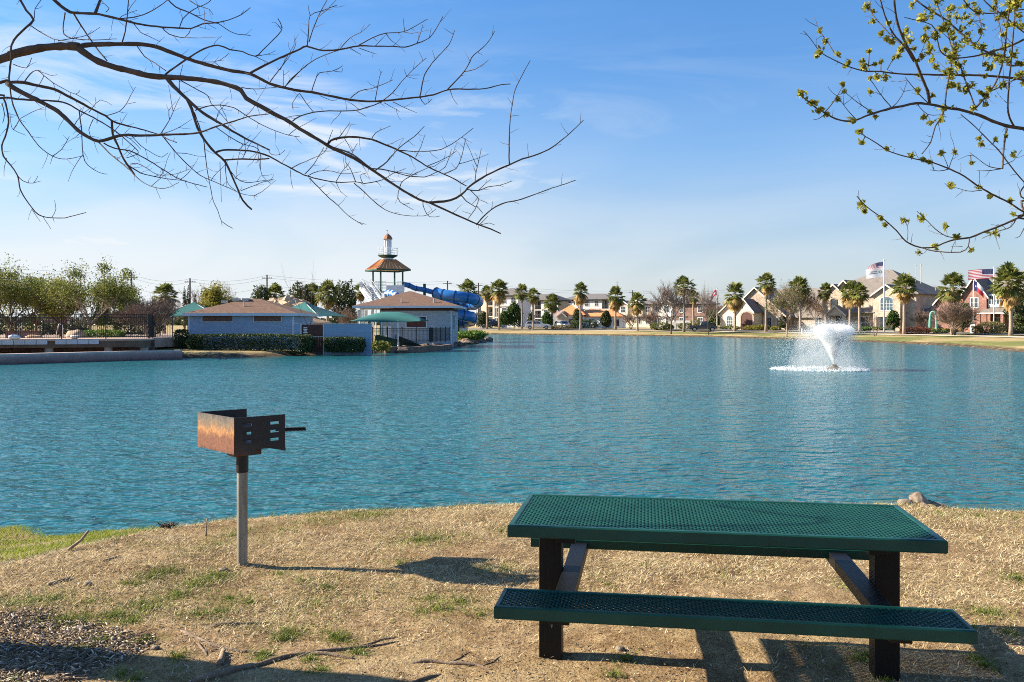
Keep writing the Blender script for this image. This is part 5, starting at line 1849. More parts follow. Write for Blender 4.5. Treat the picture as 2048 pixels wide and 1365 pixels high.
def window(parent, x, z, w, h, y, frame='white', glass='sky_glass', cols=2, rows=2, arch=False, fw=0.09, rz=None, bar=0.035):
    """window in a wall facing -y; x,z its lower middle; frame with bars, one glass pane behind"""
    o = MB()
    x0, x1 = x - w / 2, x + w / 2
    o.bx(x0 - fw, x0, y - 0.07, y + 0.05, z - fw, z + h + fw); o.bx(x1, x1 + fw, y - 0.07, y + 0.05, z - fw, z + h + fw)
    o.bx(x0, x1, y - 0.07, y + 0.05, z - fw, z)
    if not arch:
        o.bx(x0, x1, y - 0.07, y + 0.05, z + h, z + h + fw)
    else:
        K = 8
        for i in range(K):
            a0, a1 = math.pi * i / K, math.pi * (i + 1) / K
            rr_ = w / 2
            o.prism([(x + rr_ * math.cos(a0), y - 0.07, z + h + fw + rr_ * 0.5 * math.sin(a0)), (x + (rr_ + fw) * math.cos(a0), y - 0.07, z + h + fw + (rr_ + fw) * 0.5 * math.sin(a0)),
                     (x + (rr_ + fw) * math.cos(a1), y - 0.07, z + h + fw + (rr_ + fw) * 0.5 * math.sin(a1)), (x + rr_ * math.cos(a1), y - 0.07, z + h + fw + rr_ * 0.5 * math.sin(a1))], (0, 0.12, 0))
    for i in range(1, cols):
        xx = x0 + w * i / cols
        o.bx(xx - bar / 2, xx + bar / 2, y - 0.05, y + 0.03, z, z + h)
    for j in range(1, rows):
        zz = z + h * j / rows
        o.bx(x0, x1, y - 0.048, y + 0.028, zz - bar / 2, zz + bar / 2)
    fo = o.build('window', M[frame], parent)
    p = MB(); p.bx(x0, x1, y - 0.02, y + 0.02, z, z + h)
    if arch:
        K = 8
        pts = [(x + w / 2 * math.cos(math.pi * i / K), y - 0.02, z + h + w / 4 * math.sin(math.pi * i / K)) for i in range(K + 1)]
        p.prism(pts, (0, 0.038, 0))
    p.build('pane', M[glass], fo)
    if rz is not None:
        fo.rotation_euler = (0, 0, rz)
    return fo

# ================================================================ POOL SIDE ACROSS THE WATER
# ---------------------------------------------------------------- stone retaining wall at the waterline
m, t, b = newmat('pinkish_stone_wall')
tc = N(t, 'ShaderNodeTexCoord').outputs['Object']
se = N(t, 'ShaderNodeSeparateXYZ'); L(t, tc, se.inputs[0])
nz = noise(t, tc, 2.5, 6, 0.7)
hh = mth(t, 'ADD', se.outputs[2], mth(t, 'MULTIPLY', nz, 0.35))
cc = ramp(t, mth(t, 'ADD', hh, 0.55), [(0.05, (0.05, 0.032, 0.032)), (0.25, (0.23, 0.145, 0.135)), (0.52, (0.37, 0.25, 0.23)), (0.70, (0.58, 0.49, 0.45))])
L(t, mixc(t, 1.0, cc, ramp(t, noise(t, tc, 14, 5, 0.7), [(0.3, 0.72), (0.7, 1.2)]), 'MULTIPLY'), b.inputs['Base Color'])
b.inputs['Roughness'].default_value = 0.9
M['pink_stone'] = m
wl = [(-44, 43.6), (-27.7, 47.2), (-22.6, 52.6), (-20.6, 54.2)]
o = MB()
for i in range(len(wl) - 1):
    a, c = Vector(wl[i]), Vector(wl[i + 1])
    d = (c - a).normalized(); nr = Vector((-d.y, d.x))
    o.prism([(a.x, a.y, -1.6), (c.x, c.y, -1.6), (c.x + nr.x * 0.55, c.y + nr.y * 0.55, -1.6), (a.x + nr.x * 0.55, a.y + nr.y * 0.55, -1.6)], (0, 0, 1.6 - 0.03 - 0.0025 * i))
tag(o.build('retaining_wall', M['pink_stone'], None), 'low pinkish stone retaining wall standing in the water below the pool deck', 'wall')

# ---------------------------------------------------------------- deck on concrete piles
M['deck_board'] = mat('deck_boards', (0.42, 0.30, 0.24), 0.85, 0.15, 2)
M['fascia_blue'] = mat('pale_blue_fascia_board', (0.44, 0.50, 0.55), 0.7, 0.12, 1.6)
M['deck_beam'] = mat('weathered_deck_beam', (0.12, 0.085, 0.06), 0.9, 0.3, 3)
DZ = 0.70
dp0, dp1 = Vector((-45.5, 46.0)), Vector((-22.2, 53.4))        # front edge of the deck
dd = (dp1 - dp0).normalized(); dn = Vector((-dd.y, dd.x))
DL = (dp1 - dp0).length
deck = thing('pool_deck', 'pool deck raised over the water on short concrete piles', 'deck', (dp0.x, dp0.y, 0), math.atan2(dd.y, dd.x))
MB().bx(0, DL, 0.05, 4.6, DZ - 0.12, DZ).build('deck_surface', M['deck_board'], deck)
o = MB()
x = 0.3
gaps = random.Random(3)
while x < DL - 3.4:
    o = MB()
    for k in range(gaps.choice((4, 5, 5))):
        o.bx(x, x + 0.57, -0.02, 0.045, DZ - 0.32, DZ - 0.045)
        x += 0.60
    x += gaps.uniform(0.35, 0.55)
    o.build('fascia_board', M['fascia_blue'], deck)
MB().bx(0, DL - 0.05, 0.08, 0.32, DZ - 0.52, DZ - 0.125).build('front_beam', M['deck_beam'], deck)
MB().bx(0, DL - 0.3, 0.9, 1.1, DZ - 0.55, DZ - 0.16).build('front_beam', M['deck_beam'], deck)
for k in range(7):
    xk = DL - 0.45 - k * 3.25 - (0 if k == 0 else -1.2)
    MB().lathe([(0.24, -1.4), (0.24, DZ - 0.53)], (xk, 0.55, 0), 14).build('pile', M['concrete'], deck)
MB().bx(-6, DL, 2.2, 2.4, -1.0, DZ - 0.13).build('back_wall', M['brick_brown'], deck)

# paved ground of the pool area
M['paving'] = mat('pool_paving', (0.40, 0.30, 0.24), 0.9, 0.12, 0.7)
o = MB()
o.prism([(-46, 50.0, 0.0), (-24.4, 56.9, 0.0), (-23.8, 60, 0.0), (-19.5, 64, 0.0), (-20, 84, 0.0), (-80, 84, 0.0), (-80, 50, 0.0)], (0, 0, 0.62))
tag(o.build('pool_terrace', M['paving'], None), 'paved terrace of the pool area', None, kind='structure')


def iron_fence(label, pts, h, z, gap=0.115, group=None, post_every=2.4, bar=0.018, name='iron_fence', thick=0.05):
    t = thing(name, label, 'fence', (pts[0][0], pts[0][1], z), 0, group)
    O = Vector((pts[0][0], pts[0][1]))
    pk = MB()
    for i in range(len(pts) - 1):
        a, c = Vector(pts[i]) - O, Vector(pts[i + 1]) - O
        ln = (c - a).length; d = (c - a) / ln
        for zz in (0.12, h - 0.22, h - 0.02):
            MB().beam((a.x, a.y, zz), (c.x, c.y, zz), 0.03, 0.035).build('rail', M['black'], t)
        k = 0.0
        while k < ln:
            p = a + d * k
            pk.bx(p.x - bar / 2, p.x + bar / 2, p.y - bar / 2, p.y + bar / 2, 0.04, h)
            k += gap
        npst = max(1, round(ln / post_every))
        for q in range(npst + (1 if i == len(pts) - 2 else 0)):
            p = a + d * (ln * q / npst)
            o = MB().bx(p.x - thick / 2, p.x + thick / 2, p.y - thick / 2, p.y + thick / 2, -0.05, h + 0.06)
            o.bx(p.x - thick / 2 - .01, p.x + thick / 2 + .01, p.y - thick / 2 - .01, p.y + thick / 2 + .01, h + 0.06, h + 0.09)
            o.build('post', M['black'], t)
    pk.build('picket', M['black'], t)
    return t


f0 = dp0 + dn * 0.2; f1 = dp0 + dd * (DL - 0.15) + dn * 0.2; f2 = f1 + dn * 4.2
iron_fence('black iron picket fence along the front edge of the pool deck', [f0, f1, f2], 1.5, DZ, post_every=2.35)
iron_fence('black iron fence farther in, running beside the crape myrtle', [(-25.6, 61.5), (-24.1, 61.6)], 1.45, 0.62, post_every=1.4)
iron_fence('black iron fence at the back of the pool terrace under the trees', [(-48, 71), (-29, 71.5)], 1.4, 0.62, post_every=2.4)

# things on the terrace
shrub('bright green clipped hedge behind the deck fence', (XX(207, 57.6), 57.6, 0.62), (2.75, 0.8, 0.56), 'leaf_bright', 5, 2600, (0.035, 0.07), 'hedge', 'hedge', box=0.75, lumpy=0.07)
for k, (u, v, r, lab, Y, sq) in enumerate([(152, 671, 0.48, 'big sandy boulder beside the bright hedge on the pool terrace', 56.5, (1.25, 1, 0.9)), (66, 671, 0.24, 'low sandy rocks edging the pool at the back of the deck', 57.5, (2.6, 1, 0.6))]):
    ob = MB().blob((XX(u, Y), Y, 0.62 + r * 0.35), r, k + 4, 0.4, squash=sq).build('boulder', M['rock'], None, smooth=True)
    tag(ob, lab, 'boulder', 'boulders on the pool terrace')
Yq = 53.0
MB_ = MB().blob((XX(29, 50.6), 50.6, DZ + 0.14), 0.24, 9, 0.3, squash=(1.5, 1, 0.6))
M['white_cloth'] = mat('white_vinyl', (0.70, 0.70, 0.72), 0.6, 0.1, 5)
tag(MB_.build('float_bundle', M['white_cloth'], None, smooth=True), 'white bundle lying on the deck behind the fence, at the picture edge', 'bundle')
MB_ = MB().blob((XX(149, 52.6), 52.6, DZ + 0.11), 0.2, 12, 0.3, squash=(1.6, 1, 0.55))
tag(MB_.build('float_bundle', M['white_cloth'], None, smooth=True), 'white bundle lying on the deck before the big boulder', 'bundle')
# handrail frame
t = thing('pool_handrail', 'white pool handrail frame standing on the terrace', 'handrail', (XX(118, 59), 59, 0.62))
MB().tube([(-0.24, 0, 0), (-0.02, 0, 0.95), (0.02, 0, 0.97), (0.25, 0, 0.9), (0.26, 0, 0)], 0.025, 8).build('rail', M['white'], t, smooth=True)
# low brown brick planter and brick sign wall between cream posts
t = thing('brick_planter', 'low brown brick planter wall behind the deck fence', 'planter', (XX(48, 60), 60, 0.62))
MB().bx(-1.15, 1.15, -0.2, 0.2, 0, 0.42).build('wall', M['brick_brown'], t)
MB().bx(-1.22, 1.22, -0.26, 0.26, 0.4205, 0.47).build('coping', M['wood_brown'], t)
t = thing('brick_shelter', 'brown brick wall between two cream posts behind the trees', 'shelter', (XX(111, 78), 78, 0.62))
MB().bx(-0.95, 1.15, 0.02, 0.3, 0, 1.95).build('wall', M['brick_brown'], t)
for x in (-1.1, 1.2):
    MB().bx(x - 0.09, x + 0.09, -0.1, 0.1, 0, 2.1).build('post', M['cream'], t)
MB().bx(-1.3, 1.4, -0.12, 0.4, 2.103, 2.2).build('cap', M['roof_grey'], t)

# ---------------------------------------------------------------- trees behind the deck
POOLT = 'spring trees behind the pool deck'
leafy_tree('broad olive green tree at the picture edge behind the pool deck', 22, 64, 512, 6.6, 101, 'leaf_olive', POOLT, zb=0.62, dens=1.2, per=9, size=(0.045, 0.10), nmain=9, kids=5, sigma=0.30)
leafy_tree('darker olive tree between the edge tree and the tallest tree, behind the deck', 72, 70, 545, 4.6, 102, 'leaf_olive', POOLT, zb=0.62, dens=1.1, per=8, size=(0.045, 0.10), nmain=8, kids=5, sigma=0.28)
leafy_tree('tallest yellow green tree with a pale trunk over the bright hedge', 180, 62, 508, 5.7, 103, 'leaf_olive', POOLT, zb=0.62, dens=1.1, per=8, size=(0.045, 0.10), nmain=9, kids=5, bark='bark_pale', sigma=0.26, fork=1.1)
leafy_tree('small yellow green tree spreading low beside the tallest tree', 120, 66, 566, 3.6, 104, 'leaf_yellow', POOLT, zb=0.62, dens=1.3, per=9, size=(0.045, 0.1), nmain=7, kids=5, fork=0.9)
leafy_tree('low olive tree between the tallest tree and the crape myrtle', 240, 68, 562, 4.2, 105, 'leaf_olive', POOLT, zb=0.62, dens=1.3, per=8, size=(0.045, 0.1), nmain=7, kids=5, fork=0.9)
bare_tree('reddish brown leafless crape myrtle with many pale stems at the deck end', 303, 57, 577, 3.6, 106, None, stems=5, minr=0.011, kids=5, nmain=8, levels=4, r0=0.055, name='crape_myrtle', fork=1.5, trunk='bark_pale', zb=0.3)
# ground filler behind: low evergreen hedge belt
shrub('dark low hedge at the back of the terrace under the trees', (XX(70, 74), 74, 0.62), (9, 1.2, 1.0), 'leaf_dark', 15, 3000, (0.06, 0.13), 'hedge', 'hedge', box=0.6, lumpy=0.15)
shrub('distant dark hedge behind the crape myrtle', (XX(275, 76), 76, 0.62), (4.5, 1.2, 1.3), 'leaf_dark', 16, 1800, (0.06, 0.13), 'hedge', 'hedge', box=0.6, lumpy=0.15)
shrub('tan shrub beside the cream posted brick wall', (XX(156, 76), 76, 0.62), (1.0, 1.0, 1.2), 'leaf_tan', 17, 700, (0.05, 0.1))

PG = 'fan palms round the lake'
palm('fan palm with brown skirt standing behind the crape myrtle', 328, 82, 566, 1, 2.5)
palm('small dark fan palm over the roof of the blue building, next to a magnolia', 547, 108, 570, 2, 2.6)
palm('fan palm between magnolia and fan palm, over the second green umbrella', 627, 104, 570, 3, 2.4)
palm('fan palm just behind the second green umbrella', 655, 100, 567, 0, 2.7)
palm('fan palm right beside the white stairs of the slide tower', 721, 112, 566, 1, 2.3)
palm('fan palm behind the blue slide coils', 933, 140, 562, 2, 3.2)

MG = 'magnolias behind the pool buildings'
def magnolia(label, u, Y, vtop, w, seed, lm='leaf_dark', group=MG, n=2600, size=(0.10, 0.2), name='magnolia_tree', cone=0.0, lumpy=0.28, zb=None):
    X = XX(u, Y); z = G(X, Y) if zb is None else zb; h = ZZ(vtop, Y) - z
    t = thing(name, label, 'tree', (X, Y, z), seed, group)
    rg = np.random.default_rng(seed)
    p = shell_points(rg, n, (w, w, h * 0.88), lumpy, seed, 0.0, 0.55)
    if cone:
        k = 1 - cone * (p[:, 2] / (h * 0.88))
        p[:, 0] *= k; p[:, 1] *= k
    p[:, 2] += h * 0.12
    v, f = leaf_quads(p, size, 0.6, rg)
    np_mesh('crown', v, f, M[lm], t)
    o = MB(); o.tube([(0, 0, -0.1), (0.02, 0, h * 0.3), (0, 0.02, h * 0.7)], [h * 0.022, h * 0.018, 0.03], 7)
    rgp = random.Random(seed)
    for q in range(9):
        a = rgp.uniform(0, 6.28); zz = h * rgp.uniform(0.25, 0.7)
        o.tube([(0, 0, zz), (math.cos(a) * w * .2, math.sin(a) * w * .2, zz + h * .05), (math.cos(a) * w * .4, math.sin(a) * w * .4, zz + h * .12)], [0.05, 0.035, 0.02], 5)
    o.build('trunk', M['bark'], t)
    return t
magnolia('dark round magnolia behind the blue building roof, next to the small palm', 521, 106, 570, 2.4, 41)
magnolia('dark magnolia above the sandy rock pile beside the second umbrella', 602, 102, 565, 3.0, 42)
magnolia('tallest dark magnolia between two fan palms near the tower stairs', 689, 104, 565, 3.0, 43, n=3400)
for k, (u, v, Y, lab) in enumerate([(369, 573, 92, 'slim column cypress farthest from the utility pole'), (376.5, 570, 92, 'slim column cypress touching the utility pole'), (390, 588, 92, 'shortest slim cypress over the first green umbrella')]):
    magnolia(lab, u, Y, v, 0.62, 50 + k, 'leaf_dark', 'column cypresses by the utility pole', 500, (0.06, 0.12), 'cypress_tree', 0.5, 0.1)
leafy_tree('yellow green bushy tree behind the blue building roof', 430, 84, 565, 3.1, 107, 'leaf_yellow', None, dens=1.6, per=8, size=(0.06, 0.13), nmain=7, kids=5)
bare_tree('thin leafless tree reaching out beside the yellow green tree', 422, 90, 556, 5.0, 108, None, minr=0.014, levels=4, kids=4)
bare_tree('tall wispy leafless tree in front of the second green umbrella', 619, 64, 522, 3.2, 109, None, minr=0.010, levels=3, kids=3, nmain=5, r0=0.045, fork=1.6)
bare_tree('leafless grey bush behind the pool house porch', 694, 86, 606, 2.6, 110, None, minr=0.012, stems=4, r0=0.03, name='bare_shrub')
bare_tree('small leafless tree beside the fan palm and crape myrtle', 345, 78, 592, 1.8, 111, None, minr=0.010, r0=0.03)

# ---------------------------------------------------------------- green shade umbrellas
def umbrella(label, u, Y, vapex, vedge, w, d, zb=0.3, rz=0.0):
    X = XX(u, Y); ze = ZZ(vedge, Y) - zb; za = ZZ(vapex, Y) - zb
    t = thing('shade_umbrella', label, 'umbrella', (X, Y, zb), rz, 'green shade umbrellas at the pool')
    o = MB()
    n = 4; K = 6
    ring = []
    vs = []; fs = []
    for s_ in range(K + 1):
        f = s_ / K
        rad = f
        z = za - (za - ze) * (f ** 0.86) 
        for q in range(4):
            for e in range(6):
                a = e / 6
                c0 = Vector(((1, 1), (-1, 1), (-1, -1), (1, -1))[q]); c1 = Vector(((1, 1), (-1, 1), (-1, -1), (1, -1))[(q + 1) % 4])
                p = c0.lerp(c1, a)
                sag = 0.10 * math.sin(math.pi * a) * f
                vs.append((p.x * w / 2 * rad * (1 - sag * 0.6), p.y * d / 2 * rad * (1 - sag * 0.6), z + sag * 0.9 * f))
    m_ = 24
    for s_ in range(K):
        for q in range(m_):
            q2 = (q + 1) % m_
            fs.append((s_ * m_ + q, (s_ + 1) * m_ + q, (s_ + 1) * m_ + q2, s_ * m_ + q2))
    o.add(vs, fs)
    c = o.build('canopy', M['canvas'], t, smooth=False)
    sd = c.modifiers.new('thickness', 'SOLIDIFY'); sd.thickness = 0.02
    MB().tube([(0, 0, -0.2), (0, 0, za - 0.05)], 0.06, 10).build('pole', M['white'], t)
    o = MB()
    for cx_, cy_ in ((1, 1), (-1, 1), (-1, -1), (1, -1)):
        o.beam((0, 0, za - 0.08), (cx_ * w / 2 * 0.97, cy_ * d / 2 * 0.97, ze - 0.0), 0.04, 0.04)
    o.build('frame_arm', M['white'], t)
    return t
umbrella('green shade umbrella partly behind the blue building roof', 388, 70, 604, 634, 5.0, 5.0, 0.3, R(8))
umbrella('green shade umbrella between the blue building and the slide tower', 610, 76, 604, 634, 5.6, 5.6, 0.3, R(-14))

# ---------------------------------------------------------------- blue building with brown hip roof
BY = 62.0
bx0, bx1 = XX(377, BY), XX(587, BY)
bz = -0.25
bw = bx1 - bx0
t = thing('blue_building', 'low blue sided building with brown hip roof behind the long hedge', 'building', (bx0, BY, bz))
ze = ZZ(629.5, BY) - bz
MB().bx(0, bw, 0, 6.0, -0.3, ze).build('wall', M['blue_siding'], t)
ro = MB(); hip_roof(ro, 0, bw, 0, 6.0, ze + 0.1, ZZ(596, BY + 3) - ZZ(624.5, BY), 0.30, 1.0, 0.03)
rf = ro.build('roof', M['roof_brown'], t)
fo = MB(); e = 0.34
fo.bx(-e, bw + e, -e, -e + 0.04, ze - 0.10, ze + 0.095); fo.bx(-e, bw + e, 6 + e - 0.04, 6 + e, ze - 0.10, ze + 0.095)
fo.bx(-e, -e + 0.04, -e + 0.041, 6 + e - 0.041, ze - 0.10, ze + 0.095); fo.bx(bw + e - 0.04, bw + e, -e + 0.041, 6 + e - 0.041, ze - 0.10, ze + 0.095)
fo.build('fascia', M['trim'], t)
MB().bx(-e + 0.045, bw + e - 0.045, -e + 0.045, 6 + e - 0.045, ze + 0.004, ze + 0.03).build('soffit', M['trim'], t)
for x in (0.03, bw - 0.03):
    MB().bx(x - 0.055, x + 0.055, -0.025, 0.06, -0.3, ze - 0.003).build('corner_trim', M['trim'], t)
M['lattice'] = M['wood_brown']
for (u0, u1) in ((405, 465.5), (508, 562.5)):
    x0, x1 = XX(u0, BY) - bx0, XX(u1, BY) - bx0
    z0, z1 = ze - 0.50, ze - 0.045
    o = MB(); fw = 0.055
    o.bx(x0 - fw, x1 + fw, -0.04, 0.02, z0 - fw, z0); o.bx(x0 - fw, x0, -0.04, 0.02, z0, z1); o.bx(x1, x1 + fw, -0.04, 0.02, z0, z1); o.bx(x0 - fw, x1 + fw, -0.04, 0.02, z1, z1 + 0.03)
    w = o.build('vent_window', M['trim'], t)
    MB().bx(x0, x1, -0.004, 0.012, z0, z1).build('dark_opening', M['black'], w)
    o = MB(); k = x0 - 0.4
    while k < x1:
        for s_ in (1, -1):
            a = (k, z0) if s_ == 1 else (k, z1); 
            # clip a 45 degree slat to the opening
            xa, xb = max(k, x0), min(k + (z1 - z0), x1)
            if xb - xa > 0.03:
                za_ = z0 + (xa - k) if s_ == 1 else z1 - (xa - k); zb_ = z0 + (xb - k) if s_ == 1 else z1 - (xb - k)
                o.beam((xa, -0.016 - 0.006 * s_, za_), (xb, -0.016 - 0.006 * s_, zb_), 0.008, 0.022)
        k += 0.105
    M.setdefault('lattice_wood', mat('reddish_lattice_wood', (0.30, 0.17, 0.13), 0.8, 0.15, 4))
    o.build('lattice', M['lattice_wood'], w)
rz_ = ze + 0.1
for (u, v) in ((473, 599), (492, 599)):
    x = XX(u, BY + 2.6) - bx0
    MB().bx(x - 0.24, x + 0.24, 2.35, 2.85, rz_ + 0.92, rz_ + 1.13).build('roof_vent', M['steel'], rf)
x = XX(449, BY + 2.3) - bx0
MB().bx(x - 0.2, x + 0.2, 2.1, 2.5, rz_ + 0.76, rz_ + 0.96).build('roof_vent', M['steel'], rf)
x = XX(485, BY + 0.9) - bx0
MB().lathe([(0.05, 0.15), (0.05, 0.86)], (x, 1.2, rz_), 8).build('vent_pipe', M['steel'], rf)

# fence wall with gate
FY = 61.2
t = thing('siding_fence', 'blue lap sided screen wall with pale cap beside the blue building', 'fence', (XX(588, FY), FY, -0.3))
x0 = 0; gx0, gx1, x1 = XX(603, FY) - XX(588, FY), XX(646, FY) - XX(588, FY), XX(743, FY) - XX(588, FY)
h = ZZ(649, FY) + 0.3
MB().bx(x0, gx0 - 0.08, 0, 0.14, -0.3, h).build('panel', M['blue_siding'], t)
MB().bx(gx1 + 0.08, x1, 0, 0.14, -0.3, h).build('panel', M['blue_siding'], t)
o = MB(); o.bx(x0, gx0 - 0.08, -0.03, 0.17, h + 0.002, h + 0.05); o.bx(gx1 + 0.08, x1 + 0.03, -0.03, 0.17, h + 0.002, h + 0.05)
o.build('cap', M['trim'], t)
for x in (gx0 - 0.04, gx1 + 0.04):
    MB().bx(x - 0.037, x + 0.037, -0.03, 0.16, -0.3, h + 0.04).build('post', M['trim'], t)
g = thing('wooden_gate', 'brown board gate with a small white notice in the blue screen wall', 'gate', (XX(603, FY) + 0.003, FY + 0.02, -0.3))
gw = gx1 - gx0 - 0.006
o = MB(); nb_ = 9
for k in range(nb_):
    o.bx(gw * k / nb_ + 0.004, gw * (k + 1) / nb_ - 0.004, 0, 0.03, -0.1, h - 0.03 - 0.004 * (k % 2))
o.build('board', M['wood_brown'], g)
o = MB(); o.bx(0.02, gw - 0.02, -0.025, -0.001, 0.95, 1.02)
o.build('latch_bar', M['steel'], g)
o = MB(); 
for k, (w0, w1) in enumerate(((0.14, 0.40), (0.12, 0.42), (0.15, 0.38), (0.12, 0.42))):
    o.bx(w0, w1, -0.018, -0.002, h - 0.28 - k * 0.115, h - 0.21 - k * 0.115)
o.build('notice', M['white'], g)

# hedges in front
HG = 'clipped hedges on the point'
hy = 59.3
hx0, hx1 = XX(369, hy), XX(624, hy)
shrub('longest clipped hedge, in front of the blue building', ((hx0 + hx1) / 2, hy + 0.6, -0.42), (hx1 - hx0, 1.35, 1.30), 'leaf_hedge', 21, 15000, (0.045, 0.085), 'hedge', 'hedge', HG, box=0.85, lumpy=0.05, inner=0.2)
hx0, hx1 = XX(646, 60), XX(727, 60)
shrub('short clipped hedge with a sunny top in front of the blue screen wall', ((hx0 + hx1) / 2, 60.4, -0.38), (hx1 - hx0, 1.2, 1.05), 'leaf_hedge', 22, 6000, (0.045, 0.085), 'hedge', 'hedge', HG, box=0.8, lumpy=0.08, inner=0.25)
shrub('small dark upright hedge at the end of the blue building by the umbrella', (XX(363, 60.5), 60.5, -0.1), (0.85, 1.0, 1.30), 'leaf_hedge', 23, 1800, (0.045, 0.085), 'hedge', 'hedge', HG, box=0.8, lumpy=0.08)
shrub('sprawling low shrub at the end of the blue screen wall', (XX(757, 62.5), 62.5, -0.4), (1.2, 0.9, 0.75), 'leaf_olive', 24, 700, (0.05, 0.1))
shrub('loose yellowish shrub in front of the black fence', (XX(772, 64), 64, -0.42), (0.8, 0.8, 0.7), 'leaf_yellow', 25, 350, (0.05, 0.1))
shrub('bright green ground shrub on the rocky tip of the point', (XX(940, 92), 92, -0.15), (3.4, 2.6, 0.95), 'leaf_bright', 26, 2600, (0.07, 0.14), lumpy=0.35)

# ---------------------------------------------------------------- pool house
HY = 78.0
hz = -0.15
wx0, wx1 = XX(762, HY), XX(903.5, HY)
t = thing('pool_house', 'grey sided pool house with brown hip roof and open porch', 'building', (wx0, HY, hz))
W_ = wx1 - wx0
ze = ZZ(617, HY) - hz
Dp = 9.0
MB().bx(0, W_, 0, Dp, -0.4, ze).build('wall', M['grey_siding'], t)
xl = XX(709, HY) - wx0; xr = XX(921, HY) - wx0
ro = MB()
ap = XX(820, HY + 4.5) - wx0
X0, X1, Y0, Y1 = xl, xr, -0.75, Dp + 0.75
za = ZZ(583, HY + 4.5) - hz
zr = ze + 0.22
ro.add([(X0, Y0, zr), (X1, Y0, zr), (X1, Y1, zr), (X0, Y1, zr), (ap - 0.15, Dp / 2, za), (ap + 0.15, Dp / 2, za), (X0, Y0, zr - 0.03), (X1, Y0, zr - 0.03), (X1, Y1, zr - 0.03), (X0, Y1, zr - 0.03)],
       [(0, 1, 5, 4), (1, 2, 5), (2, 3, 4, 5), (3, 0, 4), (9, 8, 7, 6), (0, 6, 7, 1), (1, 7, 8, 2), (2, 8, 9, 3), (3, 9, 6, 0)])
rf = ro.build('roof', M['roof_brown'], t)
fo = MB()
for (a, b_, c, d_) in ((X0 - .04, X1 + .04, Y0 - .04, Y0), (X0 - .04, X1 + .04, Y1, Y1 + .04), (X0 - .04, X0, Y0 + .001, Y1 - .001), (X1, X1 + .04, Y0 + .001, Y1 - .001)):
    fo.bx(a, b_, c, d_, zr - 0.20, zr - 0.002)
fo.build('fascia', M['trim'], t)
MB().bx(X0 + 0.003, X1 - 0.003, Y0 + 0.003, Y1 - 0.003, zr - 0.10, zr - 0.06).build('soffit', M['trim'], t)
MB().bx(-0.03, W_ + 0.03, -0.03, Dp + 0.03, ze - 0.22, ze - 0.002).build('frieze', M['wood_brown'], t)
MB().bx(xl + 0.5, -0.035, 0.02, 0.3, ze - 0.12, ze + 0.10).build('porch_beam', M['white'], t)
for u in (719, 732.5, 745.5):
    x = XX(u, HY + (0.3 if u < 722 else 4)) - wx0
    y = 0.15 if u < 722 else 3.9
    MB().bx(x - 0.13, x + 0.13, y - 0.13, y + 0.13, -0.3, ze - 0.13).build('column', M['white'], t)
for (x, y) in ((0.04, -0.03), (W_ - 0.05, -0.03)):
    MB().bx(x - 0.06, x + 0.06, y, y + 0.1, -0.4, ze - 0.225).build('corner_trim', M['trim'], t)
x0, x1 = XX(813, HY) - wx0, XX(852, HY) - wx0
z0, z1 = ZZ(655, HY) - hz, ZZ(634, HY) - hz
o = MB(); fw = 0.09
o.bx(x0 - fw, x1 + fw, -0.06, 0.03, z0 - fw, z0); o.bx(x0 - fw, x1 + fw, -0.06, 0.03, z1, z1 + fw); o.bx(x0 - fw, x0, -0.06, 0.03, z0, z1); o.bx(x1, x1 + fw, -0.06, 0.03, z0, z1)
w = o.build('serving_window', M['trim'], t)
o = MB()
for k in range(5):
    o.bx(x0, x1, -0.03 + 0.002 * (k % 2), 0.0, z0 + (z1 - z0) * 0.8 * k / 5 + 0.004, z0 + (z1 - z0) * 0.8 * (k + 1) / 5 - 0.004)
o.build('shutter', M['wood_brown'], w)
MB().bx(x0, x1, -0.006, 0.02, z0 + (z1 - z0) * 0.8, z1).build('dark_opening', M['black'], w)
for y in (1.6, 3.4):
    o = MB(); X = W_
    o.bx(X - 0.02, X + 0.05, y - 0.55, y + 0.55, 1.15, 1.23); o.bx(X - 0.02, X + 0.05, y - 0.55, y + 0.55, 2.53, 2.6); o.bx(X - 0.02, X + 0.05, y - 0.55, y - 0.47, 1.231, 2.529); o.bx(X - 0.02, X + 0.05, y + 0.47, y + 0.55, 1.231, 2.529)
    w = o.build('window', M['trim'], t)
    MB().bx(X - 0.01, X + 0.02, y - 0.47, y + 0.47, 1.23, 2.53).build('pane', M['dark_glass'], w)
MB().bx(0.2, 0.9, -0.02, 0.02, -0.1, 1.5).build('door', M['white'], t)
for (u, k) in ((803, 0), (868, 0)):
    x = XX(u, HY + 0.3) - wx0
    MB().lathe([(0.07, 0.0), (0.07, 0.55)], (x, 0.35, zr + 0.12), 8).build('vent_pipe', M['steel'], rf)

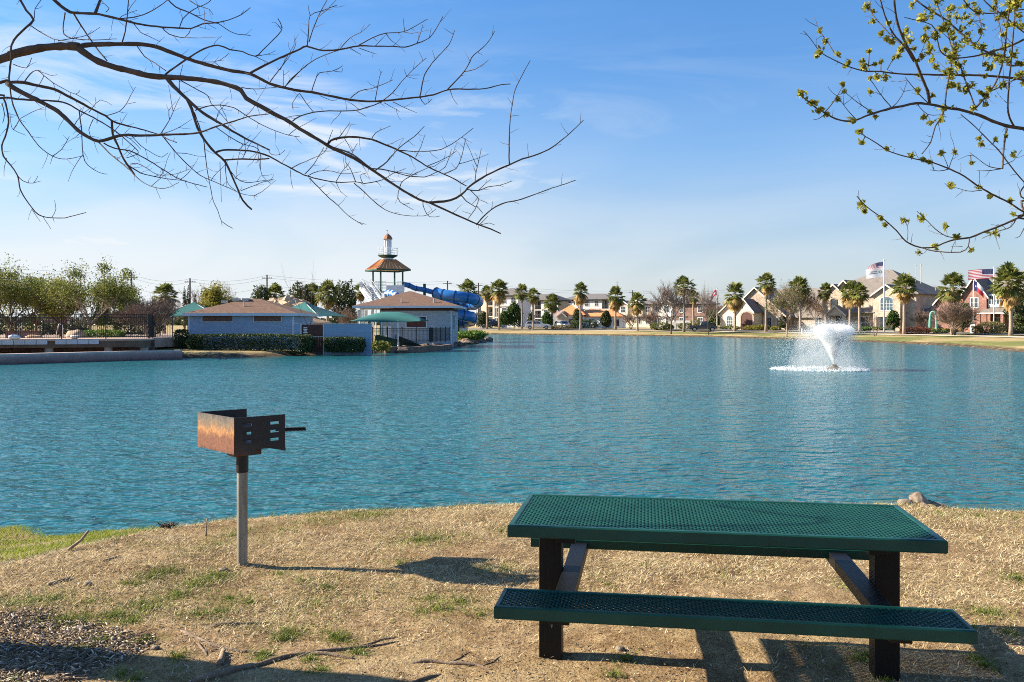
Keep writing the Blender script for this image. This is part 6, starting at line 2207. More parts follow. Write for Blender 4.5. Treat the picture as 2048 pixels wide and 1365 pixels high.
# arched green canopy on white poles
CY = 70.0
t = thing('shade_canopy', 'wide arched blue green canopy on white poles before the pool house', 'canopy', (XX(782, CY), CY, -0.2))
cw = 8 / 2
K = 16; J = 6
hwx = (XX(853, CY) - XX(712, CY)) / 2
ze_, zt_ = ZZ(642, CY) + 0.2, ZZ(624, CY - 1) + 0.2
vs = []; fs = []
for i in range(K + 1):
    a = -1 + 2 * i / K
    for j in range(J + 1):
        c = -1 + 2 * j / J
        x = a * hwx; y = c * 2.4
        z = ze_ + (zt_ - ze_) * (1 - abs(a) ** 2.0) * (1 - 0.9 * c * c) * 1.0 + 0.08 * abs(a) * (1 - c * c) - 0.16 * (1 - a * a) * (c * c)
        # edges sag inward between the corners
        y *= 1 - 0.22 * (1 - a * a)
        x *= 1 - 0.05 * (1 - c * c)
        vs.append((x, y, z))
for i in range(K):
    for j in range(J):
        fs.append((i * (J + 1) + j, (i + 1) * (J + 1) + j, (i + 1) * (J + 1) + j + 1, i * (J + 1) + j + 1))
c = MB().add(vs, fs).build('canopy', M['canvas'], t, smooth=True)
sd = c.modifiers.new('thickness', 'SOLIDIFY'); sd.thickness = 0.02
for (x, y, zt) in ((XX(796, CY - 1.9) - XX(782, CY), -1.75, ze_ + 0.0), (XX(773, CY + 1.5) - XX(782, CY), 1.7, ze_ + 0.0), (XX(863, CY + 1) - XX(782, CY), 1.0, ze_ - 0.35), (-hwx * 0.97, 1.4, ze_ - 0.05)):
    MB().tube([(x, y, -0.5), (x, y, zt)], 0.075, 10).build('pole', M['white'], t)
MB().tube([(hwx * 0.93, 0.1, ze_ - 0.02), (XX(863, CY + 1) - XX(782, CY), 1.0, ze_ - 0.33)], 0.02, 6).build('stay', M['steel'], t)

# black fence on the point and the green ramp behind it
pf = [(XX(745, 65.5), 65.5), (XX(862, 67.5), 67.5), (XX(900, 72.5), 72.5)]
ft = iron_fence('black iron fence round the low play area before the pool house', pf, 1.12, ZZ(686, 66), gap=0.11, post_every=1.15, thick=0.06)
t = thing('fence_gate', 'solid black mesh gate in the fence before the pool house', 'gate', (XX(862, 67.3), 67.3, ZZ(686, 66)))
MB().bx(-0.18, 0.18, -0.02, 0.02, 0.05, 1.15).build('panel', M['black'], t)
M['dark_green'] = mat('dark_green_turf', (0.010, 0.055, 0.035), 0.8, 0.2, 2)
t = thing('green_ramp', 'dark green sloping ramp with black side rails behind the fence', 'ramp', (XX(750, 69), 69, -0.35))
L1 = XX(838, 69) - XX(750, 69)
MB().prism([(0, 0, 0), (L1, 0, 0.05), (0.25, 0, 1.05), (0, 0, 1.0)], (0, 1.2, 0)).build('slope', M['dark_green'], t)
o = MB()
for k in range(4):
    o.beam((L1 * 0.45, -0.1 - k * 0.02, 1.02 - 0.14 * k), (L1 * 1.0, -0.1 - k * 0.02, 0.38 - 0.11 * k), 0.03, 0.04)
for k in range(5):
    f = k / 4
    o.beam((L1 * (0.47 + 0.5 * f), -0.2, -0.1), (L1 * (0.47 + 0.5 * f), -0.2, 1.0 - 0.66 * f), 0.03, 0.03)
o.build('side_rail', M['black'], t)
MB().prism([(L1 * 0.5, 0.3, 0), (L1 * 1.15, 0.3, 0), (L1 * 0.5, 0.3, 0.95)], (0, 0.8, 0)).build('slope', M['dark_green'], t)

# stone edging along the water under the fence
M['edge_stone'] = mat('brown_edge_stone', (0.10, 0.072, 0.055), 0.95, 0, 2.2, 0.7, 9, c2=(0.25, 0.185, 0.14))
o = MB()
ed = [(XX(772, 64.6), 64.6), (XX(826, 65.6), 65.6), (XX(872, 69.5), 69.5), (XX(905, 76), 76)]
for i in range(len(ed) - 1):
    a, c = Vector(ed[i]), Vector(ed[i + 1]); d = (c - a).normalized(); nr = Vector((-d.y, d.x)) * 0.4
    o.prism([(a.x, a.y, -1.3), (c.x, c.y, -1.3), (c.x + nr.x, c.y + nr.y, -1.3), (a.x + nr.x, a.y + nr.y, -1.3)], (0, 0, 1.3 - 0.10 - 0.06 * i))
tag(o.build('edging_wall', M['edge_stone'], None), 'low brown stone edging below the black fence on the point', 'wall')
rr3 = random.Random(77)
for k in range(26):
    f = k / 25
    px = [(-8.3, 65.6), (-6.5, 75.5), (-5.0, 90.5), (-3.4, 104)]
    seg = min(2, int(f * 3)); fr = f * 3 - seg
    p = Vector(px[seg]).lerp(Vector(px[seg + 1]), fr)
    r = rr3.uniform(0.22, 0.55)
    ob = MB().blob((p.x + rr3.uniform(-.3, .5), p.y + rr3.uniform(-.8, .8), WATER + r * 0.25), r, k, 0.45, 10, 7, squash=(1.3, 1.1, 0.75)).build('shore_rock', M['edge_stone'], None, smooth=False)
    tag(ob, 'dark brown rock lying at the waterline along the tip of the point', 'rock', 'rocks at the waterline of the point')

# ---------------------------------------------------------------- rock pile behind the blue building
for k, (u, v, r, lab) in enumerate([(516, 609, 0.85, 'lowest sandy boulder, at the ridge end of the blue building'), (536, 606, 1.05, 'rounded sandy boulder, second along the rock pile'), (548, 605, 1.0, 'boulder in the middle of the rock pile, with a dark crack'),
                                    (560, 607, 1.25, 'broad flat boulder in front on the rock pile'), (579, 602, 1.5, 'biggest peaked boulder on top of the rock pile'), (592, 605, 1.25, 'sandy boulder beneath the magnolia'), (573, 612, 1.0, 'low pale boulder at the foot of the biggest one'), (598, 613, 1.0, 'small boulder touching the second green umbrella')]):
    Y = 96 - (2 if k in (3, 6, 7) else 0)
    o = MB().blob((XX(u, Y), Y, ZZ(v, Y) - r * 0.55), r, k * 3 + 1, 0.45, 14, 9, squash=(1.15, 1.0, 0.85))
    ob = o.build('boulder', M['rock'], None, smooth=False)
    tag(ob, lab, 'boulder', 'artificial rock pile at the pool')
# the mound that carries them
o = MB(); o.blob((XX(560, 99), 99, 0), 5.2, 31, 0.2, 16, 9, squash=(1.2, 0.9, 0.62))
tag(o.build('rock_mound', M['rock'], None), 'sandy rock mound carrying the boulders behind the blue building', 'rock')

# ---------------------------------------------------------------- slide tower with lighthouse top
SY = 100.0
tz = 0.0
tx = XX(775.5, SY)
t = thing('slide_tower', 'lighthouse topped slide tower with white stairs and orange roof', 'tower', (tx, SY, tz), 0)
px = SY / F
def zt_(v): return ZZ(v, SY) - tz
roof_rz = R(28)
M['orange_metal'] = mat('orange_metal_roof', (0.54, 0.26, 0.11), 0.55, 0.12, 1.5)
M['green_steel'] = mat('dark_green_steel', (0.012, 0.07, 0.05), 0.5, 0.2, 3)
M['white_fibre'] = mat('white_fibreglass', (0.72, 0.74, 0.76), 0.45, 0.06, 1)
hb = 2.05; htp = 0.72; z0 = zt_(540); z1 = zt_(520)
o = MB()
vs = [(-hb, -hb, z0), (hb, -hb, z0), (hb, hb, z0), (-hb, hb, z0), (-htp, -htp, z1), (htp, -htp, z1), (htp, htp, z1), (-htp, htp, z1)]
o.add(vs, [(0, 1, 5, 4), (1, 2, 6, 5), (2, 3, 7, 6), (3, 0, 4, 7), (4, 5, 6, 7), (3, 2, 1, 0)])
for s_ in range(4):       # standing seams
    a = s_ * math.pi / 2
    for k in range(-4, 5):
        f = k / 4.5
        b0 = Vector((f * hb, -hb, z0 + 0.03)); b1 = Vector((f * htp, -htp, z1 + 0.03))
        rm = Matrix.Rotation(a, 3, 'Z')
        o.beam(rm @ b0, rm @ b1, 0.05, 0.06)
rf = o.build('roof', M['orange_metal'], t); rf.rotation_euler = (0, 0, roof_rz)
o = MB()
for s_ in range(4):
    rm = Matrix.Rotation(s_ * math.pi / 2, 3, 'Z')
    o.beam(rm @ Vector((-hb, -hb + 0.06, z0 - 0.09)), rm @ Vector((hb, -hb + 0.06, z0 - 0.09)), 0.08, 0.16)
o.build('eaves_beam', M['green_steel'], t).rotation_euler = (0, 0, roof_rz)
zd = zt_(583)
for (x, y) in ((-1, -1), (1, -1), (1, 1), (-1, 1)):
    v = Matrix.Rotation(roof_rz, 3, 'Z') @ Vector((x * 1.32, y * 1.32, 0))
    MB().tube([(v.x, v.y, -0.2), (v.x, v.y, z0 - 0.17)], 0.10, 8).build('post', M['green_steel'], t)
# lighthouse lantern
MB().lathe([(0.70, zt_(521)), (0.62, zt_(516.5))], n=20).build('neck', M['white_fibre'], t)
o = MB(); o.lathe([(0.62, zt_(517)), (1.12, zt_(512.6)), (1.15, zt_(511)), (1.0, zt_(511))], n=24)
o.build('gallery_floor', M['green_steel'], t)
o = MB()
for k in range(10):
    a = k * 2 * math.pi / 10
    x, y = 1.10 * math.cos(a), 1.10 * math.sin(a)
    o.tube([(x, y, zt_(511.2)), (x, y, zt_(498))], 0.022, 5)
    o.blob((x, y, zt_(497)), 0.055, 0, 0, 6, 4)
for v in (498, 502.5, 507):
    o.tube([(1.10 * math.cos(k * math.pi / 12), 1.10 * math.sin(k * math.pi / 12), zt_(v)) for k in range(25)], 0.018, 4)
o.build('gallery_railing', M['white_fibre'], t)
o = MB(); o.lathe([(0.42, zt_(511)), (0.40, zt_(479.3))], n=8)
lan = o.build('lantern', M['white_fibre'], t)
o = MB()
for k in range(8):
    a = k * math.pi / 4 + 0.0
    o.tube([(0.41 * math.cos(a), 0.41 * math.sin(a), zt_(495)), (0.405 * math.cos(a), 0.405 * math.sin(a), zt_(479.6))], 0.028, 5)
o.build('lantern_bar', M['steel'], lan)
o = MB(); o.lathe([(0.56, zt_(479.2)), (0.54, zt_(477.6)), (0.46, zt_(474.5)), (0.30, zt_(471)), (0.12, zt_(468.5)), (0.02, zt_(466.8))], n=8)
M['copper'] = mat('copper_brown_roof', (0.30, 0.13, 0.06), 0.5, 0.15, 3)
cap = o.build('lantern_roof', M['copper'], t)
o = MB(); o.tube([(0, 0, zt_(468)), (0, 0, zt_(460.5))], 0.02, 5); o.beam((-0.16, 0, zt_(461.5)), (0.05, 0, zt_(461.5)), 0.02, 0.05)
o.build('weather_vane', M['steel'], cap)
# decks, enclosure and stairs, all white
o = MB(); o.bx(-1.55, 1.75, -1.4, 1.6, zd - 0.18, zd)
dk = o.build('platform', M['white_fibre'], t); dk.rotation_euler = (0, 0, R(12))
o = MB(); o.bx(-0.25, 1.75, -1.45, -1.38, zd + 0.001, zd + 0.62); o.bx(1.74, 1.8, -1.379, 1.0, zd + 0.001, zd + 0.62)
o.build('platform_panel', M['white_fibre'], t).rotation_euler = (0, 0, R(12))
o = MB(); o.bx(-0.3, 1.9, -1.5, -1.42, zd - 0.95, zd - 0.19); o.bx(-0.3, -0.22, -1.41, 1.4, zd - 3.6, zd - 0.19); o.bx(1.82, 1.9, -1.41, 1.4, zd - 3.6, zd - 0.19)
o.build('lower_panel', M['white_fibre'], t).rotation_euler = (0, 0, R(12))
o = MB()
for (x0, y0, x1, y1) in ((-1.55, -1.4, -0.3, -1.4), (-1.55, -1.4, -1.55, 1.6), (-1.55, 1.6, 1.75, 1.6), (1.0, -1.44, 1.75, -1.44)):
    for z in (0.35, 0.7, 1.05):
        o.beam((x0, y0, zd + z), (x1, y1, zd + z), 0.035, 0.035)
    k = max(2, int(math.hypot(x1 - x0, y1 - y0) / 0.35))
    for q in range(k + 1):
        o.beam((x0 + (x1 - x0) * q / k, y0 + (y1 - y0) * q / k, zd), (x0 + (x1 - x0) * q / k, y0 + (y1 - y0) * q / k, zd + 1.08), 0.03, 0.03)
o.build('railing', M['white_fibre'], t).rotation_euler = (0, 0, R(12))
# stair flights going down toward the viewer's side
o = MB()
flights = [(Vector((-2.45, -0.9, zt_(574))), Vector((-0.85, -2.5, zt_(607))), 1.15), (Vector((-1.4, 1.1, zd - 0.05)), Vector((-2.55, 0.3, zt_(575))), 1.0)]
for a, c, w in flights:
    rl_ = MB()
    n = 10
    for k in range(n):
        p = a.lerp(c, k / n)
        o.bx(p.x - w / 2, p.x + w / 2, p.y - 0.16, p.y + 0.16, p.z - 0.10, p.z - 0.02)
    for s_ in (-1, 1):
        e_ = Vector((s_ * w / 2, 0, 0))
        o.beam(a + e_ - Vector((0, 0, .05)), c + e_ - Vector((0, 0, .05)), 0.06, 0.62)
        for z in (0.5, 0.95):
            rl_.beam(a + e_ + Vector((0, 0, z)), c + e_ + Vector((0, 0, z)), 0.035, 0.035)
        for k in range(9):
            p = a.lerp(c, k / 8) + e_
            rl_.beam(p, p + Vector((0, 0, 0.95)), 0.025, 0.025)
        if s_ == -1:
            rl_.build('stair_railing', M['white_fibre'], t); rl_ = MB()
    rl_.build('stair_railing', M['white_fibre'], t)
o.bx(-3.05, -1.9, -1.2, 0.5, zt_(575), zt_(573.5)); o.bx(-3.05, -3.0, -1.2, 0.5, zt_(573.4), zt_(566)); o.bx(-3.05, -2.6, -1.25, -1.201, zt_(573.4), zt_(566))
o.build('stairs', M['white_fibre'], t)
o = MB()
for (x, y) in ((-2.9, -1.0), (-2.9, 0.4), (-1.0, -2.4)):
    o.tube([(x, y, -0.2), (x, y, zd - 1.2)], 0.09, 8)
o.build('stair_post', M['white_fibre'], t)

# the blue flume
m, t_, b = newmat('blue_fibreglass')
tc = N(t_, 'ShaderNodeTexCoord').outputs['Object']
L(t_, ramp(t_, noise(t_, tc, 0.8, 4), [(0.3, (0.018, 0.125, 0.36)), (0.7, (0.03, 0.165, 0.45))]), b.inputs['Base Color'])
b.inputs['Roughness'].default_value = 0.3
M['blue'] = m
t = thing('water_slide', 'blue tube water slide dropping from the tower and coiling beside it', 'water slide', (XX(806, SY), SY, 0))
O = Vector(t.location)
def q(u, v, Y): return P(u, v, Y) - O
def spline(pts, k=8):
    out = []
    n = len(pts)
    for i in range(n - 1):
        p0, p1, p2, p3 = pts[max(i - 1, 0)], pts[i], pts[i + 1], pts[min(i + 2, n - 1)]
        for j in range(k):
            s_ = j / k
            out.append(0.5 * ((2 * p1) + (p2 - p0) * s_ + (2 * p0 - 5 * p1 + 4 * p2 - p3) * s_ * s_ + (3 * p1 - p0 - 3 * p2 + p3) * s_ ** 3))
    out.append(pts[-1])
    return out
chute = spline([q(806, 569, 100), q(818, 571.5, 100.2), q(830, 577, 100.6), q(845, 579.5, 101), q(862, 584, 101.5), q(875, 587, 101.5)])
MB().tube(chute, [0.34, 0.34] + [0.30] * (len(chute) - 2), 14).build('chute', M['blue'], t, smooth=True)
coil = spline([q(872, 586.5, 98.5), q(885, 590, 98), q(905, 592.5, 97.6), q(925, 595, 97.6), q(942, 598, 98.2), q(953, 601, 100), q(955, 606, 102.2), q(945, 610, 103.8), q(925, 611, 104.2), q(905, 611, 104), q(885, 613, 102.5), q(880, 618, 100.4), q(890, 624, 98.6), q(915, 629, 98), q(935, 633, 98.4), q(945, 637, 100.4), q(940, 643, 102.4), q(925, 647, 103), q(905, 650, 102.6), q(890, 654, 100.6)], 8)
MB().tube(coil, 0.63, 18).build('tube_coil', M['blue'], t, smooth=True)
M['blue_dark'] = mat('dark_blue_flange', (0.008, 0.035, 0.12), 0.4, 0.2, 3)
o = MB()
for k in list(range(0, len(coil), 9)):
    a = coil[k]; d = (coil[min(k + 1, len(coil) - 1)] - coil[max(k - 1, 0)]).normalized()
    o.tube([a - d * 0.05, a + d * 0.05], 0.68, 18)
for k in range(8, len(chute), 9):
    a = chute[k]; d = (chute[min(k + 1, len(chute) - 1)] - chute[max(k - 1, 0)]).normalized()
    o.tube([a - d * 0.04, a + d * 0.04], 0.345, 14)
o.build('flange', M['blue_dark'], t)
for (u, v0, Y, r) in ((849, 568, 101.2, 0.17), (916, 606, 101, 0.16)):
    p = q(u, v0, Y)
    MB().tube([(p.x, p.y, -0.2), (p.x, p.y, p.z)], r, 10).build('support_column', M['green_steel'], t)
o = MB()
for (u, v, Y, u2, Y2) in ((916, 613, 101, 930, 98), (916, 609, 101, 890, 98.4), (916, 624, 101, 938, 99), (849, 582, 101.2, 858, 101.4)):
    o.beam(q(u, v, Y), q(u2, v - 4, Y2), 0.10, 0.14)
o.build('support_arm', M['green_steel'], t)
# striped small slide next to the stairs
t = thing('small_slide', 'blue and white striped small slide beside the tower stairs', 'slide', (XX(787, 96), 96, 0.0))
O = Vector(t.location)
cs = spline([q(775, 588, 96), q(784, 588, 95.6), q(792, 592, 95.2), q(803, 602, 95), q(812, 616, 95)], 6)
o = MB(); o.tube(cs, 0.42, 12); o.build('flume', M['white_fibre'], t, smooth=True)
o = MB()
for k in range(1, len(cs) - 1, 4):
    d = (cs[k + 1] - cs[k - 1]).normalized()
    o.tube([cs[k] - d * 0.16, cs[k] + d * 0.16], 0.43, 12)
o.build('stripe', M['blue'], t)
o = MB(); o.tube([(0, 0, -0.2), (0, 0, cs[8].z - 0.3)], 0.08, 8); o.build('support_column', M['white_fibre'], t)
# white service roof behind the slide
t = thing('white_shed', 'low white roofed shed behind the blue slide', 'shed', (XX(865, 118), 118, 0))
MB().bx(-4.2, 4.6, 0, 4, -0.2, 3.6).build('wall', M['cream'], t)
MB().prism([(-4.6, -0.4, 3.603), (5.0, -0.4, 3.603), (5.0, -0.4, 3.75), (-4.6, -0.4, 5.0)], (0, 5, 0)).build('roof', M['white'], t)

# ================================================================ FAR BANK: APARTMENTS, CLUBHOUSE, HOUSES
M['stucco_white'] = mat('pale_grey_stucco', (0.60, 0.585, 0.56), 0.85, 0.07, 0.6)
M['stucco_cream'] = mat('warm_cream_stucco', (0.66, 0.57, 0.44), 0.85, 0.08, 0.6)
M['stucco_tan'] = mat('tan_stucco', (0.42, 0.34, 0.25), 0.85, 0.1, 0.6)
M['dark_band'] = mat('dark_brown_band', (0.075, 0.06, 0.052), 0.8, 0.15, 1)
M['balcony'] = mat('dark_balcony_metal', (0.07, 0.065, 0.065), 0.6, 0.2, 2)


def house(name, label, cat, u, Y, rz, z=None, group=None):
    X = XX(u, Y)
    return thing(name, label, cat, (X, Y, G(X, Y) if z is None else z), R(rz), group)


def apartment(label, u, Y, rz, bays, depth, storeys, group, sh=3.0, wallm='stucco_white', roofm='roof_grey', rise=2.4, gableat=None, hip=True, z=None):
    """bays: list of (width, kind) from one end; kinds: w window bay, b balcony bay, p plain"""
    t = house('apartment_building', label, 'apartment block', u, Y, rz, z, group)
    W = sum(b_[0] for b_ in bays); H = sh * storeys
    wall = MB(); band = MB(); roof = MB(); bal = MB(); tanw = MB()
    x = 0
    rec = []
    for w, k in bays:
        if k == 'b':
            rec.append((x, w))
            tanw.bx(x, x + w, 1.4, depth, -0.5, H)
            for s_ in range(storeys):
                zf = s_ * sh
                if s_:
                    wall.bx(x + 0.002, x + w - 0.002, 0.05, 1.4 - 0.002, zf - 0.14, zf + 0.14)
                bal.bx(x + 0.1, x + w - 0.1, 0.04, 0.08, zf + 1.1, zf + 1.16); bal.bx(x + 0.1, x + w - 0.1, 0.04, 0.08, zf + 0.2, zf + 0.25)
                n = int(w / 0.22)
                for i in range(n):
                    xx = x + 0.12 + (w - 0.24) * i / max(1, n - 1)
                    bal.bx(xx - 0.02, xx + 0.02, 0.045, 0.075, zf + 0.251, zf + 1.099)
            wall.bx(x, x + 0.28, 0, 0.3, -0.5, H - 0.01); wall.bx(x + w - 0.28, x + w, 0, 0.3, -0.5, H - 0.01)
        else:
            wall.bx(x, x + w, 0, depth, -0.5, H)
        x += w
    band.bx(-0.05, W + 0.05, -0.05, depth + 0.05, H + 0.003, H + 0.25)
    for s_ in range(1, storeys):
        x = 0
        for w, k in bays:
            if k == 'w' and s_ == storeys - 1:
                band.bx(x + 0.002, x + w - 0.002, -0.045, 0.05, s_ * sh - 0.16, s_ * sh + 0.14)
            x += w
    wall.build('wall', M[wallm], t)
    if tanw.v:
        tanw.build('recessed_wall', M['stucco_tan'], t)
    band.build('eaves_band', M['dark_band'], t)
    if bal.v:
        bal.build('balcony_railing', M['balcony'], t)
    hip_roof(roof, 0, W, 0, depth, H + 0.37, rise, 0.7)
    roof.build('roof', M[roofm], t)
    x = 0
    for w, k in bays:
        if k in 'wb':
            for s_ in range(storeys):
                y = 0 if k == 'w' else 1.4
                nwin = 2 if w > 4.5 else 1
                for i in range(nwin):
                    xx = x + w * (i + 0.5) / nwin
                    window(t, xx, s_ * sh + (0.95 if k == 'w' else 0.15), 1.1 if k == 'w' else 1.5, 1.35 if k == 'w' else 2.1, y, 'white', 'dark_glass', 2, 2)
        x += w
    if gableat:
        for x0, x1 in gableat:
            wl_, rf_, tr_ = MB(), MB(), []
            gable(wl_, rf_, tr_, x0, x1, -0.5, depth / 2, H - sh, H + 0.4, (x1 - x0) * 0.28, 0.4, 'y')
            wl_.build('gable_wall', M[wallm], t); rf_.build('gable_roof', M[roofm], t); [k.build('gable_trim', M['white'], t) for k in tr_]
            window(t, (x0 + x1) / 2, H - sh + 1.0, 1.2, 1.4, -0.5, 'white', 'dark_glass')
    return t


AG = 'apartment blocks behind the palms'
apartment('tan apartment block with stacked balconies behind the slide coils and palms', 950, 232, -30, [(2.2, 'b'), (1.4, 'p'), (2.2, 'b')], 4, 3, AG, 2.8, 'stucco_cream', 'roof_grey', 1.3, z=0.4)
apartment('pale apartment block with a wide peaked roof between two pairs of palms', 987, 212, -32, [(1.8, 'b'), (2.6, 'w'), (2.6, 'w')], 6, 3, AG, 2.5, 'stucco_white', 'roof_grey', 1.8, z=0.4)
apartment('grey roofed apartment block with dark balconies over the white car', 1052, 235, -32, [(2.4, 'w'), (2.6, 'b'), (2.4, 'w'), (2.4, 'b')], 6, 3, AG, 2.3, 'stucco_white', 'roof_grey', 1.7, z=0.4)
apartment('long apartment block with grey hip roof behind the orange roofed clubhouse', 1130, 240, -32, [(2.6, 'w'), (2.6, 'b'), (3.2, 'w'), (2.6, 'w'), (2.6, 'b')], 6, 3, AG, 2.4, 'stucco_white', 'roof_grey', 1.5, z=0.4)
apartment('cream townhouse with pointed gables behind the bare shrubs', 1238, 205, -38, [(2.4, 'w'), (1.6, 'p'), (2.6, 'w'), (2.2, 'w')], 5, 2, 'townhouses behind the bare trees', 2.6, 'stucco_cream', 'roof_grey', 1.0, gableat=[(0.2, 2.6), (4.0, 6.6)], z=0.4)
t = apartment('brown brick townhouse with grey roof behind the dark car', 1352, 190, -38, [(2.8, 'w'), (1.6, 'p'), (2.8, 'w')], 5, 2, 'townhouses behind the bare trees', 2.5, 'brick_brown', 'roof_grey', 1.3, z=0.4)
apartment('grey townhouse half hidden between the bare tree crowns', 1306, 200, -38, [(2.4, 'w'), (3.0, 'w')], 5, 2, 'townhouses behind the bare trees', 2.6, 'stucco_white', 'roof_grey', 1.2, gableat=[(2.4, 5.2)], z=0.4)
t = thing('garden_wall', 'pale low garden wall with white cap behind the dark car', 'wall', (XX(1336, 176), 176, G(XX(1336, 176), 176)), R(-20))
MB().bx(0, 1.6, 0, 0.3, -0.3, 1.5).build('pillar', M['stucco_white'], t)
MB().bx(1.63, 5.8, 0.05, 0.25, -0.3, 1.1).build('panel', M['stucco_white'], t)
MB().bx(1.63, 5.8, -0.02, 0.32, 1.103, 1.7).build('cap', M['white'], t)

# clubhouse: white walls, orange tiles, cupola
t = house('clubhouse', 'white clubhouse with orange tile roofs and a small cupola', 'clubhouse', 1113, 192, -14, 0.35)
k_ = 192 / F
def cx_(u): return (u - 1113) * k_ / math.cos(R(14))
w1 = cx_(1166); w2 = cx_(1238)
wl_ = MB(); rf_ = MB()
wl_.bx(0, w1, 0, 8, -0.5, 2.9); wl_.bx(w1 + 0.003, w2, 1.2, 9, -0.5, 2.5)
wl_.bx(-0.6, 1.6, -0.6, 2.4, -0.5, 3.9)
wl_.build('wall', M['white'], t)
hip_roof(rf_, 0, w1, 0, 8, 3.03, 2.2, 0.5, 1.0)
hip_roof(rf_, w1 - 2.0, w2, 1.2, 9, 2.66, 1.55, 0.5, 5.0)
rf_.build('roof', M['tile'], t)
cu = MB(); cxx = cx_(1151)
cu.lathe([(1.0, 4.3), (1.0, 4.9), (1.12, 5.0), (1.12, 5.1), (0.85, 5.12), (0.85, 6.1), (0.85, 6.15)], (cxx, 3.6, 0), 8)
cu.build('cupola', M['white'], t)
o = MB(); o.lathe([(1.15, 6.16), (1.1, 6.22), (0.05, 7.0)], (cxx, 3.6, 0), 8); o.build('cupola_roof', M['tile'], t)
o = MB()
for k in range(8):
    a = k * math.pi / 4 + math.pi / 8
    o.bx(cxx + 0.80 * math.cos(a) - 0.17, cxx + 0.80 * math.cos(a) + 0.17, 3.6 + 0.80 * math.sin(a) - 0.17, 3.6 + 0.80 * math.sin(a) + 0.17, 5.25, 5.95)
o.build('cupola_window', M['dark_glass'], t)
pw, pr, pt = MB(), MB(), []      # arched porch with its own little gable
px0, px1 = cx_(1117), cx_(1133)
gable(pw, pr, pt, px0, px1, -1.2, -0.02, 2.2, 2.7, 0.75, 0.3)
pw.bx(px0, px0 + 0.4, -1.2, -0.85, -0.5, 2.2); pw.bx(px1 - 0.4, px1, -1.2, -0.85, -0.5, 2.2)
pw.build('porch', M['cream'], t); pr.build('porch_roof', M['tile'], t); [k.build('porch_trim', M['white'], t) for k in pt]
for x in (cx_(1141), cx_(1148), cx_(1157)):
    window(t, x, 0.6, 0.9, 1.5, 0, 'white', 'dark_glass', 1, 2)
for x in (cx_(1180), cx_(1203), cx_(1228)):
    window(t, x, 0.5, 1.2, 1.5, 1.2, 'white', 'dark_glass', 2, 1)

# ---------------------------------------------------------------- house A: brick gables and cream arched front
HAY = 165
t = house('brick_house', 'one and a half storey brick house with a steep gable and cream arched front', 'house', 1442, HAY, -46, 0.3)
sA = HAY / F / math.cos(R(46)) * 0.88
def ax(u): return (u - 1442) * sA
wl_, rf_, tr_ = MB(), MB(), []
# cream front gables
cw_, cr_ = MB(), MB()
gable(cw_, cr_, tr_, ax(1443), ax(1477), -0.6, 6, -0.5, 3.2, 1.7, 0.4)
gable(cw_, cr_, tr_, ax(1476), ax(1507), -1.6, 6, -0.5, 3.5, 2.1, 0.4)
cw_.build('front_wall', M['stucco_cream'], t)
gable(wl_, rf_, tr_, ax(1446), ax(1546), 1.4, 9, -0.5, 2.7, 5.1, 0.45)
gable(wl_, rf_, None, ax(1505), ax(1620), 3.5, 13, -0.5, 2.7, 4.8, 0.5, 'x')
wl_.build('wall', M['brick_rose'], t)
rf_.v += [(0, 0, 0)] * 0
rf_.build('roof', M['roof_tan'], t); cr_.build('front_roof', M['roof_grey'], t); [k.build('gable_trim', M['cream'], t) for k in tr_]
window(t, ax(1461), 0.7, 1.3, 1.5, -0.6, 'white', 'sky_glass', 3, 3, True)
window(t, ax(1496), 4.1, 0.8, 1.0, 1.4, 'dark_band', 'sky_glass', 1, 2)
window(t, ax(1517), 0.3, 1.6, 2.0, 1.4, 'white', 'dark_glass', 3, 1)
window(t, ax(1538), 0.3, 1.6, 2.0, 1.4, 'white', 'dark_glass', 3, 1)
window(t, ax(1590), 0.6, 1.2, 1.6, 3.5, 'white', 'dark_glass', 2, 2)
o = MB()      # deep arched entry
xa = ax(1496); wv_ = 1.15
o.bx(xa - wv_, xa + wv_, -1.64, -1.58, -0.2, 2.3)
o.prism([(xa + wv_ * math.cos(math.pi * i / 10), -1.64, 2.303 + wv_ * 0.8 * math.sin(math.pi * i / 10)) for i in range(11)], (0, 0.06, 0))
o.build('arched_entry', M['wood_brown'], t)
o = MB()
for i in range(10):
    a0, a1 = math.pi * i / 10, math.pi * (i + 1) / 10
    o.prism([(xa + r_ * math.cos(a_), -1.70, 2.30 + r_ * 0.8 * math.sin(a_)) for r_, a_ in ((wv_ + 0.02, a0), (wv_ + 0.32, a0), (wv_ + 0.32, a1), (wv_ + 0.02, a1))], (0, 0.11, 0))
o.bx(xa - wv_ - 0.32, xa - wv_ - 0.02, -1.70, -1.605, -0.2, 2.296); o.bx(xa + wv_ + 0.02, xa + wv_ + 0.32, -1.70, -1.605, -0.2, 2.296)
o.build('entry_surround', M['brick_rose'], t)
